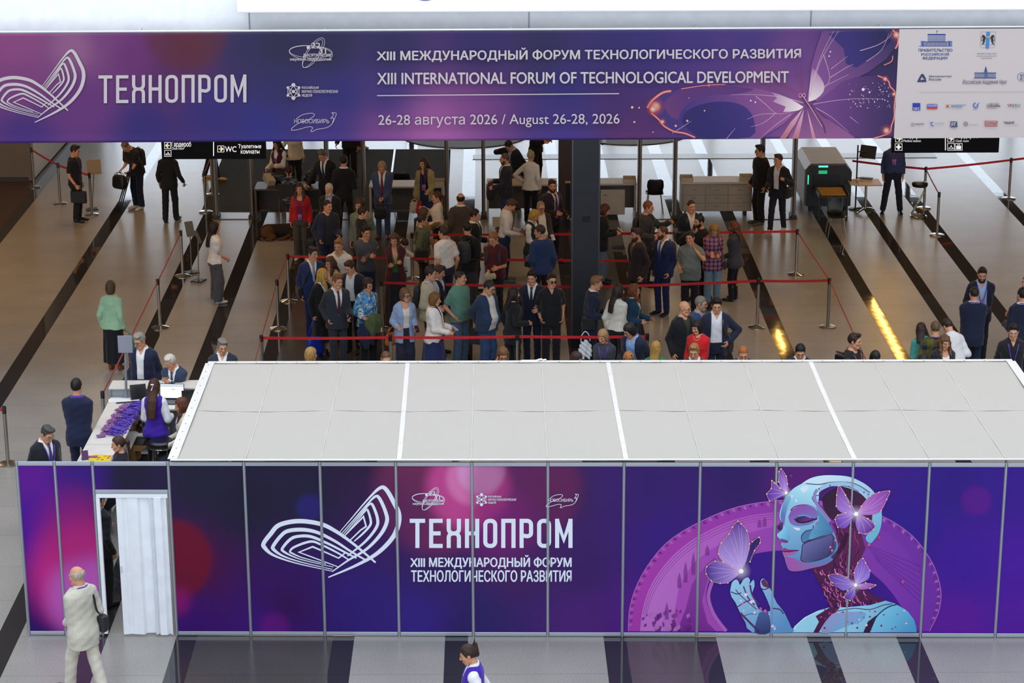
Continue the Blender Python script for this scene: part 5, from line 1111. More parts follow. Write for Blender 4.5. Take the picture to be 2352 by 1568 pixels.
        if ac[0] == 'earbud':
            mb = MB(); mb.lathe([(.004, -.006), (.009, 0), (.004, .008)], 8, (.084, -.002, -.012)); mb.lathe([(.004, -.006), (.009, 0), (.004, .008)], 8, (-.084, -.002, -.012)); child('earphones', headT(np.vstack(mb.V)), mb.F, mat('f0f0f0', .3))
    # tops
    fold = lambda g, a=.004: a*np.sin(g.X*26+g.Z*31+rng.random()*6)*np.sin(g.Y*29-g.Z*17+rng.random()*6)
    frontmost = .012
    for ti, t in enumerate(tops):
        nm, colr = t['n'], t['c']; off = t.get('off', (.010 if len(tops) > 1 and ti == 0 else .012 if t.get('hem', .8) >= .94 else .018)+.016*ti); hem = t.get('hem', .80); sl = t.get('sl', 'long'); op = t.get('open'); frontmost = max(frontmost, off)
        g = Gr((-bx-.03, by0-.03, lo(hem)-.04), (bx+.03, by1+.03, lo(1.54)), h)
        g.add(torso(g, off, hem, t.get('neck', 1.485), t.get('flare', .02 if hem < .85 else 0)), 0)
        if sl != 'none':
            for S, E, T, sg in arms.values():
                k = {'long': 1.0, 'short': .62, 'roll': .0, 'elbow': 0.35}[sl]; ru, re_, rw = (.053+off*.6, .046+off*.6, .036+off*.75) if sex == 'm' else (.045+off*.6, .040+off*.6, .032+off*.75)
                if t.get('puff'): rw += .018; re_ += .016; ru += .01
                if sl == 'short': g.add(g.cap(S, S+(E-S)*k, ru, re_+.012), .045)
                else:
                    g.add(g.cap(S, E, ru, re_), .045); g.add(g.cap(E, E+(T-E)*(.94 if sl == 'long' else .35), re_, rw), .018)
        else:
            for S, E, T, sg in arms.values(): g.add(g.ell(S+np.array([-sg*.035, 0, -.01]), (.05, .07, .06)), .03)
        if t.get('hood'): g.add(g.ell((0, .085, lo(1.465)), (.11, .075, .055)), .03); g.sub(g.ell((0, .03, lo(1.53)), (.07, .075, .07)))
        g.D = g.D + fold(g, .002 if len(tops) > 1 and ti == 0 else t.get('fold', .0045))
        if t.get('quilt'): g.D = g.D - .006*np.abs(np.sin((g.Z+dz)*PI/.055))
        g.cut(lo(hem)-g.Z) if sl == 'none' or min(T[2] for _, _, T, _ in arms.values()) > lo(hem)+.05 else None
        zz = g.Z+dz; nr = .075 if sex == 'm' else .068
        if t.get('collar'):
            e = np.sqrt((g.X/nr)**2+((g.Y-.022)/(nr*.92))**2); ring = np.maximum(np.abs(e-1)*nr-.010, np.abs(zz-1.485-.12*(g.Y-.02))-.026); g.add(ring, .006); g.sub(np.maximum(np.maximum(np.abs(g.X)-.012-.5*np.maximum(zz-1.46, 0), g.Y+.01), 1.44-zz))
        if op:
            wz = np.interp(zz, *{'v': ([1.10, 1.12, 1.30, 1.48, 1.56], [-.02, .0, .042, .078, .085]), 'deepv': ([.98, 1.0, 1.25, 1.48, 1.56], [-.02, .0, .05, .08, .085]), 'open': ([.5, .95, 1.2, 1.48, 1.56], [.075, .058, .058, .075, .08]), 'wide': ([.5, .95, 1.2, 1.48, 1.56], [.11, .10, .09, .085, .085]), 'neck': ([1.36, 1.38, 1.48, 1.56], [-.02, .0, .045, .05]), 'round': ([1.43, 1.435, 1.455, 1.56], [-.03, .015, .05, .06]), 'scoop': ([1.36, 1.37, 1.40, 1.56], [-.03, .03, .075, .085])}[op])
            g.sub(np.maximum(np.abs(g.X)-wz, g.Y-.03+.0*zz))
        V, Q = g.mesh(); child(nm, bend(V), Q, mat(colr, t.get('rough', .8), 0, t.get('k', 'cloth'), .3, 0, t.get('c2'), t.get('s', 1.0)))
    # legs
    if legs:
        k = legs.get('k', 'cloth'); m = mat(legs['c'], .8, 0, k, .3, 0, legs.get('c2'))
        if legs['n'] in ('trousers', 'jeans', 'shorts'):
            wd_ = legs.get('w', 1.0); zh = .065 if legs['n'] != 'shorts' else .48
            g = Gr((-.30-stance, min(ly)-.17, 0), (.30+stance, max(ly)+.17, lo(1.02)), h)
            g.add(torso(g, .016 if any(t.get('hem', .8) >= .94 for t in tops) else .002, .80, 1.0), 0)
            for Hp, K, An, sg in lg.values():
                g.add(g.cap(Hp, K, .094, .068*wd_), .03); e = An+np.array([0, .01, -.02]); g.add(g.cap(K, e, .068*wd_, .060*wd_), .02)
            g.D = g.D+fold(g, .004); g.cut(zh-upz-g.Z) if not sit else g.cut(.06-g.Z)
            V, Q = g.mesh(); child(legs['n'], bend(V), Q, m)
        else:
            hm = legs['hem']; fl = legs.get('fl', .05); g = Gr((-.36, -.34 if not sit else -.6, max(0.0, hm)-.03), (.36, .34, lo(1.02)), h)
            zz = g.Z+dz; w = np.interp(zz, [hm, .80, .92, 1.0], [.170+fl, .178+fl*.4, .178, .155])+fat*.03; d = np.interp(zz, [hm, .80, .92, 1.0], [.125+fl, .13+fl*.4, .126, .11])+fat*.04
            e = (np.sqrt((g.X/w)**2+((g.Y-.012)/d)**2)-1)*d; ang = np.arctan2(g.Y, g.X+1e-6); e = e+.010*np.sin(ang*9)*np.clip((.85-zz)/.4, 0, 1)
            g.add(np.maximum(e, np.maximum(hm-zz, zz-1.0)), 0); V, Q = g.mesh(); child(legs['n'], bend(V), Q, m)
    # shoes
    if shoes:
        k = 'boot' if legs and legs['n'] in ('skirt',) else 'shoe'
        if k not in SHOES: SHOES[k] = shoe_mesh(k)
        a, b = SHOES[k]
        for Hp, K, An, sg in lg.values():
            P = a*np.array([1 if sex == 'm' else .88, 1.02 if sex == 'm' else .9, 1]) @ rot('Z', sg*9).T + np.array([An[0], An[1]-.01, An[2]-.085]); child('shoe', P, b, mat(shoes, .4, 0, 'plain', .4))
    # neckwear
    def fy(z, x=0.0, off=None):
        zz = z; w = np.interp(zz, TZ, W); d = np.interp(zz, TZ, Dp)+(frontmost if off is None else off); yc = np.interp(zz, TZ, Cc); return yc-d*(max(0, 1-(abs(x)/(w+.02))**2.5))**(1/2.5)
    for ac in acc:
        if ac[0] == 'tie':
            o1 = tops[0].get('off', .011)+.006; mb = MB(); zs = [1.465, 1.44, 1.425, 1.40, 1.30, 1.20, 1.12, ac[3] if len(ac) > 3 else 1.04]; ws = [.030, .040, .028, .034, .046, .056, .064, .060]
            pts = [(0, fy(z, 0, o1)-(.012 if z > 1.42 else .004), lo(z)) for z in zs]; V = []; F = []
            for p, w in zip(pts, ws): V += [(p[0]-w/2, p[1], p[2]), (p[0], p[1]-.008, p[2]), (p[0]+w/2, p[1], p[2]), (p[0], p[1]+.006, p[2])]
            for i in range(len(pts)-1):
                for q in range(4): F.append((4*i+q, 4*i+4+q, 4*i+4+(q+1) % 4, 4*i+(q+1) % 4))
            F += [(0, 1, 2, 3), tuple(4*(len(pts)-1)+q for q in (3, 2, 1, 0))]
            child('tie', bend(np.array(V)), F, mat(ac[1], .5, 0, ac[2] if len(ac) > 2 and ac[2] else 'cloth', .4, 0, 'c8ccd4' if len(ac) > 2 and ac[2] == 'stripe' else None, 3.0 if len(ac) > 2 and ac[2] == 'stripe' else 1.0))
        if ac[0] == 'lanyard':
            mb = MB(); col_ = ac[1] if len(ac) > 1 else '5a2fa8'; zb = ac[2] if len(ac) > 2 else 1.06; nr = .080
            for sx in (-1, 1):
                pts = [(0, .10, lo(1.495)), (sx*.06, .085, lo(1.50)), (sx*.088, .02, lo(1.475)), (sx*.080, fy(1.42, .08)-.006, lo(1.42)), (sx*.055, fy(1.30, .05)-.008, lo(1.30)), (sx*.028, fy(1.18, .03)-.008, lo(1.18)), (sx*.008, fy(zb+.08)-.01, lo(zb+.08))]
                pts = bez(pts, 4); mb.ribbon(pts, [(0, 0, 1) if i < 6 else (1, 0, .3*sx) for i in range(len(pts))], .017, .003)
            mb2 = MB(); mb2.box((0, fy(zb)-.012, lo(zb)), (.095, .006, .135), .002); Vb = bend(np.vstack(mb.V)); ly_ = child('lanyard', Vb, mb.F, mat(col_, .5, 0, 'cloth', .4))
            if len(ac) < 4: child('badge', bend(np.vstack(mb2.V)), mb2.F, mat('9a6a9c', .3, 0, 'plaid', .4, 0, '5a3a8c', .6), ly_)
        if ac[0] == 'necklace':
            mb = MB(); pts = [(-.07, fy(1.45, .07)-.004, lo(1.46)), (-.045, fy(1.42)-.006, lo(1.415)), (0, fy(1.40)-.008, lo(1.395)), (.045, fy(1.42)-.006, lo(1.415)), (.07, fy(1.45, .07)-.004, lo(1.46))]
            for p in bez(pts, 5): mb.lathe([(.003, -.010), (.008, 0), (.003, .008)], 6, p)
            mbchild('necklace', mb, mat('d8b48a', .25, .8)) if 0 else child('necklace', bend(np.vstack(mb.V)), mb.F, mat('d8b48a', .25, .8))
        if ac[0] == 'watch':
            nm = ac[1]; S, E, T, sg = arms[nm]; c = T+(E-T)*.10; u = (E-T)/np.linalg.norm(E-T); mb = MB(); mb.tube([c-u*.012, c+u*.012], .036, 12); child('watch', bend(np.vstack(mb.V)), mb.F, mat('8a7a5a' if len(ac) < 3 else ac[2], .3, .6))
    # placing
    topv = headT(np.array([[0, .012, .128]]))[0]; topv = topv+np.array([0, 0, upz]); topv = topv*s; zt = ztop or topv[2]; a = math.radians(hd); Rz = np.array([[math.cos(a), -math.sin(a), 0], [math.sin(a), math.cos(a), 0], [0, 0, 1]])
    if foot: pos = G(foot[0], foot[1], 0)
    elif anchor: pos = G(anchor[0], anchor[1], anchor[2])
    else: pos = G(at[0], at[1], zt)-Rz @ topv
    root.location = (pos[0], pos[1], 0); root.rotation_euler = (0, 0, a)
    r = Bag(); r.root = root; r.s = s; r.R = Rz; r.pos = np.array([pos[0], pos[1], 0.]); r.hands = hf; r.hd = a; r.upz = upz; r.bend = bend; r.lo = lo; r.fy = fy; r.arms = arms; r.headT = headT; r.name = label
    def w(p): p = np.array(p, float); p[2] += upz; return Rz @ (p*s) + r.pos
    r.w = w; r.grip = lambda k, t=.085: w(hf[k][0]+hf[k][1]*t); r.wb = lambda p: w(bend(np.array([p]))[0])
    PEOPLE.append((label, proj(w(headT(np.array([[0, .012, .128]]))[0])), pos, zt)); return r
T = lambda n, c, **k: dict(n=n, c=c, **k)
def shirt(c, **k): return T('shirt', c, **{**dict(collar=True, hem=.955, open='neck'), **k})
def jkt(c, **k): return T('jacket', c, **{**dict(hem=.76, open='v', off=.028, fold=.0035), **k})
def trs(c, **k): return T('trousers', c, **k)
# ================================================================== things people carry
def put(name, label, cat, r, p, rz=0.0, group=None, world=False):
    return thing(name, label, cat, p if world else r.w(p), r.hd+rz if r else rz, group)
M_BLK = mat('141416', .55, 0, 'cloth'); M_LEA = mat('17151a', .4)
def phone(r, hand, label, col_='1a1a1e', screen='8fa8c8', tilt=-50, glow=0.0):
    p = r.grip(hand, .10); t = thing('smartphone', label, 'phone', p, r.hd); Mx = Matrix.Rotation(math.radians(tilt), 4, 'X')
    MB().box((0, -.012, .03), (.074, .010, .15), .004, 0, Mx).build('body', mat(col_, .3), t); MB().box((0, -.005, .03), (.068, .003, .14), .001, 0, Mx).build('screen', mat(screen, .15, 0, 'plain', .5, glow), t); return t
def backpack(r, label, col_='17171a', w=.30, hgt=.44, dep=.15, front=False, yoff=0.0, strap=True):
    z0 = r.lo(1.20)*1.0; base = r.wb((0, .0, z0)); t = thing('backpack', label, 'backpack', base, r.hd); m = mat(col_, .6, 0, 'cloth'); s = r.s
    yb = .135+dep/2+yoff
    g = Gr((-w*.7, yb-dep, -hgt*.7), (w*.7, yb+dep, hgt*.7), .016); q = (np.abs(g.X/(w/2))**3+np.abs((g.Y-yb)/(dep/2+.02*0))**3+np.abs(g.Z/(hgt/2))**3.5)**(1/3); g.add((q-1)*dep/2, 0); V, Q = g.mesh(); mk('body', V*s, Q, m, t, True)
    MB().box((0, (yb+dep*.48)*s, -.09*s), (w*.72*s, .05*s, hgt*.42*s), .02).build('pocket', m, t); MB().tube([(-.04*s, (yb-.02)*s, hgt*.47*s), (-.03*s, (yb-.02)*s, (hgt*.5+.035)*s), (.03*s, (yb-.02)*s, (hgt*.5+.035)*s), (.04*s, (yb-.02)*s, hgt*.47*s)], .009, 6).build('handle', m, t)
    if strap:
        for sx in (-1, 1):
            pts = bez([(sx*.07, yb-dep*.45, .20), (sx*.105, .05, .275), (sx*.118, -.06, .235), (sx*.125, r.fy(1.28, .12)-.012, .08), (sx*.150, r.fy(1.12, .12)-.005, -.06), (sx*.185, .03, -.14), (sx*.13, yb-dep*.4, -.16)], 5); mb = MB(); mb.ribbon([np.array(p)*s for p in pts], [(1, 0, 0)]*len(pts), .045, .012); mb.build('strap', m, t)
    return t
def bag(r, hand, label, col_, name='handbag', w=.30, hgt=.24, dep=.12, drop_=.14, kind='cloth', cat='bag', at=None, taper=.85, rz=0.0, soft=.0, c2=None):
    p = r.grip(hand, .085) if at is None else at; t = thing(name, label, cat, p, (r.hd if r else 0)+rz); m = mat(col_, .45, 0, kind, .4, 0, c2)
    g = Gr((-w*.75, -dep, -drop_-hgt*1.2), (w*.75, dep, -drop_+hgt*.3), .013); zc = -drop_-hgt/2; k = 1-(1-taper)*np.clip((g.Z-zc)/hgt+.5, 0, 1)
    q = (np.abs(g.X/(w/2*k))**4+np.abs(g.Y/(dep/2*k))**3+np.abs((g.Z-zc)/(hgt/2))**4)**(1/4); g.add((q-1)*dep/2+soft*np.sin(g.X*60+g.Z*30)*np.sin(g.Z*40), 0); V, Q = g.mesh(); mk('body', V, Q, m, t, True)
    for sy in (-1, 1):
        mb = MB(); mb.tube(bez([(-w*.28, sy*dep*.22, -drop_-.01), (-w*.2, sy*dep*.1, -drop_*.4), (0, sy*.01, -.004), (w*.2, sy*dep*.1, -drop_*.4), (w*.28, sy*dep*.22, -drop_-.01)], 5), .0075, 6); mb.build('handle', m, t, True)
    return t
def crossbag(r, side, label, col_, w=.28, hgt=.22, dep=.09, z=.95, name='shoulder_bag', y=.06, both=False):
    """bag at the hip on a strap over the shoulder; side +1 is the person's left"""
    sx = side; c = np.array([sx*.235, y, z]); t = thing(name, label, 'bag', r.w((c[0], c[1], r.lo(c[2]))), r.hd); m = mat(col_, .5, 0, 'cloth')
    MB().box((0, 0, 0), (dep, w, hgt), .03).build('body', m, t); MB().box((sx*dep*.5, 0, .02), (.02, w*.9, hgt*.62), .008).build('flap', m, t)
    far = sx if not both else -sx
    P = [(c[0], c[1]-.09, z+.10), (sx*.16 if not both else sx*.10, r.fy(1.15, .12)-.012, 1.15), (far*.10, r.fy(1.36, .1)-.012, 1.36), (far*.115, .02, 1.475), (far*.10, .14, 1.36), (sx*.12, .165, 1.15), (c[0], c[1]+.09, z+.10)]
    pts = [(np.array(r.wb((p[0], p[1], r.lo(p[2]))))-np.array(t.location)) for p in bez(P, 5)]; R = np.linalg.inv(r.R); pts = [R @ p for p in pts]; mb = MB(); mb.ribbon(pts, [(1, 0, .2)]*len(pts), .032, .006); mb.build('strap', m, t); return t
def briefcase(r, hand, label, col_, w=.38, hgt=.28, dep=.08, rz=0.0):
    p = r.grip(hand, .085); t = thing('briefcase', label, 'bag', p, r.hd+rz); m = mat(col_, .45)
    MB().box((0, 0, -.05-hgt/2), (dep, w, hgt), .012).build('body', m, t); MB().box((dep*.5, 0, -.05-hgt*.35), (.012, w*.95, hgt*.55), .004).build('flap', m, t)
    MB().tube(bez([(0, -.07, -.05), (0, -.06, -.005), (0, .06, -.005), (0, .07, -.05)], 5), .009, 6).build('handle', m, t, True); return t
# ================================================================== the people, each where the photo shows them
NV, BK, WH, CR, GY_, BR, DG = '1a2140', '131316', 'e4dfda', 'd9d0bf', '4a4c52', '3a2c26', '2c2f36'
Q1, Q2, Q3 = 'people waiting in the roped queue', 'people at the security line', 'people walking or standing in the hall'
S_ = lambda c, **k: shirt(c, **k)
def suit(c, sh=WH, **k): return [S_(sh), jkt(c, **k)]
H = person; W_ = 'e4dfda'
# -- far left
r = H('man in black T-shirt holding a black briefcase beside the rope barrier', None, 1.80, 75, tops=[T('tee', '17171c', sl='short', open='round', hem=.86)], legs=trs('15161c'), foot=(180, 508), hair=('side', '241a16'), la='down', ra='downf', face=(10, 12), hands=('relax', 'grip'), group=Q3, acc=[('lanyard', '4a2a8c', 1.1, 0), ('watch', 'R')])
briefcase(r, 'R', 'black soft briefcase in the hand of the man in black T-shirt', '121214', rz=0.0)
r = H('bald man with a backpack bending over black camera gear', (281, 329), 1.80, -35, tops=[T('tee', '15151a', sl='short', open='round', hem=.84)], legs=T('jeans', '15192c', w=1.15), hair=('thin', '6a5a4c'), la=(.10, -.38, .96), ra=(.16, -.34, .98), face=(-5, 30), lean=24, shoes='d8d4cc', hands=('grip', 'grip'), group=Q3)
backpack(r, 'black backpack on the bald man bending over his gear', '15161a')
bag(r, 'R', 'black equipment bag hanging from the hand of the bald bending man', '121216', 'equipment_bag', .42, .34, .22, .06)
p = r.grip('L', .08); t = thing('tripod', 'folded black tripod held by the bald bending man', 'tripod', (p[0], p[1], 0), 0)
for k in range(3): MB().tube([(0.10-.03*k, -.02*k, p[2]+.05), (-.16-.05*k, -.05+.03*k, .12), (-.26-.06*k, -.06+.05*k, .03)], [.016, .013, .010], 8).build('leg', mat('141416', .4, .3), t, True)
MB().box((.10, -.02, p[2]+.10), (.07, .07, .10), .015).build('head', mat('141416', .4, .3), t)
r = H('man in black seen from behind walking away under the cloakroom sign', None, 1.78, 172, tops=[T('shirt', '111114', hem=.955)], legs=trs('111217', w=1.1), foot=(393, 508), hair=('short', '241a16'), la='down', ra=(.33, -.02, .92), stride=.22, hands=('relax', 'hold'), group=Q3, fat=.3, ztop=None)
phone(r, 'R', 'dark tablet in the hand of the man in black walking away', '15181c', '26303c', -80)
H('person in black trousers and tan shoes half hidden behind the restroom sign', None, 1.76, 80, tops=[T('sweater', '17171a', hem=.86)], legs=trs('121318'), foot=(486, 411), hair=('short', '241a16'), stride=.44, shoes='b88a5a', group=Q3)
# -- at the brown desk
r = H('woman in maroon vest and white blouse standing behind the brown desk', (634, 319), 1.68, -28, 'f', ('longf', '17110f'), [S_('ddd8d2', puff=True, hem=.955), T('vest', '4a1420', sl='none', open='v', hem=.84, off=.022)], trs('3c1220'), 'phone', 'hold', (-15, 16), L=.42, acc=[('lanyard', '5a3a9c', 1.2, 0)], group=Q2)
H('person in cream shirt and black trousers with head hidden by the banner', None, 1.74, 25, 'f', ('bob', '2a1c16'), [S_('cfc4ae', hem=.84, sl='long')], trs('121217'), 'down', (.33, -.10, .98), anchor=(676, 352, .98), group=Q2, hands=('relax', 'flat'))
r = H('woman in camouflage uniform seated with her back to the hall', (664, 380), 1.70, 165, 'f', ('pony', '3c1418'), [T('jacket', '5a6672', k='camo', c2='8a8f8c', hem=.80, off=.03)], T('trousers', '5a6672', k='camo', c2='8a8f8c'), 'desk', 'lap', (15, 10), drop=.40, sit=True, L=.12, group=Q2)
SEAT1 = r
r = H('gray haired man in black suit and blue tie leaning on the brown desk', (737, 346), 1.78, -22, hair=('side', '5c554e'), tops=suit('15161c', open='deepv'), legs=trs('15161c'), la='down', ra=(.33, -.32, .93), face=(-12, 22), lean=10, acc=[('tie', '1d2752')], group=Q2)
H('man in black suit seen from behind at the end of the brown desk', (789, 357), 1.82, 172, hair=('short', '1c1512'), tops=[S_(WH), jkt('111217', fold=.004)], legs=trs('111217'), la='down', ra='bend', foot=None, group=Q2, stance=.05)
H('guard in black uniform standing far behind the metal detector', None, 1.80, -12, tops=[T('jacket', '0f1013', hem=.80, off=.03)], legs=trs('0f1013', w=1.15), foot=(806, 414), la='down', ra=(.31, -.05, .92), group=Q2)
H('person far behind with only tan shoes showing under the banner', None, 1.75, 60, tops=[T('sweater', '30343c')], legs=trs('2c2a30'), foot=(827, 338), stride=.3, shoes='b08a5c', group=Q2)
H('white bearded elderly man in black jacket over a pale blue shirt', (755, 422), 1.74, -12, hair=('short', 'b9b2a8'), tops=[S_('7f9fc4', hem=.955), jkt('15161a', open='open', hem=.74)], legs=trs('141418'), la='carry', ra='front', beard=('full', 'b9b2a8'), face=(-4, 8), fat=.5, group=Q2)
r = H('young woman in bright red jacket and grey trousers with a lanyard', (688, 420), 1.70, -3, 'f', ('longf', '3c2418'), [T('tee', '8c1420', hem=.955, open='scoop'), T('jacket', 'b0141c', off=.026, hem=.90, open='open')], T('trousers', '45403c', w=1.25), 'downf', 'down', (-3, 4), L=.34, acc=[('lanyard', '5a3aa8', 1.0)], shoes='c9c4bc', group=Q2)
bag(r, 'L', 'black handbag carried by the woman in the red jacket', '121216', 'handbag', .26, .24, .12, .26)
H('man in navy jacket over a dark sweater gesturing with one hand', (752, 459), 1.78, 22, hair=('buzz', '241a15'), tops=[T('sweater', '23252e', open='round', hem=.84), jkt('1a2038', open='wide', off=.034)], legs=trs('171d33'), la=(.16, -.32, 1.05), ra='pocket', face=(28, 6), group=Q2, fat=.3, hands=('hold', 'relax'))
H('young man in sage green long sleeves behind the man in black polo', (826, 457), 1.80, -12, hair=('curly', '3a241a'), tops=[T('sweater', '6f7a68', open='round', hem=.86)], legs=trs('16171c'), la='down', ra='down', face=(-20, 6), group=Q2)
H('man in black polo shirt turned sideways to the right', (834, 475), 1.76, 110, hair=('short', '241814'), tops=[T('polo', '15151a', hem=.84, collar=True, sl='short')], legs=trs('14151a'), la='front', ra='down', face=(-15, 8), group=Q2)
r = H('older man in blue gray suit and red tie looking at his phone', (880, 370), 1.78, -2, hair=('manlong', '9a7c54'), tops=suit('3d4a6e', open='deepv'), legs=trs('36446c'), la='front', ra='front', face=(0, 28), acc=[('tie', '7a1c24', None, .98)], shoes='5a2a18', hands=('hold', 'hold'), foot=(881, 545), group=Q2)
phone(r, 'L', 'dark phone in the hands of the man in blue gray suit', '1c1a20', '2a2c34')
bag(r, 'R', 'black soft briefcase hanging from the arm of the man in blue gray suit', '111114', 'briefcase', .30, .32, .14, .10)
r = H('tall woman with very long brown hair in an olive beige blazer', (972, 362), 1.74, -12, 'f', ('longf', '38211a'), [T('top', '14141a', hem=.955, open='scoop'), T('blazer', '9a8c5c', off=.030, hem=.76, open='wide', sl='long')], T('jeans', '1c2a50', w=1.35), 'hold', 'downf', (-28, 10), L=.50, acc=[('lanyard', '5a2fa8', 1.08)], group=Q2, hands=('hold', 'grip'))
bag(r, 'R', 'cream drawstring tote held by the woman in olive beige blazer', 'c8bda6', 'tote_bag', .24, .26, .10, .06, soft=.01)
p = r.grip('R', .10); t = MB().box((0, 0, 0), (.10, .012, .30), .003, 0, Matrix.Rotation(.18, 4, 'Y')).build('folder', mat('b01a1c', .5)); t.location = (p[0]+.10, p[1]-.06, p[2]-.16); tag(t, 'red paper folder held by the woman in olive beige blazer', 'folder')
H('woman in white blouse with long brown hair facing left', (1003, 440), 1.68, -80, 'f', ('pony', '4a2a1a'), [S_('d9cfbf', puff=True, hem=.955)], T('trousers', '131318'), 'bend', 'raise', (5, 4), L=.42, hands=('relax', 'hold'), group=Q2)
H('balding man in brown suit seen from behind', (1058, 443), 1.76, 180, hair=('balding', '2c1d16'), tops=[S_(WH), jkt('4a3d34')], legs=trs('463a32'), la='down', ra='down', group=Q2)
r = H('man in dark navy suit bowing his head with a phone at his ear', (1163, 326), 1.72, -50, hair=('short', '17120f'), tops=[S_('9db0d0'), jkt('131626', hem=.72)], legs=trs('131626'), la='down', ra='ear', face=(-8, 30), lean=14, acc=[('glasses', '2a2a2c')], hands=('relax', 'hold'), group=Q2)
phone(r, 'R', 'phone held to the ear of the man in dark navy suit', '1a1a1e', '1a1a1e', 0)
r = H('bald man in dark blazer and jeans hugging a black backpack', (1158, 352), 1.80, -80, hair=('thin', '5a4636'), tops=[S_(WH), jkt('252633', open='open', hem=.78)], legs=T('jeans', '28365c'), la='hold', ra='carry', face=(-4, 10), beard=('stubble', '4a3a2e'), hands=('grip', 'grip'), group=Q2)
bag(r, 'R', 'black backpack carried in front by the bald man in dark blazer', '17171c', 'backpack', .32, .42, .18, .02, cat='backpack')
H('woman with blond hair bun in white blouse seen from behind', (1219, 346), 1.72, 168, 'f', ('topbun', '9c8a66'), [S_('dcd5cc', hem=.84, off=.02)], trs('101015'), 'hip', 'down', (-12, 0), shoes='131316', acc=[('glasses', '8a8a8c')], group=Q2)
r = H('person in black far behind holding a camera below the banner', None, 1.80, 60, tops=[T('jacket', '101114', off=.03, hem=.8)], legs=trs('101114'), foot=(1232, 425), la='carry', ra='carry', group=Q2)
r = H('bearded man in dark maroon suit with a lanyard beside the pillar', (1268, 413), 1.80, 40, hair=('side', '3a2418'), tops=suit('2c1a28', open='open'), legs=trs('171520'), la='hold', ra='carry', beard=('full', '3a2014'), face=(-28, 4), acc=[('tie', '4a1c28'), ('lanyard', '5a3aa0', 1.02)], group=Q2, hands=('hold', 'relax'))
phone(r, 'L', 'dark phone held by the bearded man in maroon suit', '1a1a20', '2a2c3c'); backpack(r, 'black backpack on the bearded man in maroon suit', '141519')
r = H('stout man with glasses in white T-shirt and brown jacket', (1243, 462), 1.76, 22, hair=('buzz', '8a7a68'), tops=[T('tee', 'd8d2c8', hem=.84, open='round'), jkt('33271f', open='wide', off=.034, hem=.78)], legs=trs('1c1a20'), la='hold', ra='down', face=(4, 14), fat=1.0, acc=[('glasses', '2a2a2c')], hands=('hold', 'relax'), group=Q1)
phone(r, 'L', 'pale phone in the hand of the stout man in brown jacket', 'c8ccd0', '9ab0c8')
H('woman with short blond hair in dark green vest and white blouse', (1232, 483), 1.68, 62, 'f', ('bob', 'b08a3c'), [S_('ded8d0', puff=True, hem=.955), T('vest', '142a2c', sl='none', open='v', hem=.62, off=.024)], T('skirt', '142a2c', hem=.5, fl=.02), 'front', 'front', (5, 26), group=Q1)
r = H('young man in white shirt and navy trousers reading his phone', (1181, 460), 1.80, 88, hair=('quiff', '4a2c1a'), tops=[S_('ddd8d6', off=.02)], legs=trs('1f3054', w=1.1), la='hold', ra='hold', face=(0, 32), lean=6, shoes='6a6a68', hands=('hold', 'hold'), acc=[('tie', '1a1a24')], group=Q1)
phone(r, 'L', 'blue lit phone in the hands of the man in white shirt', '20283c', '7f9fd8', -40, .3)
H('man in blue jacket standing with his back turned left', (1240, 517), 1.80, 205, hair=('short', '3a281c'), tops=[T('jacket', '263a66', hem=.80, off=.03)], legs=trs('191b26'), la='bend', ra='down', face=(50, 6), fat=.3, group=Q1)
r = H('man in maroon polo shirt with a jacket over his arm', (1131, 535), 1.80, -18, hair=('short', '8a5a34'), tops=[T('polo', '4a121c', sl='short', collar=True, hem=.84)], legs=trs('16171d'), la='carry', ra='front', face=(-14, 22), fat=.4, group=Q1)
backpack(r, 'black backpack on the man in maroon polo shirt', '14151a')
g = Gr((-.14, -.10, -.42), (.14, .10, .06), .014); g.add(g.ell((0, 0, -.04), (.12, .055, .07)), .03); g.add(g.ell((.0, 0, -.22), (.10, .045, .20)), .03); g.D = g.D+.012*np.sin(g.X*45+g.Z*10); V, F = g.mesh(); o = mk('folded_jacket', V, F, mat('b8aa84', .8, 0, 'cloth'), None, True); p = r.w((-.02, -.29, .98)); o.location = tuple(p); tag(o, 'beige jacket folded over the arm of the man in maroon polo', 'jacket')
r = H('man in black hoodie turned away with a dark backpack', (1073, 510), 1.78, 155, hair=('short', '1c1512'), tops=[T('hoodie', '121216', hood=True, hem=.80)], legs=T('trousers', '3c3a42', w=1.1), la='bend', ra='bend', face=(40, 4), group=Q1)
backpack(r, 'dark gray backpack on the man in black hoodie', '22232a')
H('man in black suit and white collar looking right', (1091, 480), 1.78, 80, hair=('short', '241814'), tops=suit('14151c'), legs=trs('14151c'), la='bend', ra='down', face=(4, 6), acc=[('tie', '16161c')], group=Q1)
H('heavyset man in white polo shirt and navy trousers', (1019, 520), 1.80, 212, hair=('short', '30221a'), tops=[T('polo', 'ddd6ce', sl='short', collar=True, hem=.955, off=.02)], legs=trs('1b2136', w=1.1), la='down', ra='down', face=(25, 4), fat=.5, group=Q1)
r = H('girl in olive jacket with dark hair and a shoulder strap', (971, 492), 1.68, 105, 'f', ('pony', '2a1d18'), [T('jacket', '565a44', off=.028, hem=.76)], T('trousers', '1c1d22'), 'bend', 'down', (0, 10), L=.3, group=Q1)
crossbag(r, -1, 'dark shoulder bag on the girl in olive jacket', '1c1d26')
H('girl in tan jacket standing behind the girl in olive', (974, 477), 1.72, 95, 'f', ('bob', '4a3020'), [T('jacket', '8a7448', off=.03, hem=.74)], T('trousers', '3a3026'), 'raise', 'bend', (5, 6), hands=('hold', 'relax'), group=Q1)
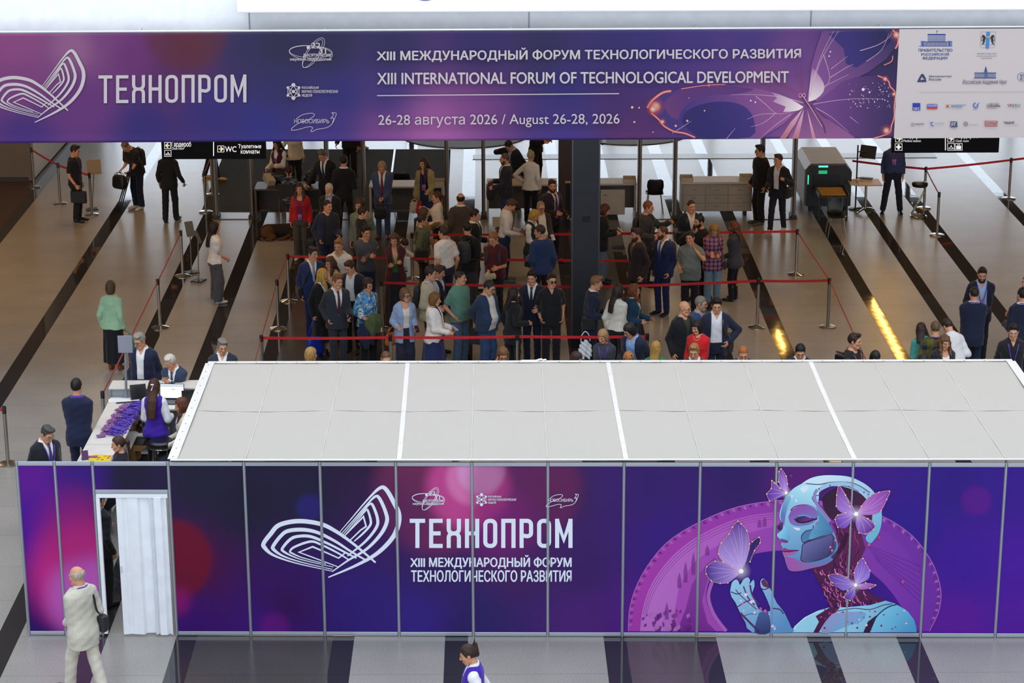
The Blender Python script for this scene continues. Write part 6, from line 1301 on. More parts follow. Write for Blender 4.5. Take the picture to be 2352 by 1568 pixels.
r = H('girl in pale top bowing her head while fixing her hair', (936, 553), 1.66, 70, 'f', ('pony', '1f1714'), [T('sweater', 'd3ccc4', hem=.84, open='round')], T('trousers', '8a8378', w=1.2), 'neck', 'up', (0, 48), lean=14, L=.22, group=Q1)
t = thing('tote_bag', 'white canvas tote with black printing hung on the bowing girl', 'bag', r.w((-.13, -.22, 1.04)), r.hd-1.1)
MB().box((0, 0, 0), (.36, .06, .40), .02).build('body', mat('d8d4ce', .8, 0, 'cloth'), t); 
for sx in (-1, 1): MB().tube(bez([(sx*.09, .0, .19), (sx*.07, .02, .36), (sx*.02, .05, .46)], 4), .010, 6).build('handle', mat('d8d4ce', .8, 0, 'cloth'), t)
b = MB(); 
for k, (w, z) in enumerate(((.10, .06), (.20, .0), (.22, -.03), (.24, -.08))): b.box((0, -.0325, z), (w, .002, .012 if k < 3 else .03), .0005)
b.build('print_lines', mat('26242c', .6), t)
H('girl in maroon cardigan and green top with folded arms', (905, 537), 1.68, 2, 'f', ('longf', '4a2a1c'), [T('top', '2f5a26', hem=.955, open='v'), T('cardigan', '42141c', off=.030, hem=.74, open='open')], T('skirt', '20222e', hem=.10, fl=.05), 'cross', 'cross2', (-12, 14), L=.36, group=Q1)
H('young man in charcoal gray sweater with folded arms', (841, 519), 1.80, 12, hair=('messy', '15100e'), tops=[T('sweater', '43454c', open='round', hem=.86, off=.022)], legs=trs('1c2238'), la='cross', ra='cross2', face=(16, 8), group=Q1, skin='c28a66')
H('fair haired young man in cream hoodie', (777, 550), 1.80, -8, hair=('quiff', '8a6038'), tops=[T('tee', '15151a', hem=.84, open='round'), T('hoodie', 'd2ccc0', hood=True, hem=.80, open='round')], legs=T('jeans', '262c3c'), la='front', ra='front', face=(-6, 6), group=Q1)
r = H('man in blue suit and striped tie with a black bag strap', (718, 567), 1.80, 18, hair=('side', '2c2520'), tops=suit('1e2a58'), legs=trs('1b2650'), la='pocket', ra='down', face=(30, 6), acc=[('tie', '2a3568', 'stripe')], group=Q1, fat=.3)
crossbag(r, -1, 'black shoulder bag on the man in blue suit', '131318', z=.90)
H('girl with wavy brown hair in beige lace top', (757, 590), 1.68, -35, 'f', ('wavy', '4a2a1c'), [T('top', 'c4b094', hem=.84, open='scoop')], T('trousers', '2a2426'), 'front', 'front', (-8, 10), L=.27, group=Q1)
r = H('woman with bright blond hair in black jacket holding a blue bag', (741, 617), 1.70, 40, 'f', ('longf', 'b98f3e'), [S_('d8d2c8', hem=.955), T('jacket', '111115', off=.030, hem=.72, open='v')], T('skirt', '121217', hem=.32, fl=.03), 'bend', 'down', (40, 4), L=.34, group=Q1, hands=('relax', 'grip'))
bag(r, 'R', 'royal blue shopping bag held by the blond woman in black', '16329a', 'shopping_bag', .42, .40, .16, .30, 'plain', taper=.8)
r = H('fair haired man in charcoal suit and burgundy tie looking right', (775, 630), 1.80, 22, hair=('side', '7a4a2a'), tops=suit('2c2e36', open='deepv'), legs=trs('2a2c34'), la='hold', ra='pocket', face=(22, 8), acc=[('tie', '4a1c2a'), ('earbud',)], hands=('hold', 'relax'), group=Q1)
phone(r, 'L', 'small dark phone in the hand of the man in charcoal suit', '17171b', '23262c')
H('man in dark quilted jacket open over a white shirt', (800, 600), 1.80, -18, hair=('messy', '3a2218'), tops=[T('shirt', 'd8d4d0', hem=.955, open='neck'), T('jacket', '191c2c', off=.036, hem=.80, open='wide', quilt=True)], legs=trs('14151a'), la='pocket', ra='down', face=(-20, 22), shoes='2a2a2e', group=Q1)
r = H('woman in blue floral blouse with jackets over her arm', (845, 640), 1.66, 28, 'f', ('curly', '33201a'), [T('blouse', '5f97c4', k='floral', c2='2f6ca8', hem=.80, off=.026, collar=True, open='neck', puff=True)], T('trousers', '101015', w=1.3), 'front', 'bend', (18, 8), acc=[('glasses', '5a3a2a')], group=Q1)
for nm, lab, col_, off, sz in (('folded_jacket', 'olive green jacket draped on the arm of the woman in floral blouse', '4f5a34', (.02, -.27, .93), (.17, .09, .22)), ('folded_jacket', 'dark navy jacket hanging below the olive one of the floral blouse woman', '17203c', (-.10, -.22, .74), (.19, .08, .30))):
    g = Gr((-.24, -.12, -.34), (.24, .12, .30), .015); g.add(g.ell((0, 0, .03), (sz[0], sz[1], sz[2]*.7)), .03); g.add(g.ell((-.03, 0, -.1), (sz[0]*.8, sz[1]*.8, sz[2]*.75)), .03); g.D = g.D+.016*np.sin(g.X*42+g.Z*12)*np.cos(g.Z*14); V, F = g.mesh(); o = mk(nm, V, F, mat(col_, .85, 0, 'cloth'), None, True); o.location = tuple(r.w(off)); o.rotation_euler = (0, 0, r.hd); tag(o, lab, 'jacket')
r = H('woman with big black glasses in pale blue blazer', (930, 662), 1.66, 18, 'f', ('bob', '6a4a34'), [T('top', 'd8cfc0', hem=.955, open='scoop'), T('blazer', '8fa2c4', off=.030, hem=.70, open='open')], T('trousers', '22263a', w=1.4), 'hold', 'bend', (28, 4), acc=[('glasses', '111113', .0048)], hands=('hold', 'relax'), group=Q1)
bag(r, 'R', 'tan leather handbag of the woman in pale blue blazer', '9a5424', 'handbag', .36, .24, .13, .10, 'plain', at=r.w((-.25, .02, 1.0)), taper=.75, rz=.5)
phone(r, 'L', 'maroon phone held by the woman in pale blue blazer', '3a1420', '3a1420')
r = H('man with glasses in cream jacket with a black backpack strap', (989, 612), 1.80, 72, hair=('short', '2c1d16'), tops=[S_('a8bcd4'), jkt('b9ad92', open='open', off=.032, hem=.80)], legs=trs('171b2c'), la='down', ra='bend', face=(14, 6), acc=[('glasses', '9a9a9c')], group=Q1)
backpack(r, 'black backpack on the man in cream jacket', '15151a')
H('man in dark blue suit behind the man in cream jacket', (1012, 610), 1.78, 72, hair=('messy', '40291c'), tops=suit('182040'), legs=trs('182040'), la='bend', ra='down', face=(8, 18), group=Q1)
r = H('woman with cropped hair in white jacket and navy dress', (1000, 672), 1.68, 82, 'f', ('bob', '6f4a28'), [T('top', '1a1d44', hem=.955), T('jacket', 'dbd2ca', off=.034, hem=.80, open='open')], T('skirt', '1f2450', hem=.36, fl=.08), 'hold', 'hold', (10, 10), fat=.7, hands=('hold', 'hold'), shoes='1a1a24', group=Q1)
phone(r, 'L', 'lilac phone in the hand of the woman in white jacket', 'a8a0c8', 'c0c0e0')
H('man in mint green polo shirt and jeans with hand in pocket', (1056, 622), 1.80, 48, hair=('buzz', '2c211b'), tops=[T('polo', '5f8a78', sl='short', collar=True, hem=.84, off=.022)], legs=T('jeans', '4a6078', w=1.15), la='pocket', ra='pocket', face=(28, 2), fat=.4, shoes='17332c', group=Q1)
r = H('stout man with glasses in blue denim jacket over a white T-shirt', (1127, 645), 1.78, 48, hair=('short', '241b18'), tops=[T('tee', 'd8d2ca', hem=.84, open='round'), jkt('24344f', open='wide', off=.036, hem=.82)], legs=T('jeans', '2a4066', w=1.25), la='down', ra='behind', face=(16, 20), fat=.85, acc=[('glasses', '1a1a1c')], group=Q1, hands=('relax', 'grip'))
briefcase(r, 'R', 'dark briefcase with pale edge held behind the denim jacket man', '2a2830', .36, .30, .07, rz=.4)
r = H('woman with dark hair in black jacket facing away to the right', (1180, 660), 1.66, 118, 'f', ('longf', '241617'), [T('jacket', '121217', off=.030, hem=.66, open='v')], T('trousers', '121217'), 'down', 'bend', (-8, 4), L=.28, group=Q1, hands=('grip', 'relax'))
bag(r, 'L', 'black handbag of the woman in black jacket near the rope', '111116', 'handbag', .30, .22, .12, .14)
H('smiling man in navy suit and tie behind the rope', (1221, 622), 1.80, -8, hair=('messy', '1f1512'), tops=suit('131a30'), legs=trs('131a30'), la='carry', ra='down', face=(-6, 10), acc=[('tie', '141a30')], group=Q1, hands=('relax', 'relax'))
H('man in black shirt and sunglasses with hand in pocket', (1267, 628), 1.80, 8, hair=('quiff', '241a16'), tops=[T('shirt', '121216', sl='short', collar=True, hem=.82, open='neck', off=.022)], legs=trs('111116', w=1.1), la='pocket', ra='pocket', face=(12, 4), fat=.4, acc=[('sunglasses', '0c0c0e')], group=Q1)
r = H('young man with glasses in navy suit holding a phone by the column', (1372, 634), 1.80, 92, hair=('quiff', '7a5430'), tops=suit('171d34', hem=.70), legs=trs('161a2c'), la='hold', ra='bend', face=(4, 8), acc=[('glasses', 'b0a890')], lean=6, hands=('hold', 'relax'), group=Q1)
phone(r, 'L', 'dark phone of the young man in navy suit by the column', '15151a', '20242c'); crossbag(r, -1, 'black shoulder bag on the young man by the column', '121217', .24, .24, .08, .95)
bag(None, None, 'white crinkled plastic bag hanging beside the column', 'd8dade', 'plastic_bag', .30, .34, .16, .16, 'plain', at=r.w((-.30, .12, .82)), soft=.02, taper=.45)
H('woman with long dark hair in white knit top seen from behind', (1421, 653), 1.68, 142, 'f', ('longf', '2a1a18'), [T('sweater', 'd8d0c4', hem=.90, off=.024)], T('trousers', '141419'), 'down', 'front', (-25, 4), L=.40, group=Q1)
H('woman with curly auburn hair and glasses in teal jacket', (1457, 652), 1.68, 72, 'f', ('wavy', '6a3a1c'), [S_('d0c8bc'), T('jacket', '123a54', off=.030, hem=.72, open='open')], T('trousers', '17181f'), 'hold', 'bend', (14, 6), L=.17, acc=[('glasses', '3a2a22')], group=Q1)
r = H('man in gray jacket with a backpack raising his hand', (1490, 462), 1.80, 68, hair=('short', '7a4628'), tops=[T('tee', '14141a', hem=.84), jkt('3a3636', open='open', off=.034)], legs=trs('1c2030'), la=(.20, -.40, 1.30), ra='bend', face=(10, 8), hands=('hold', 'relax'), group=Q1)
backpack(r, 'black backpack on the man in gray jacket', '141519')
r = H('woman with long auburn hair looking at her phone behind the column', (1394, 470), 1.70, 80, 'f', ('longf', '4a2016'), [T('jacket', '121218', off=.03, hem=.74)], T('jeans', '5a6f8c', w=1.2), 'phone', 'phone', (5, 26), L=.52, hands=('hold', 'hold'), group=Q1)
phone(r, 'L', 'dark phone of the auburn haired woman behind the column', '17171c', '262a34')
H('bearded man in dark brown suit turned left', (1462, 524), 1.80, -62, hair=('quiff', '33221a'), tops=[S_('5a5048'), jkt('281c20', open='v', hem=.74)], legs=trs('241a1e'), la='down', ra='down', face=(-8, 4), beard=('full', '3a281e'), shoes='6a4a34', group=Q1)
r = H('bearded man in navy suit and purple tie with a backpack', (1522, 519), 1.80, -38, hair=('thin', '4a2f1e'), tops=suit('19244c', open='v'), legs=trs('19244c'), la='downf', ra='down', face=(-38, 4), beard=('full', '4a2c1a'), acc=[('tie', '3a2f7a'), ('watch', 'L', '1a1a1e')], group=Q1, hands=('hold', 'relax'))
backpack(r, 'black backpack on the bearded man in navy suit', '121318'); phone(r, 'L', 'phone held low by the bearded man in navy suit', '2a2a34', '8a7ab0')
r = H('man in dark navy suit carrying a black bag at his side', (1588, 459), 1.82, 8, hair=('buzz', '33231b'), tops=[S_('d4d0cc'), jkt('181b2a', open='v')], legs=trs('14161f'), la='pocket', ra='carry', face=(14, 4), group=Q1)
crossbag(r, -1, 'black messenger bag on the man in dark navy suit', '101014', .34, .28, .12, 1.0)
H('man with dark hair bun and beard in black pullover', (1606, 494), 1.80, -48, hair=('topbun', '17110f'), tops=[T('sweater', '121216', hem=.82, off=.024)], legs=trs('1a1c26'), la='down', ra='chin', face=(-16, 6), beard=('full', '1c1411'), group=Q1)
r = H('man in gray polo shirt with one hand on his neck', (1584, 531), 1.78, -8, hair=('short', '171210'), tops=[T('polo', '6a706a', sl='short', collar=True, hem=.80, off=.022)], legs=trs('111116', w=1.15), la='neck', ra='bend', face=(-16, 2), fat=.6, tilt=-6, group=Q1)
r = H('girl in pink plaid shirt and jeans looking at her phone', (1642, 518), 1.70, 2, 'f', ('longf', '8a6434'), [T('shirt', 'a06a88', k='plaid', c2='251c30', hem=.74, off=.024, collar=True)], T('jeans', '6f8a9c', w=1.2), 'phone', 'phone', (4, 34), L=.40, shoes='1c1814', hands=('hold', 'hold'), acc=[('watch', 'L', '17171a')], group=Q1)
phone(r, 'R', 'pink phone in the hands of the girl in plaid shirt', '8a2a4a', '8a4a6a'); crossbag(r, 1, 'small dark pouch on the hip of the girl in plaid shirt', '1f2434', .15, .17, .05, .86, 'pouch', -.06)
H('girl with wavy auburn hair in gray pullover and black trousers', (1689, 533), 1.66, -120, 'f', ('wavy', '5a2c18'), [T('sweater', '36343e', hem=.76, off=.026, flare=.05)], T('trousers', '101014', w=.95), 'front', 'front', (0, 10), L=.30, shoes='1c1c22', foot=(1684, 690), group=Q1)
# -- right of the security line
H('tall man in black sweater and black trousers facing left', (1746, 333), 1.84, -62, hair=('messy', '1a1311'), tops=[T('sweater', '111115', hem=.80, off=.026)], legs=trs('111116', w=1.2), la='down', ra='downf', face=(-20, 6), acc=[('glasses', '2a2a2c')], shoes='55524e', group=Q3)
r = H('man walking in open dark suit and white shirt with a black bag', (1788, 354), 1.80, -28, hair=('quiff', '3c2418'), tops=[S_('d2cdd0'), jkt('14151f', open='open', off=.034, hem=.80)], legs=trs('151826'), la=(.24, -.24, 1.25), ra='hold', face=(-28, 4), stride=.34, shoes='c8c2b4', group=Q3, hands=('grip', 'hold'))
crossbag(r, 1, 'black messenger bag swinging on the walking man', '111116', .34, .26, .12, .92); phone(r, 'R', 'phone in the hand of the walking man in open suit', '15151a', '26303c')
H('security man in blue shirt with a badge under the medical sign', None, 1.80, -6, hair=('short', '241a16'), tops=[T('shirt', '2e3c66', hem=.955, off=.020, collar=True, open='neck')], legs=trs('15182a', w=1.1), foot=(2047, 489), la='down', ra='down', stance=.10, acc=[('lanyard', '8a1c24', 1.22)], group=Q3)
# -- right foreground
H('bald man with glasses in black jacket over an olive T-shirt', (1573, 691), 1.80, 38, hair=('bald', '6a4a34'), tops=[T('tee', '33382a', hem=.84, open='round'), jkt('15151a', open='v')], legs=trs('15151a'), la='down', ra='down', face=(24, 6), acc=[('glasses', '5a5a5c')], group=Q1)
H('gray bearded man with glasses in denim jacket', (1610, 681), 1.78, 48, hair=('short', '7c7468'), tops=[S_('9a98a8'), jkt('2f4a70', open='wide', off=.032)], legs=T('jeans', '2a3c5a'), la='down', ra='down', face=(22, 4), beard=('full', '8a8478'), acc=[('glasses', '5a4a44')], group=Q1)
r = H('tall dark haired man in navy blazer and open white shirt', (1647, 685), 1.84, -2, hair=('messy', '120d0c'), tops=[T('shirt', 'd8d8dc', hem=.955, collar=True, open='neck'), jkt('1a2036', open='wide', off=.032)], legs=trs('151a2c'), la='hip', ra='bend', face=(0, 14), group=Q1)
crossbag(r, 1, 'dark brown shoulder bag of the man in navy blazer', '2c1f1c', .30, .30, .10, .95)
H('woman with black bob in bright red blouse and gold necklace', (1600, 737), 1.64, -22, 'f', ('bob', '120d0f'), [T('blouse', 'c8161c', hem=.80, off=.024, open='round', puff=True)], T('trousers', '2a1216'), 'front', 'down', (-25, 12), acc=[('necklace',)], group=Q1)
H('fair curly haired man in navy suit at the canopy edge', (1594, 791), 1.78, -6, hair=('messy', '9a6c3a'), tops=suit('182040'), legs=trs('182040'), face=(-8, 16), group=Q1)
H('man with cropped ginger hair in blue jacket at the canopy edge', (1708, 797), 1.78, 0, hair=('buzz', 'a05a2c'), tops=[T('jacket', '1c2c5a', off=.03, hem=.8)], legs=trs('182040'), face=(0, 26), group=Q1)
H('black haired man in dark suit looking down at the canopy edge', (1839, 793), 1.78, -4, hair=('short', '100c0c'), tops=suit('16192a', sh='d8d4d0'), legs=trs('16192a'), face=(0, 26), group=Q3)
r = H('man in black T-shirt with a camera looking right', (1963, 766), 1.80, 42, hair=('messy', '2a1a12'), tops=[T('tee', '121217', hem=.82, sl='elbow', open='round')], legs=trs('15161c'), la='carry', ra='carry', face=(26, 4), acc=[('lanyard', 'b8502a', 1.1, 0)], group=Q3)
p = r.w((-.33, -.02, 1.42)); t = thing('video_camera', 'black video camera beside the man in black T-shirt', 'camera', p, r.hd)
MB().box((0, 0, 0), (.09, .20, .11), .012).build('body', M_LEA, t); MB().lathe([(.035, 0), (.038, .08), (.042, .10)], 14, (0, 0, 0), Matrix.Translation((0, -.10, 0)) @ Matrix.Rotation(PI/2, 4, 'X')).build('lens', M_LEA, t); MB().box((0, .02, .09), (.03, .15, .025), .006).build('handle', M_LEA, t); MB().box((.07, .0, .04), (.02, .07, .05), .004).build('viewfinder', M_LEA, t)
H('dark haired woman with centre parting half hidden by the canopy', (2013, 809), 1.57, 10, 'f', ('bob', '1f1514'), [T('sweater', '1a1a20')], T('trousers', '1a1a20'), face=(0, 30), group=Q3)
H('woman in teal patterned dress leaning towards two men', (2115, 741), 1.66, 165, 'f', ('longf', '2a1916'), [T('blouse', '3f8a84', k='tweed', c2='5aa69c', hem=.84, off=.024, puff=True)], T('skirt', '3f8a84', k='tweed', c2='5aa69c', hem=.35, fl=.08), 'bend', 'down', (-10, 18), side=12, L=.26, group=Q3)
H('light haired man in yellow and navy plaid shirt seen from behind', (2149, 738), 1.70, 178, hair=('short', '5a452f'), tops=[T('tee', '15151c', hem=.84), T('shirt', '5a5a1c', k='plaid', c2='17203a', hem=.78, off=.030, s=2.2)], legs=trs('1b2034'), la='bend', ra='bend', acc=[('lanyard', '5a2fa8', 1.2, 0)], face=(0, 10), group=Q3)
H('man in white shirt bending behind the plaid shirt man', (2172, 733), 1.64, 205, hair=('short', '2a1c18'), tops=[S_('d8d4d4', off=.022)], legs=trs('1a2038'), la='hold', ra='bend', lean=24, face=(0, 14), group=Q3)
H('woman with curly light brown hair in dark padded jacket', (2172, 770), 1.66, 12, 'f', ('wavy', '5f3f26'), [T('top', 'd8d0cc', hem=.955, open='scoop'), T('jacket', '1a1b28', off=.034, hem=.84, open='open', quilt=True)], T('trousers', '1a1b24'), face=(4, 12), L=.18, group=Q3)
H('dark haired person almost wholly hidden below the canopy edge', (2121, 814), 1.64, 175, 'f', ('bob', '1c1213'), [T('sweater', '1a1a20')], T('trousers', '1a1a20'), group=Q3)
H('broad man in navy suit with lanyard seen from behind', (2239, 658), 1.82, 178, hair=('buzz', '241a15'), tops=[S_(WH), jkt('151b36', hem=.72)], legs=trs('151b34', w=1.1), la='front', ra='front', acc=[('lanyard', '5a2fa8', 1.2, 0)], fat=.4, group=Q3)
H('bearded man in navy blazer and pale blue shirt facing the camera', (2257, 615), 1.82, -4, hair=('quiff', '241812'), tops=[S_('a8b8d8', open='neck'), jkt('161c34', open='wide', off=.032)], legs=trs('151a2c'), la='front', ra='bend', face=(-4, 14), beard=('full', '2c1c14'), acc=[('lanyard', '5a2fa8', 1.1)], group=Q3)
H('man in dark navy suit cut by the right edge seen from behind', (2350, 661), 1.80, 195, hair=('short', '17110f'), tops=[S_(WH), jkt('131830', hem=.72)], legs=trs('131830'), la='bend', ra='bend', acc=[('lanyard', '5a2fa8', 1.2, 0)], group=Q3)
H('man in pale blue shirt at the far right edge', (2362, 632), 1.78, -60, hair=('short', '241a16'), tops=[S_('8fa2c0')], legs=trs('1a2038'), la='bend', ra='bend', group=Q3)
H('young man with black hair in black shirt with a purple lanyard', (2329, 745), 1.80, -6, hair=('messy', '120d0c'), tops=[T('shirt', '131318', hem=.84, off=.020, collar=True, open='neck')], legs=trs('131318'), face=(-6, 10), acc=[('lanyard', '5a2fa8', 1.0), ('glasses', 'b0b0b0')], group=Q3)
# -- heads along the canopy edge
H('dark haired woman beside the column at the canopy edge', (1327, 809), 1.64, 60, 'f', ('bob', '33201a'), [T('sweater', '2a2024')], T('trousers', '1a1a20'), face=(10, 16), group=Q1)
H('blond woman with bangs in gray dress and purple lanyard', (1383, 758), 1.66, -12, 'f', ('bob', '9a7450'), [T('sweater', '33333c', hem=.78, off=.022)], T('skirt', '33333c', hem=.4), 'front', 'front', (-20, 18), acc=[('lanyard', '5a2fa8', 1.0)], group=Q1)
H('man with long dark hair in navy jacket and striped blue shirt leaning left', (1441, 745), 1.76, -32, hair=('manlong', '1d1412'), tops=[S_('7fa0d0', open='neck'), jkt('171c32', open='wide', off=.032)], legs=trs('171c30'), la='down', ra='bend', lean=14, face=(-28, 18), group=Q1)
H('woman with long blond hair in green top seen from behind', (1507, 784), 1.66, 168, 'f', ('long', 'a07a3c'), [T('blouse', '127a4c', hem=.8, off=.022)], T('trousers', '1a1a20'), L=.44, acc=[('headglasses',)], face=(-8, 0), group=Q1)
H('woman with reddish blond hair and sunglasses on her head', (1444, 811), 1.62, 2, 'f', ('curly', '9a6434'), [T('sweater', '3a3c44')], T('trousers', '1a1a20'), face=(0, 10), acc=[('headglasses',)], group=Q1)
r = H('brown haired man with glasses holding a phone at the canopy edge', (1156, 800), 1.76, 4, hair=('manlong', '6a4426'), tops=[T('jacket', '1a1c26', off=.03, hem=.8)], legs=trs('1a1c26'), ra='ear', face=(4, 22), acc=[('glasses', '5a4a3c')], hands=('relax', 'hold'), group=Q1)
H('man with buzz cut behind the rope at the canopy edge', (887, 808), 1.74, 6, hair=('buzz', '5a4028'), tops=[T('tee', '22242c')], legs=trs('22242c'), face=(10, 18), group=Q1)
H('woman with short blond hair and white collar seen from behind', (714, 798), 1.66, 150, 'f', ('bob', 'a07c44'), [S_(W_), T('vest', '2a2c34', sl='none', off=.024, open='v')], T('trousers', '1a1a20'), face=(-25, 6), group=Q1)
H('gray haired man in dark suit at the left canopy corner', (511, 779), 1.78, 6, hair=('side', '7a746c'), tops=suit('262c3a', open='v'), legs=trs('262c3a'), face=(10, 14), group=Q3)
# -- reception
H('gray haired man with glasses in navy suit and open white shirt', (318, 766), 1.82, -12, hair=('side', '8a847a'), tops=[T('shirt', 'e0dedc', hem=.955, collar=True, open='neck'), jkt('161c38', open='open', off=.032)], legs=trs('161c36'), face=(-22, 16), acc=[('glasses', '4a3a34')], group='visitors at the reception counter', fat=.3)
r = H('white haired man in gray blue suit leaning on the counter', (388, 817), 1.64, -14, hair=('side', 'c4bcae'), tops=suit('2f3a54'), legs=trs('2a3348'), la=(.03, -.30, 1.37), ra=(.03, -.27, 1.39), face=(-30, 10), lean=14, acc=[('tie', '2a3a6c'), ('watch', 'L', 'b89a5a')], group='visitors at the reception counter', beard=None)
H('woman with very long brown hair and a white hair clip in purple vest', (354, 870), 1.70, 172, 'f', ('long', '3c1f12'), [S_('dcdae0', puff=True, hem=.955), T('vest', '3f1c9c', sl='none', hem=.80, off=.022, flare=.05)], T('trousers', '121217', w=1.1), 'carry', 'bend', (0, 12), L=.52, acc=[('hairclip',)], group='reception staff')
r = H('woman with brown bob in cream blouse seated by the canopy', (414, 914), 1.68, -78, 'f', ('longf', '5a301c'), [S_('d2c6b6', open='neck')], trs('2a2838'), 'lap', 'lap', (-4, 12), drop=.22, sit=True, L=.24, acc=[('lanyard', '4a2fa8', 1.1, 0)], group='reception staff')
H('girl with ponytail in black top seated behind the counter', (269, 1002), 1.66, -72, 'f', ('pony', '3f281a'), [T('sweater', '111116', off=.022)], trs('17181f'), 'lap', 'lap', (-6, 10), drop=.12, sit=True, L=.30, acc=[('lanyard', '5a2fa8', 1.2, 0)], group='reception staff')
H('tall man in navy suit with his back turned at the counter', (174, 870), 1.82, 176, hair=('short', '17110f'), tops=[S_('5a3aa0'), jkt('161d3c', hem=.72)], legs=trs('161d3a'), la='front', ra='front', group=Q3)
H('gray haired man with glasses in black suit bending his head at the left', (112, 980), 1.78, 42, hair=('side', '3f3c3a'), tops=suit('12141c'), legs=trs('12141c'), la='carry', ra='down', face=(8, 28), acc=[('glasses', '6a6a6c'), ('tie', '2a2f7a'), ('lanyard', '4a2fa8', 1.0)], fat=.3, group=Q3)
r = H('woman in mint green jacket and long black skirt with a teal bag', (253, 645), 1.70, 165, 'f', ('bob', '4a3a2a'), [T('jacket', '9cbf9c', off=.030, hem=.84)], T('skirt', '121217', hem=.16, fl=.04), 'down', 'down', (0, 0), shoes='7a3a24', group=Q3, hands=('relax', 'grip'))
bag(r, 'R', 'teal bag with brown trim held by the woman in mint jacket', '2f8a8c', 'handbag', .34, .32, .12, .10, 'plain')
H('young woman in white T-shirt and wide gray trousers with long dark hair', (492, 510), 1.68, 120, 'f', ('long', '1c1210'), [T('tee', 'ded8d4', sl='short', hem=.88, off=.022)], T('trousers', '4c4c52', w=1.65), 'front', 'front', (-5, 4), L=.40, shoes='cfcac4', group=Q3)
r = H('elderly bald man in pale beige suit walking past the booth door', (174, 1300), 1.76, -128, hair=('balding', 'a39a8e'), tops=[S_('d8d4cc'), jkt('c6c0b0', off=.034, hem=.68, open='v')], legs=trs('cbc4b4', w=1.15), la='front', ra='bend', face=(14, 8), acc=[('lanyard', '5a2fa8', 1.2, 0)], shoes='3a2218', stride=-.42, group=Q3, h=.011)
crossbag(r, -1, 'black shoulder bag on the elderly man in beige suit', '17171c', .26, .24, .11, .93)
H('girl in purple vest and white blouse passing in front of the booth', (1069, 1481), 1.68, -92, 'f', ('upclip', '2f1d14'), [S_('e4e2e6', puff=True, hem=.955), T('vest', '3f1aa0', sl='none', hem=.82, off=.022, open='v')], trs('15151a'), 'down', 'down', (0, 14), lean=6, acc=[('barrette',)], group='reception staff', h=.011)
DOOR = H('person in black clothes standing inside the booth doorway', None, 1.72, 150, 'f', ('pony', '2a1c16'), [T('sweater', '121217', hem=.8, off=.024)], trs('101015', w=1.1), 'carry', 'down', (0, 10), foot=(240, 1392), acc=[('lanyard', '5a2fa8', 1.0, 0)], group='reception staff')
# ================================================================== rope barriers
M_CHR = mat('b9b5ae', .16, .95); M_CAP = mat('141415', .4); M_RED = mat('c01018', .6, 0, 'cloth'); M_STEEL = mat('9c968c', .28, .9, 'brushed')
QG = 'rope barrier posts'
def stanchion(name_, base=None, top=None, dome=True):
    p = G(base[0], base[1], 0) if base else G(top[0], top[1], 1.0); t = thing('stanchion', name_, 'barrier post', (p[0], p[1], 0), 0, QG)
    prof = [(.175, 0), (.175, .012), (.165, .018), (.05, .05), (.036, .06)] if dome else [(.165, 0), (.165, .014), (.155, .02), (.04, .022)]
    MB().lathe(prof, 36).build('base', M_CHR if dome else M_STEEL, t, True); MB().lathe([(.031, .02), (.031, .90)], 18).build('pole', M_CHR if dome else M_STEEL, t, True)
    b = MB().lathe([(.034, .88), (.034, .985), (.030, 1.0), (.004, 1.0)], 18); b.box((0, -.036, .94), (.05, .02, .085), .004); b.build('head', M_CAP, t, True); return t
def belt(a, b, z=.945, z2=None):
    """red webbing from post a to post b (object or point); it belongs to post a"""
    pa = np.array(a.location); pb = np.array(b.location) if not isinstance(b, np.ndarray) else b
    d = pb-pa; d[2] = 0; n = np.linalg.norm(d); u = d/n; P0 = u*.03; P1 = d-u*.03; zz = z if z2 is None else z2
    pts = [P0*(1-k)+P1*k+np.array([0, 0, z*(1-k)+zz*k-.012*math.sin(PI*k)]) for k in np.linspace(0, 1, 9)]; mb = MB(); mb.ribbon(pts, (0, 0, 1), .052, .002); mb.build('belt', M_RED, a)
def nm(s): return s
st = {}
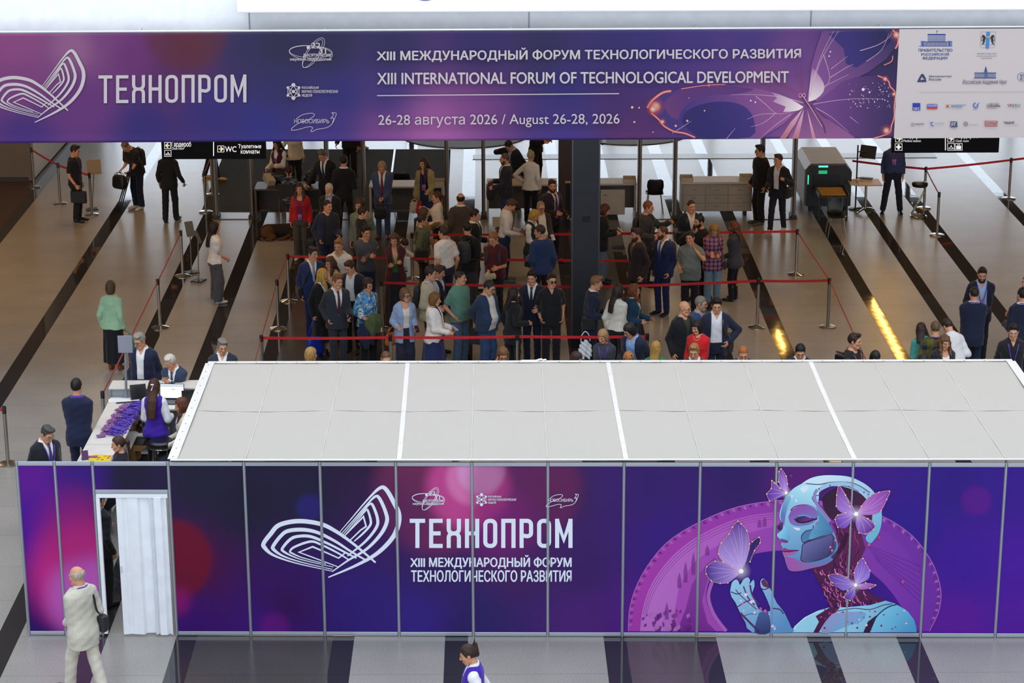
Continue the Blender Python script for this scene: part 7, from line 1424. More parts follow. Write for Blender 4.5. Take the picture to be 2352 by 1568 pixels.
for k, lab, base, top, dm in [
    (1, 'steel rope post farthest back by the brown wall at the left', (78, 430), None, False), (2, 'steel rope post behind the man in black T-shirt at the far left', (139, 468), None, False), (3, 'steel rope post beside the tan sign stand at the far left', (211, 493), None, False),
    (4, 'steel rope post at the carpet corner, its top hidden by the restroom sign', (488, 447), None, False), (5, 'steel rope post left of the metal detector by the brown desk', (473, 487), None, False),
    (6, 'chrome rope post next to the two sign stands on the left', (420, 634), None, True), (7, 'chrome rope post between the mint jacket woman and the sign stands', (368, 753), None, True),
    (8, 'chrome rope post left of the man in blue suit', (664, 692), None, True), (9, 'chrome rope post on the dark floor at the left end of the queue', (640, 755), None, True),
    (10, 'chrome rope post at the front left corner of the queue', None, (600, 769), True), (11, 'chrome rope post in front of the pale blue blazer woman', None, (896, 768), True), (12, 'chrome rope post between the floral blouse and pale blue blazer women', (878, 756), None, True),
    (13, 'chrome rope post in front of the smiling man in navy suit', None, (1188, 766), True), (14, 'chrome rope post at the front behind the blond woman in green', None, (1487, 766), True),
    (15, 'chrome rope post right of the tall man in navy blazer', (1739, 752), None, True), (16, 'flat based rope post at the right corner of the queue', (1901, 751), None, False), (17, 'chrome rope post at the right end of the second rope row', (1828, 631), None, True),
    (18, 'steel rope post behind the chrome bar stool', (2122, 478), None, False), (19, 'steel rope post below the bar stool on the right', (2152, 540), None, False), (20, 'steel rope post farthest right in the back', (2317, 456), None, False),
    (21, 'dark rope post at the corner of the reception counter', None, (235, 898), True), (22, 'rope post cut by the left edge in front', (19, 1066), None, False), (23, 'dark rope post beside the girl in olive jacket', None, (946, 534), True),
    (24, 'rope post hidden behind the grey column in the second front row', None, (1345, 653), True), (25, 'rope post behind the bearded man in brown suit', None, (1452, 593), True), (27, 'rope post hidden behind the canopy on the right', None, (2000, 842), True)]:
    st[k] = stanchion(lab, base, top, dm)
for a, b in ((1, 2), (2, 3), (6, 7), (7, 21), (8, 9), (9, 10), (10, 11), (11, 13), (13, 14), (12, 24), (24, 15), (15, 16), (23, 17), (17, 16), (8, 25), (18, 19), (18, 20)): belt(st[a], st[b])
belt(st[16], np.array(st[27].location)); belt(st[5], np.array(st[4].location)); belt(st[18], G(1955, 369, .945)); belt(st[20], G(2480, 345, .945)); belt(st[22], G(-260, 950, .945)); belt(st[10], G(560, 920, .945))
# ---- sign stands
def sign_stand(label, base, plate, wpx, hpx, col_, z=1.25, rz=0.0, lean=-25, zb=0.0, polecol='8a857c'):
    pb = G(base[0], base[1], zb); c = GY(plate[0], plate[1], pb[1]); t = thing('sign_stand', label, 'sign', (pb[0], pb[1], zb)); ppm = 5137/math.hypot(pb[1], CAMH-1)
    MB().box((0, 0, .012), (.28, .24, .024), .006, rz).build('base', M_CAP, t); q = (c[0]-pb[0], 0, c[2]-zb)
    MB().tube([(0, 0, .02), q], .013, 8).build('pole', mat(polecol, .4, .5), t, True)
    MB().box((0, 0, 0), (wpx/ppm, .012, hpx/ppm*1.05), .003, 0, Matrix.Translation((q[0], -.02, q[2])) @ Matrix.Rotation(rz, 4, 'Z') @ Matrix.Rotation(math.radians(lean), 4, 'X')).build('plate', mat(col_, .5), t); return t
sign_stand('tan placard on a slanted pole beside the rope at the far left', (212, 481), (216, 383), 32, 32, '8a7a60', rz=.25)
sign_stand('grey placard seen from behind beside the chrome rope post', (440, 626), (436, 525), 20, 34, '6c675e', rz=.5)
sign_stand('narrow placard turned edge-on in front of the grey placard', (456, 645), (455, 543), 12, 30, '6f6a60', rz=1.2)
sign_stand('grey placard standing in the queue behind the long haired man', (1452, 815), (1454, 757), 27, 30, '6d6c6a')
sign_stand('pale grey placard behind the man in white shirt', (1141, 556), (1141, 509), 20, 22, 'a8a296')
# ---- hanging signs
def hang_sign(label, x0, x1, yb, Y=44.0):
    a, b = GY(x0, yb, Y), GY(x1, yb, Y); w = b[0]-a[0]; z0 = (a[2]+b[2])/2; t = thing('hanging_sign', label, 'sign', ((a[0]+b[0])/2, Y+.07, z0))
    MB().box((0, 0, .36), (w, .13, .72), .008).build('box', mat('05060c', .65, 0, 'plain', .15), t)
    for sx in (-.35, .35): MB().tube([(w*sx, 0, .72), (w*sx, 0, 6.5-z0)], .012, 8).build('rod', mat('8a8a8c', .4, .7), t)
    return t, Plane((0, Y), 0.0)
WI, YE = 'e8ecf4', 'd8c81e'
def icon_box(A, x0, y0, x1, y1): A.line([(x0, y0), (x1, y0), (x1, y1), (x0, y1)], 1.1, WI, closed=True)
def arrow(A, x0, y0, x1, y1, right=True):
    icon_box(A, x0, y0, x1, y1); m = (y0+y1)/2; f = (lambda x: x) if right else (lambda x: x0+x1-x)
    A.line([(f(x0+2.5), m), (f(x1-4), m)], 2.6, YE); A.line([(f(x1-8), m-5), (f(x1-2.8), m), (f(x1-8), m+5)], 2.6, YE)
def hanger(A, x0, y0, x1, y1): icon_box(A, x0, y0, x1, y1); c = (x0+x1)/2; A.line([(c, y0+4), (c+1.2, y0+5.5), (c, y0+7), (x0+3, y1-5), (x0+3, y1-3.5), (x1-3, y1-3.5), (x1-3, y1-5), (c, y0+7)], 1.2, WI)
t, pl = hang_sign('long black hanging sign for cloak room and WC below the banner', 372, 611, 365.5); A = Art(pl, 0.002)
arrow(A, 378, 327, 392, 341, False); A.text('Гардероб', 394, 325, 439, 340, WI, .007); A.text('Cloak room', 394, 338, 422, 343.5, WI); hanger(A, 378, 345, 393, 359); A.line([(490.5, 322), (490.5, 358)], 2.0, WI)
arrow(A, 500, 335, 514.5, 349); A.text('WC', 517, 336, 543, 349, WI, .01); A.text('Туалетные', 547, 331, 600, 343, WI, .007); A.text('комнаты', 553, 345, 596, 353, WI, .007); keep(A.build('lettering', None, False, .5, .55), t)
t, pl = hang_sign('long black hanging sign for medical station and cloak room on the right', 2048, 2294, 351); A = Art(pl, 0.002)
arrow(A, 2057, 311, 2072, 326); A.text('Медпункт', 2075, 306, 2127, 320, WI, .007); A.text('Medical station', 2075, 320.5, 2115, 326, WI); icon_box(A, 2056, 330, 2072, 345); A.line([(2064, 332), (2064, 343)], 4, WI); A.line([(2058.5, 337.5), (2069.5, 337.5)], 4, WI)
A.line([(2171.5, 306), (2171.5, 345)], 2.0, WI); arrow(A, 2177, 311, 2191, 326); A.text('Гардероб', 2195, 306, 2247, 320, WI, .007); A.text('Cloak room', 2195, 320.5, 2225, 326, WI); hanger(A, 2176.5, 329.5, 2192, 345); icon_box(A, 2194, 329.5, 2210, 345)
A.poly([(2196.5, 334.5), (2207.5, 334.5), (2207.5, 343), (2196.5, 343)], WI); A.line([(2199.5, 334), (2199.5, 332), (2204.5, 332), (2204.5, 334)], 1.0, WI); keep(A.build('lettering', None, False, .5, .55), t)
# ---- metal detector arches
def arch(label, xl, xr, yb):
    a, b = G(xl, yb), G(xr, yb); t = thing('metal_detector', label, 'metal detector', ((a[0]+b[0])/2, (a[1]+b[1])/2+.1, 0), 0, 'walk-through metal detectors'); w = b[0]-a[0]
    for sx in (-1, 1):
        m = MB(); m.box((sx*w/2, 0, 1.12), (.085, .34, 2.24), .02); m.build('side_panel', mat('84827c', .4, .3), t); MB().box((sx*w/2-.02, -.175, 1.12), (.03, .012, 2.2), .003).build('edge_strip', mat('4a3428', .5), t); MB().box((sx*w/2, 0, .05), (.15, .40, .10), .02).build('foot', mat('3a3630', .6), t)
    MB().box((0, 0, 2.32), (w+.085, .34, .16), .02).build('header', mat('84827c', .4, .3), t); MB().box((0, -.17, .006), (w+.2, .03, .012), .002).build('floor_strip', mat('6a4a2c', .5), t)
for lab, xl, xr in (('metal detector arch left of the brown desk', 497, 579), ('metal detector arch between the brown desk and the blue gray suit man', 753, 837), ('metal detector arch with bright floor behind it', 1027, 1111), ('metal detector arch around the black chair', 1468, 1549), ('metal detector arch left of the baggage scanner', 1748, 1822)): arch(lab, xl, xr, 502)
# ---- desks
def desk(label, x0, x1, ytop, yb, col_, panelcol, dep=.65, kind='plain', door=False, off=.0):
    a, b = G(x0, yb), G(x1, yb); Y = (a[1]+b[1])/2; w = b[0]-a[0]; z = GY((x0+x1)/2, ytop, Y)[2]; t = thing('desk', label, 'desk', ((a[0]+b[0])/2, Y+dep/2, 0), 0, 'security desks'); m = mat(col_, .4, 0, kind); t['h'] = z
    MB().box((0, 0, z-.02), (w, dep, .04), .004).build('top', m, t)
    for sx in (-1, 1): MB().box((sx*(w/2-.03), .0, z/2-.02), (.05, dep*.96, z-.04), .004).build('side', m, t)
    MB().box((0, dep*.12, z*.55), (w-.1, .02, z*.72), .003).build('front_panel', mat(panelcol, .5, 0, kind), t)
    if door:
        d = MB().box((-.1, -dep*.42, z*.45), (w*.62, .02, z*.74), .004).build('door', mat('b0a698', .5), t); MB().box((-w*.3, -dep*.42-.018, z*.66), (.09, .016, .02), .004).build('handle', mat('8a8a8a', .3, .8), d)
    return t, z, Y
d1, z1, Y1 = desk('dark brown wooden security desk with bags on it', 586, 779, 434, 505, '4a3526', '3a2c24', .75, 'wood')
desk('white desk behind the blue gray suit man', 849, 1020, 428, 505, 'b9b3a8', '4c4844'); desk('white desk behind the woman in white blouse with a bun', 1117, 1280, 424, 503, 'b9b3a8', '4c4844'); desk('white desk with a cupboard door right of the column', 1372, 1462, 422, 500, 'b9b0a4', '6a635c', .6, 'plain', True)
def on(px, py, z): return G(px, py, z)
p = G(618, 425, z1); o = MB().box((0, 0, 0), (.20, .34, .15), .008).build('carton', mat('b8a992', .7)); o.location = (p[0], p[1]+.06, z1+.12); o.rotation_euler = (.35, .1, .5); tag(o, 'white carton tilted on the brown desk', 'box')
g = Gr((-.24, -.14, -.17), (.24, .14, .19), .014); q = (np.abs(g.X/.2)**4+np.abs(g.Y/.10)**3+np.abs(g.Z/.13)**4)**.25; g.add((q-1)*.1, 0); V, F = g.mesh(); p = G(640, 424, z1); t = thing('handbag', 'large black handbag standing on the brown desk', 'bag', (p[0], p[1]+.16, z1+.13)); mk('body', V, F, M_LEA, t, True)
MB().tube(bez([(-.1, 0, .11), (-.08, 0, .18), (.08, 0, .18), (.1, 0, .11)], 5), .01, 6).build('handle', M_LEA, t, True)
g = Gr((-.2, -.18, -.2), (.2, .18, .24), .015); g.add(g.ell((0, 0, 0), (.15, .12, .17))); g.add(g.ell((.03, .02, .1), (.09, .09, .1)), .04); g.D = g.D+.012*np.sin(g.X*35)*np.sin(g.Z*30+g.Y*20); V, F = g.mesh(); p = G(712, 428, z1); t = thing('backpack', 'dark brown leather rucksack lying on the brown desk', 'backpack', (p[0], p[1]+.16, z1+.165)); mk('body', V, F, mat('1c1512', .4), t, True); MB().tube(bez([(-.05, 0, .17), (-.03, 0, .22), (.05, 0, .21), (.07, 0, .15)], 5), .01, 6).build('handle', M_LEA, t, True)
p = G(698, 430, z1); o = MB().box((0, 0, .004), (.21, .28, .006), .001).build('paper_sheet', mat('cfc8be', .8)); o.location = (p[0], p[1]+.1, z1); o.rotation_euler = (0, 0, .3); tag(o, 'white paper lying on the brown desk', 'paper')
# drawer cabinet
a, b = G(1563, 497), G(1728, 497); w = b[0]-a[0]; zt = GY(1640, 418, a[1])[2]; cb_ = thing('drawer_cabinet', 'wide beige cabinet with nine drawers behind the queue', 'cabinet', ((a[0]+b[0])/2, a[1]+.3, 0)); mc = mat('a49888', .5)
MB().box((0, .02, .09+(zt-.13)/2), (w-.02, .56, zt-.17), .005).build('body', mc, cb_); MB().box((0, 0, zt-.025), (w, .62, .05), .005).build('top', mat('c4bcb0', .4), cb_)
for i in range(3):
    for j in range(3):
        dw, dh = (w-.10)/3, (zt-.24)/3; d = MB().box((-w/2+.05+dw*(i+.5), -.265, .12+dh*(j+.5)), (dw-.012, .02, dh-.012), .003).build('drawer', mat('a89c8c', .5), cb_); MB().box((-w/2+.05+dw*(i+.5), -.282, .12+dh*(j+.62)), (.10, .016, .014), .003).build('handle', mat('8a8a8a', .3, .7), d)
for sx in (-1, 1):
    for sy in (-1, 1): MB().lathe([(.03, 0), (.03, .10)], 12, (sx*(w/2-.15), sy*.2, 0)).build('foot', mat('2a2a2c', .4), cb_)
def tray(label, px, py, z, w=.28, dp=.36, h=.10):
    p = G(px, py, z); t = thing('tray', label, 'tray', (p[0], p[1]+dp/2, z), 0, 'trays on the security desks'); m = mat('c0b29a', .6); MB().box((0, 0, .006), (w, dp, .012), .002).build('bottom', m, t); b = MB()
    for s in (-1, 1): b.box((s*w/2, 0, h/2), (.012, dp, h), .002); b.box((0, s*dp/2, h/2), (w, .012, h), .002)
    b.build('rim', m, t)
tray('pale tray on the left end of the drawer cabinet', 1578, 418, zt); tray('pale tray on the right end of the drawer cabinet', 1716, 416, zt); tray('pale tray on the white desk right of the column', 1447, 421, .80); tray('pale tray on the white desk beside the olive beige blazer woman', 1006, 427, .79)
# ---- chairs
def shell_chair(label, base, rz, z0=0.45):
    p = G(base[0], base[1]); t = thing('shell_chair', label, 'chair', (p[0], p[1], 0), rz); V = []; F = []; prof = [(-.22, .455), (-.20, .45), (-.05, .44), (.10, .445), (.18, .47), (.215, .55), (.235, .68), (.25, .80), (.252, .84)]; wd_ = [.18, .20, .215, .21, .185, .17, .195, .18, .13]
    n = 9
    for (y, z), w in zip(prof, wd_):
        for k in range(n):
            u = k/(n-1)*2-1; V.append((u*w, y-.03*u*u*(1 if z > .5 else 0), z+.025*u*u*(1 if z < .5 else 0)))
    for i in range(len(prof)-1):
        for k in range(n-1): F.append((i*n+k, i*n+k+1, (i+1)*n+k+1, (i+1)*n+k))
    o = mk('shell', V, F, mat('101012', .35), t, True); md = o.modifiers.new('t', 'SOLIDIFY'); md.thickness = .014
    for sx in (-1, 1):
        for y0, y1 in ((-.14, -.20), (.12, .22)): MB().tube([(sx*.14, y0, .44), (sx*.20, y1, 0.0)], .011, 8).build('leg', M_CHR, t, True)
    return t
shell_chair('black shell chair standing inside the metal detector arch', (1503, 487), PI); shell_chair('black shell chair in front of the baggage scanner', (1919, 540), 0.0); shell_chair('black shell chair behind the arm of the blue gray suit man', (925, 470), PI)
SL = SEAT1.root.location; t = thing('visitor_chair', 'dark padded chair under the woman in camouflage uniform', 'chair', (SL[0], SL[1], 0), SEAT1.hd); MB().box((0, -.02, .44), (.44, .44, .05), .02).build('seat', mat('1c1514', .7, 0, 'cloth'), t); MB().box((0, .24, .78), (.42, .04, .30), .02).build('backrest', mat('1c1514', .7, 0, 'cloth'), t)
for sx in (-1, 1):
    for y in (-.2, .2): MB().tube([(sx*.2, y, .42), (sx*.21, y*1.05, 0)], .011, 8).build('leg', M_STEEL, t, True)
    MB().tube([(sx*.19, .2, .42), (sx*.19, .25, .7)], .011, 8).build('back_post', M_STEEL, t, True)
# ---- baggage scanner, monitor arm, table, stool
a, b = G(1850, 487), G(1953, 487); w = b[0]-a[0]; zt = GY(1900, 379, a[1])[2]; sc_ = thing('baggage_scanner', 'grey baggage scanner with green lights and a short conveyor', 'scanner', ((a[0]+b[0])/2, a[1], 0)); mg = mat('1d2023', .45); ml = mat('8c8c88', .45)
MB().prism([(-w/2, .14), (w/2, .14), (w/2, zt-.16), (w/2-.14, zt), (-w/2+.14, zt), (-w/2, zt-.16)], 0, -.12, Matrix.Rotation(PI/2, 4, 'X')).build('front_frame', mg, sc_)
MB().prism([(-w/2-.03, .14), (w/2+.0, .14), (w/2, zt-.14), (w/2-.12, zt+.01), (-w/2+.10, zt+.01), (-w/2-.03, zt-.14)], -.12, -1.9, Matrix.Rotation(PI/2, 4, 'X')).build('housing', ml, sc_)
def sp(px, py): q = GY(px, py, a[1]-.002); return q[0]-sc_.location.x, q[2]
for x0, y0, x1, y1, n_, c_, e_ in ((1866, 402, 1930, 450, 'tunnel', '050506', 0), (1880, 380.5, 1902, 384, 'light', '3fe0a0', 2.5), (1880, 391.5, 1900, 399, 'screen', '0e8a5c', 1.6), (1855, 402, 1857.5, 423, 'light', '2ff0b0', 2.5)):
    (xa, za), (xb, zb) = sp(x0, y1), sp(x1, y0); MB().box(((xa+xb)/2, -.008, (za+zb)/2), (abs(xb-xa), .016, abs(zb-za)), .003).build(n_, mat(c_, .4, 0, 'plain', .5, e_), sc_)
for x, y in ((1858, 382), (1922, 382)): q = sp(x, y); MB().lathe([(.022, 0), (.022, .02), (.012, .028)], 14, (0, 0, 0), Matrix.Translation((q[0], -.0, q[1])) @ Matrix.Rotation(PI/2, 4, 'X')).build('stop_button', mat('8a1414', .4), sc_)
cv = MB(); cv.box((0, -.45, .56), (.66, .92, .05), .006); cv.build('conveyor', mat('2a2623', .5), sc_)
for k in range(6): MB().tube([(-.29, -.10-.14*k, .60), (.29, -.10-.14*k, .60)], .022, 10).build('roller', mat('a0712c', .35, .5), sc_, True)
for sx in (-1, 1):
    MB().box((sx*.33, -.45, .60), (.035, .92, .10), .006).build('side_rail', mat('3a3c3e', .4, .5), sc_); MB().box((sx*.31, -.85, .28), (.045, .045, .56), .006).build('leg', mat('2a2c2e', .4, .5), sc_)
    for y in (.15, 1.7): MB().lathe([(.04, 0), (.04, .14)], 12, (sx*(w/2-.12), y, 0)).build('caster', mat('1a1a1c', .4), sc_)
p0 = GY(1967, 420, a[1]+.3); t = thing('monitor_arm', 'black monitor and keyboard on a pole beside the baggage scanner', 'monitor', (p0[0], a[1]+.3, 0)); q = GY(1968, 333, a[1]+.3)
MB().tube([(0, 0, 0.02), (0, 0, q[2])], .018, 10).build('pole', M_CAP, t, True); MB().lathe([(.16, 0), (.16, .02), (.03, .03)], 24).build('base', M_CAP, t, True)
Mx = Matrix.Translation((.24, -.02, q[2]-.16)) @ Matrix.Rotation(-.6, 4, 'Z') @ Matrix.Rotation(-.25, 4, 'X'); MB().box((0, 0, 0), (.40, .04, .30), .008, 0, Mx).build('screen', mat('1a1c1f', .35), t); MB().tube([(0, 0, q[2]-.16), (.10, .02, q[2]-.16), (.2, .0, q[2]-.16)], .016, 8).build('arm', M_CAP, t, True); MB().box((.22, -.05, q[2]-.78), (.30, .14, .025), .006, -.4, Matrix.Identity(4)).build('keyboard', M_CAP, t); MB().tube([(0, 0, q[2]-.78), (.16, -.03, q[2]-.79)], .014, 8).build('keyboard_arm', M_CAP, t, True)
p = G(1982, 487); zt2 = GY(1990, 419, p[1])[2]; t = thing('pedestal_table', 'small pale square table on a chrome pedestal beside the scanner', 'table', (p[0]+.05, p[1], 0)); MB().box((0, 0, zt2), (.66, .62, .03), .05).build('top', mat('b89f80', .4), t); MB().tube([(0, 0, .08), (0, 0, zt2-.01)], .03, 12).build('column', M_CHR, t, True)
for k in range(4):
    an = PI/4+k*PI/2; MB().tube([(0, 0, .10), (.2*math.cos(an), .2*math.sin(an), .06), (.34*math.cos(an), .34*math.sin(an), .015)], [.025, .02, .015], 8).build('leg', M_CHR, t, True)
tray('brown wooden tray on the pedestal table', 1963, 426, zt2+.015, .2, .4, .05)
p = G(2110, 498); zs = GY(2110, 424, p[1])[2]; t = thing('bar_stool', 'black bar stool on a slanted chrome frame in the hall', 'stool', (p[0], p[1]+.05, 0)); MB().lathe([(.02, -.05), (.17, -.05), (.185, -.02), (.185, .03), (.16, .05), (.02, .05)], 30, (0, 0, zs)).build('seat', mat('17171a', .35), t, True)
MB().tube([(.18*math.cos(k*PI/12), .18*math.sin(k*PI/12), .016) for k in range(25)], .015, 8, False).build('base_ring', M_CHR, t, True)
for sy in (-.05, .05): MB().tube(bez([(.10, sy, zs-.05), (.12, sy, zs-.14), (-.12, sy, .14), (-.15, sy, .05), (-.08, sy, .018), (.10, sy, .018)], 5), .013, 8).build('frame_tube', M_CHR, t, True)
MB().tube([(.0, -.12, .32), (-.14, -.10, .31), (-.16, 0, .31), (-.14, .10, .31), (0, .12, .32)], .011, 8).build('footrest', M_CHR, t, True)
p = G(1304, 416, 1.12); t = thing('bollard', 'slim black bollard with a wooden top left of the column', 'bollard', (p[0], p[1], 0)); MB().box((0, 0, .54), (.10, .10, 1.08), .004).build('post', mat('0d0d10', .35), t); MB().box((0, 0, 1.10), (.11, .11, .03), .004).build('cap', mat('b08a5a', .5), t)
p = GY(1384, 326, 40.66); t = thing('dome_camera', 'white dome security camera on the column below the banner', 'camera', tuple(p)); MB().lathe([(.05, .06), (.062, .05), (.062, .0), (.055, -.01)], 24).build('housing', mat('d8d8da', .4), t, True); MB().lathe([(.05, -.01), (.045, -.035), (.02, -.052), (.002, -.055)], 24).build('dome', mat('101014', .1), t, True); cdx = float(col.location.x+cw/2-p[0]); MB().box((cdx/2, .0, .05), (abs(cdx)+.02, .03, .03), .004).build('bracket', mat('d8d8da', .4), t)
# metal joint on the carpet
a, b = G(907, 343), G(900, 396); d = b-a; o = MB().box((0, 0, .007), (.05, float(np.hypot(d[0], d[1])), .005), .001).build('carpet_strip', mat('c8ccd0', .3, .6)); o.location = (float((a+b)[0]/2), float((a+b)[1]/2), 0); o.rotation_euler = (0, 0, math.atan2(-d[0], d[1])); tag(o, 'bright metal joint strip across the dark carpet', 'strip')
# ---- reception counter
mw = mat('d6d0c8', .4); mgp = mat('9aa0a6', .5); A0, A1 = G(251, 912, 1.0), G(179, 1060, 1.0); xl = (A0[0]+A1[0])/2; B0 = G(312, 912, 1.0); wid = .56
y0c, y1c = WP.at(0, 0)[1]+.25, A0[1]
sc2 = thing('reception_counter', 'long white side counter covered with purple badges', 'counter', (xl+wid/2, (y0c+y1c)/2, 0)); LY = y1c-y0c
MB().box((0, 0, .985), (wid, LY, .03), .004).build('top', mw, sc2); MB().box((-wid/2+.03, 0, .48), (.03, LY-.04, .95), .004).build('front_panel', mat('cfcac4', .5), sc2)
for z in (.28, .62): MB().box((.06, 0, z), (wid-.16, LY-.06, .02), .003).build('shelf', mw, sc2)
for y in np.linspace(-LY/2+.03, LY/2-.03, 5): MB().box((0.0, y, .48), (wid-.06, .025, .95), .003).build('divider', mw, sc2)
for y in np.linspace(-LY/2+.03, LY/2-.03, 5): MB().box((wid/2-.02, y, .485), (.035, .035, .97), .004).build('post', m_alu, sc2)
for y in np.linspace(-LY/2, LY/2, 4)[1:-1]: MB().box((0, y, 1.0008), (wid, .006, .002), .0005).build('joint', mat('8a8a8c', .4, .5), sc2)
C0, C1 = G(250, 889, 1.15), G(262, 875, 1.15); xr = G(463, 889, 1.15)[0]; bc = thing('reception_counter', 'high white back counter where visitors lean', 'counter', ((C0[0]+xr)/2, (C0[1]+C1[1])/2, 0)); wb = xr-C0[0]; db = .40
MB().box((0, 0, 1.135), (wb, db, .03), .004).build('top', mw, bc); MB().box((0, .0, .57), (wb-.03, db-.06, 1.10), .004).build('body', mgp, bc)
for x in np.linspace(-wb/2+.02, wb/2-.02, 4): MB().box((x, -db/2+.02, .57), (.035, .035, 1.12), .004).build('post', m_alu, bc)
yw_ = bc.location.y-db/2; wt = thing('work_table', 'white inner worktop with laptops below the back counter', 'table', (C0[0]+1.05, yw_-.30, 0)); MB().box((.35, 0, .965), (1.4, .52, .03), .004).build('top', mw, wt)
for x in (-.25, .95): MB().box((x, 0, .475), (.04, .48, .95), .004).build('side', mw, wt)
def laptop(label, px, py, z, rz, lit, open_=105, w=.34):
    p = G(px, py, z); t = thing('laptop', label, 'laptop', (p[0], p[1], z), rz); MB().box((0, 0, .010), (w, .24, .018), .004).build('keyboard', mat('1c1c20', .4), t); Mx = Matrix.Translation((0, .12, .018)) @ Matrix.Rotation(math.radians(open_-90), 4, 'X').inverted(); MB().box((0, 0, .125), (w, .012, .25), .004, 0, Mx).build('lid', mat('1c1c20', .4), t)
    s_ = MB().box((0, -.008, .13), (w-.02, .003, .22), .001, 0, Mx).build('screen', mat('e6ecf4' if lit else '14141a', .2, 0, 'plain', .5, .8 if lit else 0), t)
    if lit: MB().box((0, -.0105, .215), (w-.02, .001, .012), .0002, 0, Mx).build('title_bar', mat('6a80a8', .4, 0, 'plain', .5, .3), s_); MB().box((.02, -.0105, .16), (.06, .001, .012), .0002, 0, Mx).build('button', mat('7ac07a', .4, 0, 'plain', .5, .3), s_)
laptop('laptop with a bright white screen on the inner worktop', 392, 924, .98, -.05, True, 105, .40); laptop('closed-back dark laptop near the canopy corner', 441, 922, .98, PI+.2, False); laptop('dark laptop among the purple lanyards', 322, 925, 1.0, .3, False, 110, .26)
# badges with lanyards heaped on the counter
_r.seed(11); proto = None; m_card = mat('a87a9c', .35, 0, 'plaid', .4, 0, '6a3a86', .5); m_lan = mat('4a22a0', .5, 0, 'cloth')
for i in range(46):
    f = i/46; px = 300-62*f+_r.uniform(-6, 6)+(i % 3)*5; py = 930+72*f+_r.uniform(-3, 3); p = G(px, py, 1.0)
    if proto is None:
        t = thing('lanyard_badge', 'purple badge card with a crumpled lanyard in the heap on the side counter', 'badge', (0, 0, 0), 0, 'badges heaped on the counter'); MB().box((-.05, 0, .005), (.14, .095, .004), .001).build('card', m_card, t)
        pts = bez([(.02, 0, .008), (.08, .04, .03), (.16, .03, .02), (.20, -.02, .04), (.12, -.05, .025), (.06, -.02, .045), (.13, .02, .05), (.22, .04, .03), (.26, -.03, .02), (.17, -.06, .03), (.05, -.03, .01)], 4); mb = MB(); mb.ribbon(pts, [(math.sin(k*.5)*.5, math.cos(k*.5), .6) for k in range(len(pts))], .018, .002); mb.build('lanyard', m_lan, t); proto = t
    else:
        t = proto.copy(); COL.objects.link(t)
        for ch in list(proto.children): c = ch.copy(); COL.objects.link(c); c.parent = t
    t.location = (p[0], p[1], 1.001+.006*(i % 7)); t.rotation_euler = (_r.uniform(-.1, .1), _r.uniform(-.1, .1), _r.uniform(-.7, .5))
for i in range(7):
    p = G(312+i*6+_r.uniform(-3, 3), 905+_r.uniform(-6, 12), .95); t = proto.copy(); COL.objects.link(t); t['label'] = 'purple badge with lanyard in the second heap by the back counter'; t['group'] = 'badges by the back counter'
    for ch in list(proto.children): c = ch.copy(); COL.objects.link(c); c.parent = t
    t.location = (p[0], p[1], 1.01+.01*i); t.rotation_euler = (0, 0, _r.uniform(-2, 2))
p = G(272, 918, 1.0); o = MB().box((0, 0, .012), (.50, .16, .02), .004).build('paper_stack', mat('e4e0dc', .8)); o.location = (p[0]+.1, p[1]-.05, 1.0); o.rotation_euler = (0, 0, .16); tag(o, 'long white paper sheets at the back of the side counter', 'paper')
p = G(296, 924, 1.0); o = MB().box((0, 0, .008), (.40, .035, .012), .003).build('scissors_case', mat('1a1a20', .4)); o.location = (p[0], p[1]-.02, 1.005); o.rotation_euler = (0, 0, .2); tag(o, 'thin black strip in front of the white paper sheets', 'case')
p = G(232, 1052, 1.0); t = thing('leaflet', 'yellow schedule sheet with coloured squares on the side counter', 'leaflet', (p[0], p[1], 1.0), -.12); MB().box((0, 0, .003), (.32, .28, .004), .001).build('sheet', mat('d6c21e', .6), t)
for i in range(4):
    for j in range(3):
        if (i+j) % 3: MB().box((-.10+.07*i, -.07+.075*j, .0055), (.045, .045, .001), .0002).build('printed_square', mat(['c8443c', '3a8a5c', 'c87a2c', 'a83a6c'][(i*2+j) % 4], .6), t)
p = G(196, 1056, 1.0); t = thing('card_stand', 'dark purple card stand at the near end of the side counter', 'stand', (p[0], p[1], 1.0), .3); MB().box((0, 0, .07), (.10, .012, .15), .003, 0, Matrix.Rotation(-.3, 4, 'X')).build('card', mat('5a2f5c', .4), t); MB().box((0, .04, .006), (.10, .10, .012), .003).build('foot', mat('2a2630', .4), t)
p = G(212, 1050, 1.0); o = MB().box((0, 0, .01), (.16, .05, .018), .003).build('card_pack', mat('a0507c', .5)); o.location = (p[0], p[1], 1.0); tag(o, 'small pink pack of cards beside the card stand', 'cards')
sg = thing('sign_stand', 'grey placard on a tall pole standing on the reception counter', 'sign', tuple(G(290, 916, 1.0))); q = GY(288, 789, sg.location.y); MB().box((0, 0, .008), (.16, .12, .016), .004).build('base', mat('9a9aa0', .4), sg); MB().tube([(0, 0, .01), (q[0]-sg.location.x, 0, q[2]-1.0)], .022, 8).build('pole', mat('8f9198', .4, .3), sg, True); MB().box((q[0]-sg.location.x, -.03, q[2]-1.0), (.235, .012, .29), .003).build('plate', mat('8b8c96', .5), sg)
p = G(369, 1012, .78); t = thing('bar_stool', 'black round stool with chrome legs behind the side counter', 'stool', (p[0], p[1], 0)); MB().lathe([(.02, .70), (.18, .70), (.20, .72), (.20, .77), (.17, .80), (.02, .80)], 30).build('seat', mat('15151a', .35), t, True); MB().tube([(.19*math.cos(k*PI/12), .19*math.sin(k*PI/12), .69) for k in range(25)], .012, 8, False).build('seat_ring', M_CHR, t, True)
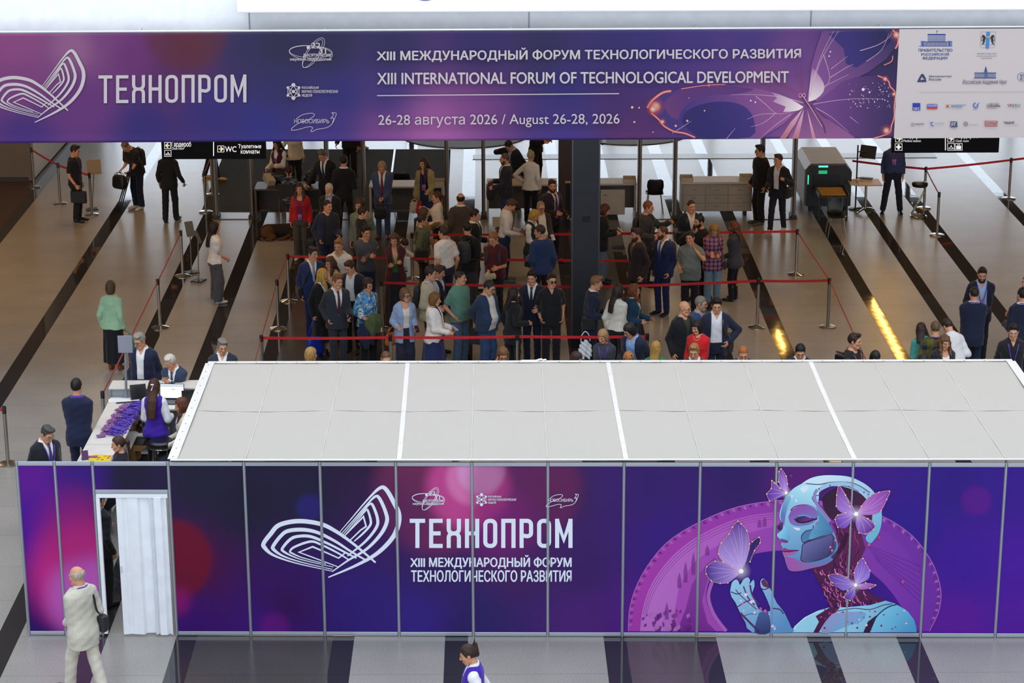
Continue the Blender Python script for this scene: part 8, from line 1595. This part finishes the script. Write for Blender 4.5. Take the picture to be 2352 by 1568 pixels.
for k in range(4): an = PI/4+k*PI/2; MB().tube([(.15*math.cos(an), .15*math.sin(an), .70), (.22*math.cos(an), .22*math.sin(an), 0)], .013, 8).build('leg', M_CHR, t, True)
for k, (px, py, rz) in enumerate(((296, 975, .3), (300, 1000, -.2))):
    p = G(px, py, .70); t = thing('carton', ('upper', 'lower')[k] + ' open brown carton on the shelf of the side counter', 'box', (p[0], p[1], .63 if k == 0 else .292), rz); m = mat('8a6238', .8); b = MB(); b.box((0, 0, .10), (.22, .26, .20), .003); b.build('box', m, t); MB().box((.16, 0, .20), (.12, .25, .006), .001, 0, Matrix.Identity(4)).build('flap', m, t)
p = G(322, 992, .62); o = MB().lathe([(.05, 0), (.055, .02), (.055, .12), (.03, .15), (.03, .19), (.002, .19)], 18).build('bottle', mat('201018', .15)); o.location = (p[0], p[1], 0.0); 
sh = thing('shelf_unit', 'low white shelf standing behind the side counter', 'shelf', (p[0]+.12, p[1]+.05, 0)); MB().box((0, 0, .60), (.62, .40, .025), .003).build('top', mw, sh); MB().box((0, 0, .30), (.60, .38, .02), .003).build('shelf', mw, sh)
for sx in (-1, 1): MB().box((sx*.30, 0, .30), (.025, .40, .60), .003).build('side', mw, sh)
o.location = (p[0], p[1]+.02, .613); tag(o, 'small dark bottle standing on the low white shelf', 'bottle')
# ---- sleeping dog
g = Gr((-.62, -.40, -.0), (.62, .40, .46), .012)
g.add(g.cap((-.26, .06, .15), (.20, .10, .16), .155, .15)); g.add(g.ell((-.30, -.02, .15), (.19, .19, .15)), .05); g.add(g.cap((.20, .08, .17), (.36, .0, .17), .125, .10), .05)
g.add(g.cap((-.34, -.14, .12), (-.12, -.20, .09), .085, .05), .03); g.add(g.cap((-.12, -.20, .06), (-.28, -.26, .04), .038, .03), .02); g.add(g.cap((-.28, -.26, .035), (-.16, -.30, .03), .030, .026), .015)
g.add(g.cap((.22, -.08, .08), (.10, -.20, .045), .05, .038), .03); g.add(g.cap((.10, -.20, .04), (-.02, -.22, .03), .036, .028), .02); g.add(g.cap((.36, -.05, .08), (.26, -.24, .04), .045, .032), .03)
g.add(g.ell((.42, -.06, .16), (.095, .085, .08)), .03); g.add(g.cap((.40, -.12, .12), (.33, -.24, .075), .052, .032), .02); 
for sx in (-.045, .05): g.add(g.cap((.43+sx, -.02, .22), (.45+sx*1.4, .0, .30), .026, .008), .015)
g.add(g.cap((-.44, .0, .10), (-.48, -.18, .05), .05, .045), .03); g.add(g.cap((-.48, -.18, .05), (-.36, -.33, .035), .045, .018), .02)
g.cut(.002-g.Z); V, F = g.mesh(); C = np.repeat(np.array([lin('231a14')]), len(V), 0); tan = (V[:, 1] < -.10) | (V[:, 2] < .07) | (np.hypot(V[:, 0]+.25, V[:, 1]+.12) < .10); C[tan] = lin('543418'); C[(V[:, 0] > .33) & (V[:, 1] < -.16)] = lin('17120f'); C[(V[:, 0] < -.42) & (V[:, 1] < -.1)] = lin('17120f')
p = G(640, 553); dog = mk('dog', V, F, mat('ffffff', .8, 0, 'skin', .3), None, True, C); dog.location = (p[0]+.02, p[1]+.24, 0); tag(dog, 'brown and black shepherd dog curled up asleep on the floor', 'dog')
mb = MB(); mb.tube([(.30+.115*math.cos(t)*.4, .03+.12*math.sin(t), .17+.12*math.cos(t)) for t in np.linspace(0, 2*PI, 20)], .014, 6, False); mb.build('collar', mat('6a6a6c', .4, .5), dog, True)
